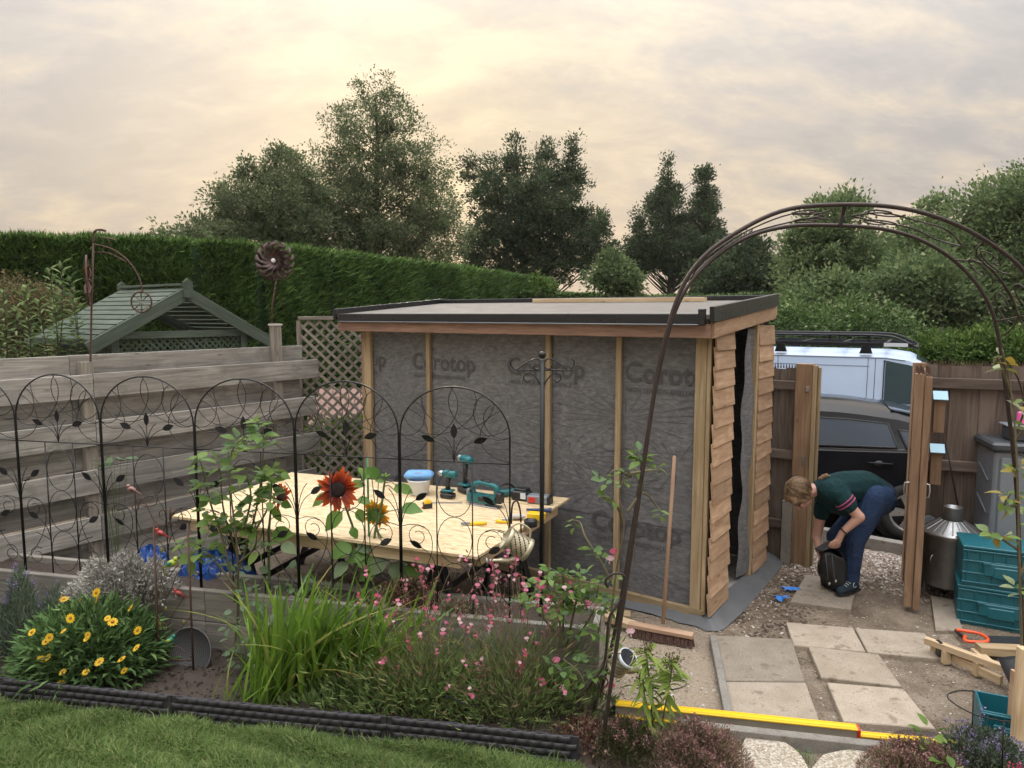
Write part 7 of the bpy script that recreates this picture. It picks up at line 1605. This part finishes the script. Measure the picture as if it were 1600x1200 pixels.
def parked_van():
    f = V((math.cos(R(30)), -math.sin(R(30)), 0)); l = ZU.cross(f); O = V((5.38, 11.85, -.12)); m = frame(O, f, l, ZU)
    t = thing('parked_van', O, 'pale blue-white van with a black roof rack behind the dark car', 'van'); paint = car_paint('pale_van_paint', (.47, .58, .76), .3)
    prm = dict(hw=.95, crown=.09, xs=[-2.45, -2.42, -2.3, -2, -1.5, -1, -.5, 0, .4, .8, 1.1, 1.3, 1.5, 1.7, 1.85, 2.0, 2.2, 2.35, 2.45], top=[(-2.45, 1.80), (-2.42, 1.9), (-2.2, 1.95), (.9, 1.95), (1.15, 1.90), (1.35, 1.78), (1.75, 1.34), (1.85, 1.22), (2.2, 1.08), (2.4, .9), (2.45, .72)],
               belt=[(-2.45, 1.12), (1.5, 1.12), (1.8, 1.10), (2.1, .95), (2.45, .6)], low=[(-2.45, .35), (-2.2, .25), (2.2, .22), (2.45, .32)], roofw=[(-2.45, .88), (1.0, .86), (1.5, .84), (2.0, .9), (2.45, .9)], plan=[(-2.45, .95), (-2.2, .99), (1.4, 1), (2.0, .96), (2.3, .84), (2.45, .68)])
    body, pt, low = vehicle_body(prm, m, t, paint); gm = glass('tinted_van_glass', (.03, .055, .065))
    for s in (-1, 1):
        rows = [[pt(.80 + (1.62 - .42 * k - .80) * i / 6, k, s) for i in range(7)] for k in [.08 + .82 * j / 5 for j in range(6)]]; panel('door_window', rows, gm, t)
        b = MB(); o = [pt(.78, .05, s, .007), pt(.78, .93, s, .007), pt(1.24, .93, s, .007), pt(1.64, .05, s, .007)]; b.tube(o, .012, 5, True); b.build('window_seal', BLACK_PL, t)
        for xx in (.66, .56, -.75, -1.0 + .25):
            b = MB(); b.tube([low(xx, z, s, .001) for z in (.35, .7, 1.08)] + [pt(xx, k, s, .001) for k in (.1, .5, .97)], .0045, 4); b.build('panel_gap', SLATE_PL, t)
        b = MB(); b.tube([pt(-2.3 + i * .28, .98, s, .002) for i in range(13)], .006, 4); b.build('gutter_line', SLATE_PL, t); b = MB(); b.tube([pt(-2.3 + i * .24, .80, s, .002) for i in range(13)], .004, 4); b.build('swage_line', SLATE_PL, t)
        for xx in (-1.5, 1.5):
            c = low(xx, .34, s, 0); nrm = l * s; o = MB(); o.lathe([(.39, -.25), (.39, .004), (.36, .006), (.36, -.25)], 28, frame(V((c.x, c.y, O.z + .34)), ZU, nrm.cross(ZU), nrm), False); o.build('wheel_arch', BLACK_PL, t, True); wheel(t, V((c.x, c.y, O.z + .33)) - nrm * .03, nrm, .33, RIM, 6)
        b = MB(); b.ball(m @ V((1.45, s * 1.05, 1.2)), .13, 10, 7, sc=(.5, .8, 1.1)); b.build('wing_mirror', BLACK_PL, t, True)
    rows = []
    for i in range(6):
        x = 1.2 + .62 * i / 5; tz = lin(prm['top'], x) + .008; hwid = .95 * .84 * .8; rows.append([m @ V((x, -hwid + 2 * hwid * j / 6, tz - .03 * (abs(j - 3) / 3) ** 2)) for j in range(7)])
    panel('windscreen', rows, gm, t)
    # roof rack: side rails on feet with cross bars
    rk = thing('roof_rack', O + ZU * 1.95, 'black tubular roof rack on top of the pale van', 'roof rack'); Pm = lambda x, y, z: m @ V((x, y, z))
    for s in (-1, 1):
        y = s * .76
        b = MB(); b.tube(smooth_path([Pm(-2.3, y, 2.19), Pm(0, y, 2.19), Pm(.7, y, 2.185), Pm(.95, y, 2.14), Pm(1.22, y, 2.0)], 4), .02, 8); b.build('top_rail', BLACK_METAL, rk, True)
        board('lower_rail', Pm(-2.3, y, 2.06), Pm(1.16, y, 2.045), ZU, .06, .03, BLACK_METAL, rk)
        for x in (-1.9, -.95, 0, .55): board('upright', Pm(x, y, 2.09), Pm(x, y, 2.18), f, .04, .025, BLACK_METAL, rk)
        for x in (-1.85, -.72, .52): b = MB(); b.prism([(-.09, -.09), (.09, -.09), (.05, .04), (-.05, .04)], .08, frame(Pm(x, s * .79, 2.0), f, ZU, f.cross(ZU))); b.build('foot', BLACK_METAL, rk)
    for x in (-2.2, -1.6, -1.0, -.4, .2, .8): board('cross_bar', Pm(x, -.75, 2.07), Pm(x, .75, 2.07), f, .05, .03, BLACK_METAL, rk)
    b = MB(); b.tube([Pm(1.2, -.76, 2.01), Pm(1.2, .76, 2.01)], .02, 8); b.build('front_bar', BLACK_METAL, rk, True)
    b = MB(); b.cbox((0, 0, 0), (.32, .004, .055), .001, frame(Pm(.92, -.80, 2.05), f, l, ZU)); b.build('name_plate', WHITE_PL, rk)
parked_van()

# ================================================================ PERSON AND BAG
def fuse(name, mb, mat, parent, vox=.011, it=6, fac=.5):
    me = mb.mesh(name); o = bpy.data.objects.new(name, me); COL.objects.link(o)
    r = o.modifiers.new('r', 'REMESH'); r.mode = 'VOXEL'; r.voxel_size = vox
    s = o.modifiers.new('s', 'SMOOTH'); s.iterations = it; s.factor = fac
    bpy.context.view_layer.update(); me2 = bpy.data.meshes.new_from_object(o.evaluated_get(bpy.context.evaluated_depsgraph_get())); bpy.data.objects.remove(o)
    me2.materials.clear(); me2.materials.append(mat); me2.shade_smooth()
    c = np.zeros(len(me2.vertices) * 3, np.float32); me2.vertices.foreach_get('co', c); c = c.reshape(-1, 3); ctr = (c.min(0) + c.max(0)) / 2; me2.vertices.foreach_set('co', (c - ctr).ravel()); me2.update()
    return put(name, me2, None, parent, M4.Translation(V(ctr.tolist())))
def person():
    Y = 5.9; P = lambda x, y, d=0.0: at(x, y, Y + d)
    base = V((P(1325, 925).x, Y, .05)); t = thing('person', base, 'person in dark green T-shirt and jeans bending down to a black bag', 'person')
    SKIN = NT('skin'); n = SKIN.noise(SKIN.coord('Object', (1, 1, 1)), 14, 4); SKIN.out(SKIN.mix(n, (.40, .215, .165), (.50, .29, .225)), .55); SKIN.b.inputs['Subsurface Weight'].default_value = .08; SKIN.b.inputs['Subsurface Radius'].default_value = (.01, .004, .002); SK = SKIN.m
    def cloth(nm, a, b_, sc=26):
        q = NT(nm); c = q.coord('Object', (1, 1, 1)); f = q.noise(c, 200, 2); k = q.noise(q.coord('Object', (1, 1, 1)), 7, 5, .6, 1.2); q.bump(q.math('ADD', k, q.math('MULTIPLY', f, .15)), 1.0, .05); return q.out(q.mix(k, a, b_), .88, 0, .2)
    TEE = cloth('dark_green_jersey', (.005, .026, .031), (.011, .046, .05)); JEAN = cloth('blue_denim', (.012, .028, .075), (.035, .065, .14)); SHOE = cloth('navy_canvas', (.016, .03, .045), (.03, .05, .068))
    ground = .05
    hipL, hipR = P(1368, 778, -.12), P(1366, 782, .13)
    kneeL, ankL = P(1337, 846, -.10), P(1331, 903, -.05); kneeR, ankR = P(1306, 838, .16), P(1316, 898, .24)
    shL, shR = P(1304, 766, -.19), P(1290, 772, .17); elL, wrL = P(1343, 808, -.26), P(1316, 832, -.22); elR, wrR = P(1276, 838, .18), P(1281, 864, .05)
    neck, headc = P(1277, 764, 0), P(1250, 772, -.01)
    handL, handR = P(1309, 846, -.20), P(1285, 874, -.0)
    # body: one continuous surface
    b = MB(); c = b.capsule
    c(P(1368, 775, 0), .13, P(1330, 762, 0), .12); c(P(1330, 762), .125, P(1298, 766), .10); c(P(1298, 766), .09, neck, .058); c(neck, .056, P(1258, 770), .062)
    c(shL, .05, elL, .043); c(elL, .043, wrL, .028); c(shR, .05, elR, .041); c(elR, .041, wrR, .028)
    c(hipL, .10, kneeL, .062); c(kneeL, .062, ankL, .042); c(hipR, .10, kneeR, .062); c(kneeR, .062, ankR, .042)
    c(P(1297, 768, -.15), .055, P(1292, 770, .13), .055)
    # head: skull, jaw, brow, nose, chin; the face looks down and to the left
    up = (headc - P(1278, 757)).normalized(); face = V((-.42, -.12, -.90)).normalized()        # face direction
    crown = V((-.84, -.05, .42)).normalized(); rt = face.cross(crown).normalized()
    hm = frame(headc, rt, face, crown)
    b.ball((0, -.005, .012), .096, 18, 12, hm, (.80, 1.0, 1.06)); b.ball((0, .040, -.055), .058, 14, 9, hm, (.92, .95, 1.0)); c(hm @ V((0, .092, -.005)), .012, hm @ V((0, .112, -.035)), .016, 8); b.ball((0, .085, -.075), .022, 10, 7, hm); b.ball((0, .074, .02), .045, 10, 7, hm, (1.25, .55, .4))
    for s in (-1, 1): b.ball((s * .04, .072, -.035), .026, 10, 7, hm)
    # hands: palm, four fingers and a thumb each, closed on the bag
    def hand(wr, pal, fdir, side, curl):
        fdir = V(fdir).normalized(); side = V(side).normalized(); nrm = fdir.cross(side)
        c(wr, .027, pal, .030, 8)
        for i, (o_, L) in enumerate(((-.030, .070), (-.010, .078), (.010, .074), (.029, .060))):
            p0 = pal + side * o_ + fdir * .025; p1 = p0 + fdir * L * .45 + nrm * curl * .012; p2 = p1 + (fdir * .55 + nrm * curl).normalized() * L * .35; p3 = p2 + (nrm * curl - fdir * .25).normalized() * L * .28
            c(p0, .0098, p1, .0092, 7); c(p1, .0092, p2, .0085, 7); c(p2, .0085, p3, .0075, 7)
        q = pal - side * .032 - fdir * .005; q1 = q - side * .022 + fdir * .028 + nrm * curl * .012; c(q, .0125, q1, .011, 7); c(q1, .011, q1 + fdir * .028 + nrm * curl * .010, .009, 7)
    hand(wrL, handL, (-.15, .1, -1), (1, .2, -.1), -.9); hand(wrR, handR, (.25, -.1, -1), (-.9, .3, -.2), .9)
    body = fuse('body', b, SK, t, .0075, 4, .5)
    # clothes
    b = MB(); c = b.capsule
    c(P(1370, 773, 0), .142, P(1350, 761, 0), .145); c(P(1350, 761), .145, P(1318, 762), .142); c(P(1318, 762), .142, P(1296, 766), .13); c(P(1296, 766), .12, P(1284, 764), .088)
    c(shL + V((.03, .05, .0)), .092, shL.lerp(elL, .52), .078); c(shR, .088, shR.lerp(elR, .45), .070); c(P(1300, 768, -.15), .1, P(1292, 772, .14), .1); c(P(1310, 778, -.05), .13, P(1322, 786, .05), .12)
    tee = fuse('t_shirt', b, TEE, t, .011, 6)
    for k in (.40, .50):
        p = shL.lerp(elL, k); d = (elL - shL).normalized(); a = d.orthogonal().normalized(); o = MB(); o.tube([p + (a * math.cos(i * .349) + d.cross(a) * math.sin(i * .349)) * (.0795 if k < .45 else .0785) for i in range(18)], .006, 6, True); o.build('sleeve_stripe', plain('pink_stripe', (.3, .045, .12), .85) if 'pink_stripe' not in MATS else MATS['pink_stripe'], tee, True)
    b = MB(); c = b.capsule
    c(P(1374, 780, -.06), .138, P(1372, 781, .07), .138); c(hipL, .112, kneeL, .076); c(kneeL, .076, ankL, .057); c(ankL, .060, ankL - ZU * .03, .058); c(hipR, .122, kneeR, .08); c(kneeR, .08, ankR, .06); c(P(1376, 774, 0), .125, P(1362, 790, 0), .115)
    for k_ in (.86, .93, 1.0): c(kneeL.lerp(ankL, k_), .064, kneeL.lerp(ankL, k_ + .01), .064)
    fuse('jeans', b, JEAN, t, .011, 5)
    for ank, nm in ((ankL, 1), (ankR, 2)):
        f = V((-.86, -.5, 0)).normalized(); g = V((ank.x, ank.y, ground)); b = MB(); c = b.capsule
        c(g + f * -.045 + ZU * .04, .042, g + f * .06 + ZU * .038, .044); c(g + f * .06 + ZU * .036, .044, g + f * .15 + ZU * .030, .038); c(g + ZU * .05, .046, V((ank.x, ank.y, ank.z - .01)), .05); sh_ = fuse('shoe', b, SHOE, t, .009, 4)
        s = f.cross(ZU); o = MB(); pts = [g + f * x + s * y for x, y in ((-.09, -.03), (-.09, .03), (.0, .044), (.1, .048), (.18, .03), (.195, 0), (.18, -.03), (.1, -.048), (.0, -.044))]
        o.prism([(p.x - g.x, p.y - g.y) for p in reversed(pts)], .02, M4.Translation((g.x, g.y, ground + .006))); o.build('sole', BLACK_PL, sh_)
        if nm == 1:
            o = MB()
            for i in range(4): q = g + f * (.03 + .025 * i) + ZU * (.092 - .008 * i); o.tube([q - s * .03, q + ZU * .008, q + s * .03], .0028, 5)
            q = g + f * .02 + ZU * .092 + s * -.02; o.tube(arc(q - ZU * .02 + s * -.026, .024, 0, 6.28, f, ZU, 14)[:-1], .0026, 5, True); o.build('laces', plain('pale_lace', (.5, .55, .52), .8), sh_)
    # hair: bob falling forward, a clip's worth at the nape, glasses, ear, watch strap
    HAIR = NT('ash_blonde_hair'); hc = HAIR.coord('Object', (14, 60, 60), False); hn = HAIR.noise(hc, 1.6, 5, .6, .8); HAIR.bump(hn, .4, .006); HM = HAIR.out(HAIR.ramp(hn, (.3, (.07, .042, .024)), (.5, (.18, .11, .06)), (.7, (.33, .22, .125))), .5)
    b = MB(); b.ball((0, -.018, .022), .110, 22, 14, hm, (.84, 1.0, 1.0)); c = b.capsule
    for s in (-1, 1):
        b.ball((s * .072, .0, .005), .075, 14, 9, hm, (.36, 1.0, .85)); b.ball((s * .060, .055, .050), .055, 12, 8, hm, (.5, 1.1, .7))
    b.ball((0, .045, .088), .06, 14, 9, hm, (1.1, 1.1, .5)); b.ball((0, -.075, -.02), .06, 14, 9, hm, (1.15, .6, 1.1))
    hr = fuse('hair', b, HM, t, .008, 12); st = MB()
    HS = NT('hair_strands'); HSM = HS.out(HS.ramp(HS.isl(), (0, (.05, .028, .016)), (.45, (.15, .09, .048)), (1, (.36, .25, .14))), .42)
    for i in range(620):
        ph = random.uniform(-math.pi, math.pi); fr = math.cos(ph - math.pi / 2); end = R(random.uniform(88, 122)) if fr < .35 else R(random.uniform(55, 84)); jr = random.uniform(0, .009); a0 = R(random.uniform(0, 22)); dr = random.gauss(0, .12); pts = []
        for j in range(7):
            th = a0 + (end - a0) * j / 6; q = ph + dr * j / 6; r = 1.03 + jr * 9 * (j / 6); pts.append(hm @ V((math.sin(th) * math.cos(q) * .098 * r, -.016 + math.sin(th) * math.sin(q) * .113 * r, .024 + math.cos(th) * .112 * r)))
        st.tube(pts, [.0016, .0024, .0026, .0026, .0024, .002, .0008], 3)
    st.build('hair_strands', HSM, hr, True, kind='stuff')
    b = MB(); b.capsule(P(1282, 748, 0), .022, P(1291, 743, -.02), .02); b.capsule(P(1286, 744), .016, P(1297, 744), .01); fuse('nape_hair', b, HM, t, .006, 2)
    o = MB()
    for s in (-1, 1): o.tube(arc(hm @ V((s * .034, .098, -.004)), .024, 0, 6.28, rt, crown, 16)[:-1], .0022, 5, True); o.tube([hm @ V((s * .058, .095, 0)), hm @ V((s * .082, .03, .005))], .0022, 5)
    o.tube([hm @ V((-.01, .103, 0)), hm @ V((.01, .103, 0))], .0022, 5); o.build('glasses', BLACK_METAL, t, True)
    b = MB(); b.ball((-.079, .005, -.02), .026, 10, 8, hm, (.35, .65, 1.0)); b.ball((.079, .005, -.02), .026, 10, 8, hm, (.35, .65, 1.0)); b.build('ears', SK, t, True)
    o = MB(); p = elL.lerp(wrL, .9); d = (wrL - elL).normalized(); a = d.orthogonal().normalized(); o.tube([p + (a * math.cos(i * .4488) + d.cross(a) * math.sin(i * .4488)) * .033 for i in range(14)], .007, 6, True); o.build('watch_strap', BLACK_PL, t, True)
    # the bag
    bt = thing('black_bag', G(1300, 918, .05), 'soft black bag with grey flap held open by the bending person', 'bag'); BAG = plain('black_nylon', (.010, .010, .012), .6, var=.3, scale=12, bump=.5, bscale=20)
    n, k = 22, 12; vs = []; fs = []
    lo, hi = V((P(1307, 918, .02).x, Y + .02, .055)), P(1302, 862, .0)
    for j in range(k + 1):
        u = j / k; q = lo.lerp(hi, u)
        for i in range(n):
            a = 2 * math.pi * i / n; r = (1 + .13 * math.sin(3 * a + u * 4) + .09 * math.sin(7 * a - u * 6)); wx = .105 + .035 * math.sin(u * 3.1) - .02 * u; wy = .10 + .02 * math.sin(u * 3)
            vs.append((q.x + math.cos(a) * wx * r - .02 * u, q.y + math.sin(a) * wy * r, q.z + (.02 * math.sin(2 * a) * u)))
    for j in range(k):
        for i in range(n): fs.append((j * n + i, j * n + (i + 1) % n, (j + 1) * n + (i + 1) % n, (j + 1) * n + i))
    fs.append(tuple(reversed(range(n)))); b = MB(); b.add(vs, fs); o = b.build('sack', BAG, bt, True); md = o.modifiers.new('s', 'SOLIDIFY'); md.thickness = .006
    b = MB(); q0, q1 = P(1284, 860, -.07), P(1306, 850, -.09); vs = [q0, q1, q1 + V((.01, .16, -.02)), q0 + V((.0, .14, -.03))]; b.add([tuple(v) for v in vs] + [tuple(v - ZU * .012) for v in vs], [(0, 1, 2, 3), (7, 6, 5, 4), (0, 4, 5, 1), (1, 5, 6, 2), (2, 6, 7, 3), (3, 7, 4, 0)]); b.build('flap', plain('grey_webbing', (.05, .052, .06), .7), bt)
    for x in (1290, 1300): b = MB(); b.tube(smooth_path([P(x, 866, -.12), P(x + 2, 885, -.15), P(x + 4, 905, -.13)], 4), .006, 5, flat=.3); b.build('strap', plain('pale_strap', (.14, .14, .13), .7) if 'pale_strap' not in MATS else MATS['pale_strap'], bt, True)
    for x, y in ((1296, 912), (1306, 908)): b = MB(); b.ball(P(x, y, -.135), .011, 8, 6, sc=(.8, .4, 1.2)); b.build('tag', plain('white_tag', (.4, .38, .34), .6) if 'white_tag' not in MATS else MATS['white_tag'], bt, True)
person()

# ================================================================ RIGHT-HAND SIDE
def incinerator():
    c = V((3.71, 5.84, 0)); t = thing('incinerator_bin', c, 'galvanised garden incinerator bin with chimney lid by the fence', 'incinerator'); m = M4.Translation(c + ZU * .12)
    b = MB(); b.lathe([(.0005, .0), (.185, .0), (.19, .01), (.205, .42), (.212, .425), (.212, .445), (.2, .445)], 36, m); b.build('drum', GALV, t, True)
    b = MB(); b.lathe([(.228, .44), (.232, .452), (.225, .46), (.2, .475), (.075, .555), (.07, .56)], 40, m); lid = b.build('lid', GALV, t, True)
    for i in range(18):
        a = 2 * math.pi * i / 18; d = V((math.cos(a), math.sin(a), 0)); b = MB(); b.tube([m @ (d * .21 + ZU * .474), m @ (d * .085 + ZU * .556)], .004, 5); b.build('lid_rib', GALV, lid)
    b = MB(); b.lathe([(.078, .55), (.07, .66), (.073, .665), (.066, .665), (.064, .56)], 24, m); b.build('chimney', GALV, t, True)
    for s in (-1, 1): d = V((s * .9, -.4, 0)); b = MB(); b.tube(arc(c + d * .21 + ZU * .36, .045, -1.2, 1.2, d, ZU, 10), .006, 6); b.build('handle', GALV, t, True)
    for i in range(3): a = i * 2.1 + .4; p = c + V((math.cos(a), math.sin(a), 0)) * .17; board('foot', p, p + ZU * .125, V((1, 0, 0)), .03, .03, GALV, t)
    # iron rod leaning above it
    b = MB(); b.tube([at(1478, 690, 6.05), at(1502, 820, 5.95)], .006, 6); b.build('leaning_rod', BLACK_METAL, None, True, label='thin dark rod leaning on the fence above the incinerator', category='rod')
    b = MB(); p = V((3.64, 6.08, 0)); b.prism([(-.09, 0), (.09, 0), (.09, .60), (.02, .64), (-.09, .60)], .05, frame(p, V((.93, -.37, 0)), ZU, V((.37, .93, 0)))); b.build('grey_board', SLATE_PL if False else GREY_PL, label='grey panel leaning behind the gate and incinerator', category='panel')
incinerator()
def crate(p, x, label, w=.56, d=.36, h=.30, lidp=True, name='folding_crate', open_=False):
    x = V(x).normalized(); y = ZU.cross(x); m = frame(p, x, y, ZU); t = thing(name, p, label, 'crate', 'teal plastic crates')
    b = MB(); th = .012
    for c, s in (((0, -d / 2 + th / 2, h / 2), (w, th, h)), ((0, d / 2 - th / 2, h / 2), (w, th, h)), ((-w / 2 + th / 2, 0, h / 2), (th, d - 2 * th, h)), ((w / 2 - th / 2, 0, h / 2), (th, d - 2 * th, h)), ((0, 0, th / 2), (w - 2 * th, d - 2 * th, th))): b.cbox(c, s, .003, m)
    b.build('shell', TEAL_PL, t)
    for z in ((.03, h * .36, h * .68, h - .012) if h > .2 else (.02, h - .012)): b = MB(); b.cbox((0, -d / 2 - .006, z), (w + .012, .014, .012), .003, m); b.build('rib', TEAL_PL, t)
    for k in range(7): b = MB(); b.cbox((-w / 2 + .03 + (w - .06) * k / 6, -d / 2 - .005, h / 2), (.010, .012, h - .03), .003, m); b.build('rib', TEAL_PL, t)
    b = MB(); b.cbox((0, -d / 2 - .014, h * .5), (w * .52, .014, h * .34), .006, m); b.cbox((0, -d / 2 - .02, h * .44), (w * .30, .014, h * .30), .006, m); b.build('handle_panel', TEAL_PL, t)
    for s in (-1, 1): b = MB(); b.cbox((s * w * .23, -d / 2 - .024, h * .66), (.05, .012, .022), .003, m); b.build('clip', TEAL_PL, t)
    if lidp: b = MB(); b.cbox((0, 0, h + .012), (w + .02, d + .02, .022), .005, m); b.build('lid', TEAL_PL, t)
    return m
CX = V((.88, -.47, 0)); CC = V((3.80, 5.36, .0))
crate(CC, CX, 'lower of the two stacked teal folding crates', h=.29); crate(CC + ZU * .316 + V((.01, .0, 0)), V((.90, -.43, 0)), 'upper of the two stacked teal folding crates', h=.29)
def storage():
    t = thing('storage_box', V((4.4, 5.7, 0)), 'grey plastic garden storage unit with dark lid at the right edge', 'storage unit'); x = V((.955, -.29, 0)).normalized(); y = ZU.cross(x); o = V((3.89, 5.64, 0)); m = frame(o, x, y, ZU); w, d, h = 1.15, .42, 1.3
    b = MB(); b.cbox((w / 2, d / 2, h / 2), (w, d, h), .015, m); b.build('cabinet', GREY_PL, t)
    b = MB(); b.cbox((w / 2, d / 2 - .01, h + .035), (w + .06, d + .07, .07), .018, m); b.build('lid', SLATE_PL, t)
    for i in range(2):
        b = MB(); b.cbox((.30 + i * .56, -.012, h * .5), (.52, .02, h - .1), .008, m); dr = b.build('door', GREY_PL, t); b = MB(); b.cbox((.52 + i * .12 - .02, -.028, h * .6), (.03, .02, .12), .006, m); b.build('door_handle', SLATE_PL, dr)
    for i in range(4): b = MB(); b.cbox((-.008, d / 2, .28 + i * .27), (.012, d * .62, .02), .004, m @ M4.Translation((0, d / 2, .28 + i * .27)) @ M4.Rotation(R(24), 4, 'X') @ M4.Translation((0, -d / 2, -.28 - i * .27))); b.build('side_rib', GREY_PL, t)
    p = m @ V((.26, .2, h + .071)); tr = thing('planter_tub', p, 'dark plastic trough standing on the storage unit', 'trough')
    b = MB(); b.cbox((.3, .19, h + .071 + .055), (.34, .22, .11), .012, m); b.build('tub', SLATE_PL, tr); b = MB(); b.cbox((.3, .19, h + .071 + .118), (.38, .26, .016), .005, m); b.build('rim', GREY_PL, tr)
    b = MB(); b.cbox((.26, .18, h + .071 + .18), (.12, .06, .11), .012, m); b.build('seed_packet', plain('pink_packet', (.75, .13, .38), .4, var=.3, scale=14), label='bright pink packet standing in the dark trough', category='packet')
storage()
def low_right():
    # timber frame pieces on the ground
    t = thing('batten_stack', G(1515, 1030), 'pale pine batten frame lying across the end of the slabs', 'timber frame')
    a, c = G(1446, 1000, .12), G(1584, 1050, .12); board('batten', a, c, ZU, .045, .045, W_PALE, t); board('batten', a + V((.06, .02, -.06)), c + V((-.06, .02, -.07)), ZU, .06, .03, W_PALE, t)
    for k in (.25, .62): p = a.lerp(c, k); board('spacer', p + ZU * -.02, p - ZU * .11, V((1, 0, 0)), .05, .05, W_PALE, t)
    board('strap_band', a.lerp(c, .17) + ZU * .028, a.lerp(c, .17) - ZU * .075, V((1, 0, 0)), .02, .054, BLACK_PL, t)
    board('timber_offcut', G(1528, 1014, .06), G(1610, 1018, .06), V((0, 1, .0)), .09, .06, W_NEW, label='greenish timber offcut behind the pale batten frame', category='timber'); board('timber_offcut', G(1524, 1016, .03), G(1545, 1035, .03), V((1, .3, 0)), .06, .03, W_PALE, label='short pale timber stub between the two timber pieces', category='timber')
    p = at(1587, 1190, 3.62); board('timber_upright', V((p.x, p.y, 0)), V((p.x, p.y, at(1587, 1012, 3.62).z)), V((1, 0, 0)), .055, .045, W_PALE, label='pale sawn timber upright at the lower right edge', category='timber')
    p = at(1575, 1185, 3.72); board('timber_upright', V((p.x, p.y, 0)), V((p.x, p.y, at(1575, 1048, 3.72).z)), V((1, 0, 0)), .02, .04, W_LARCH, label='thin darker batten beside the pale upright', category='timber')
    # dark roofing sheet, low crate, tin
    q0, q1 = G(1562, 1052, .1), G(1590, 1110, .1); vs = []
    b = MB(); m_ = plain('black_roofing_felt', (.02, .021, .024), .45)
    for i in range(9): u = i / 8; p = q0.lerp(q1, u); vs += [(p.x - .02, p.y, .20 - .02 * u), (p.x + .10, p.y - .01, .22 - .02 * u), (p.x + .22, p.y - .02, .12)]
    b.add(vs, [f_ for i in range(8) for f_ in ((3 * i, 3 * i + 1, 3 * i + 4, 3 * i + 3), (3 * i + 1, 3 * i + 2, 3 * i + 5, 3 * i + 4))]); o = b.build('felt_roll', m_, None, True, label='curled piece of black roofing felt behind the low teal crate', category='roofing felt'); o.modifiers.new('s', 'SOLIDIFY').thickness = .006
    c = G(1568, 1165, 0); cm = crate(c + V((.06, .06, 0)), V((.9, -.42, 0)), 'open teal crate low at the right edge with a tin beside it', w=.30, d=.24, h=.20, lidp=False)
    m = M4.Translation(G(1558, 1172, 0) + V((.0, -.14, 0))); t = thing('paint_tin', m.translation, 'small silver tin standing in front of the low teal crate', 'tin'); b = MB(); b.lathe([(.0005, 0), (.052, 0), (.054, .005), (.054, .115), (.057, .118), (.057, .125), (.05, .125)], 26, m); b.build('can', GALV, t, True); b = MB(); b.lathe([(.0005, .118), (.05, .12)], 26, m); b.build('lid', WHITE_PL, t)
    # orange-handled shears on a saw blade / board
    t = thing('garden_saw', G(1550, 992), 'hand saw with orange and black handle on the ground before the crates', 'saw'); z = .06
    P = lambda x, y, zz=z: G(x, y, zz)
    b = MB(); b.tube(smooth_path([P(1494, 984), P(1508, 986), P(1530, 990), P(1543, 998), P(1540, 1003), P(1522, 1003), P(1508, 1001), P(1508, 994)], 5), .012, 8); b.build('handle', ORANGE, t, True)
    b = MB(); b.tube(smooth_path([P(1494, 985, z - .02), P(1500, 992, z - .02), P(1508, 998, z - .02)], 4), .014, 8); b.build('handle_heel', BLACK_PL, t, True)
    q = [P(1540, 993), P(1600, 995), P(1600, 1006), P(1542, 1004)]; b = MB(); b.add([tuple(v) for v in q] + [tuple(v - ZU * .003) for v in q], [(0, 1, 2, 3), (7, 6, 5, 4), (0, 4, 5, 1), (1, 5, 6, 2), (2, 6, 7, 3), (3, 7, 4, 0)]); b.build('blade', plain('dark_saw_steel', (.07, .072, .08), .35, .7), t)
    # blue plastic scraps by the slab
    for i, (x, y, s) in enumerate(((1236, 922, .05), (1222, 937, .045))):
        c = G(x, y, .015); n = 14; b = MB(); vs = [(c.x, c.y, .045)]
        for j in range(n): a = 2 * math.pi * j / n; r = s * random.uniform(.6, 1.4); vs.append((c.x + math.cos(a) * r * 1.5, c.y + math.sin(a) * r * .7, random.uniform(.008, .05)))
        b.add(vs, [(0, j + 1, (j + 1) % n + 1) for j in range(n)]); b.build('plastic_scrap', plain('bright_blue_plastic' + str(i), (.01, .16, .55), .35), label=('crumpled blue plastic scrap touching the grey slab', 'blue plastic scrap on bare soil further from the slab')[i], category='plastic scrap')
low_right()

# ================================================================ EVENING HAZE
def haze():
    b = MB(); b.box((0, 115, 7.5), (500, 390, 17.4)); m = bpy.data.materials.new('evening_haze'); m.use_nodes = True; nt = m.node_tree; nt.nodes.clear()
    o = nt.nodes.new('ShaderNodeOutputMaterial'); v = nt.nodes.new('ShaderNodeVolumePrincipled'); nt.links.new(v.outputs[0], o.inputs['Volume'])
    v.inputs['Color'].default_value = (.93, .94, .96, 1); v.inputs['Density'].default_value = .0003; v.inputs['Anisotropy'].default_value = .3
    put('haze', b.mesh('haze'), m, kind='stuff', label='thin evening haze over the whole place', category='haze')
haze()
scn.cycles.volume_bounces = 1
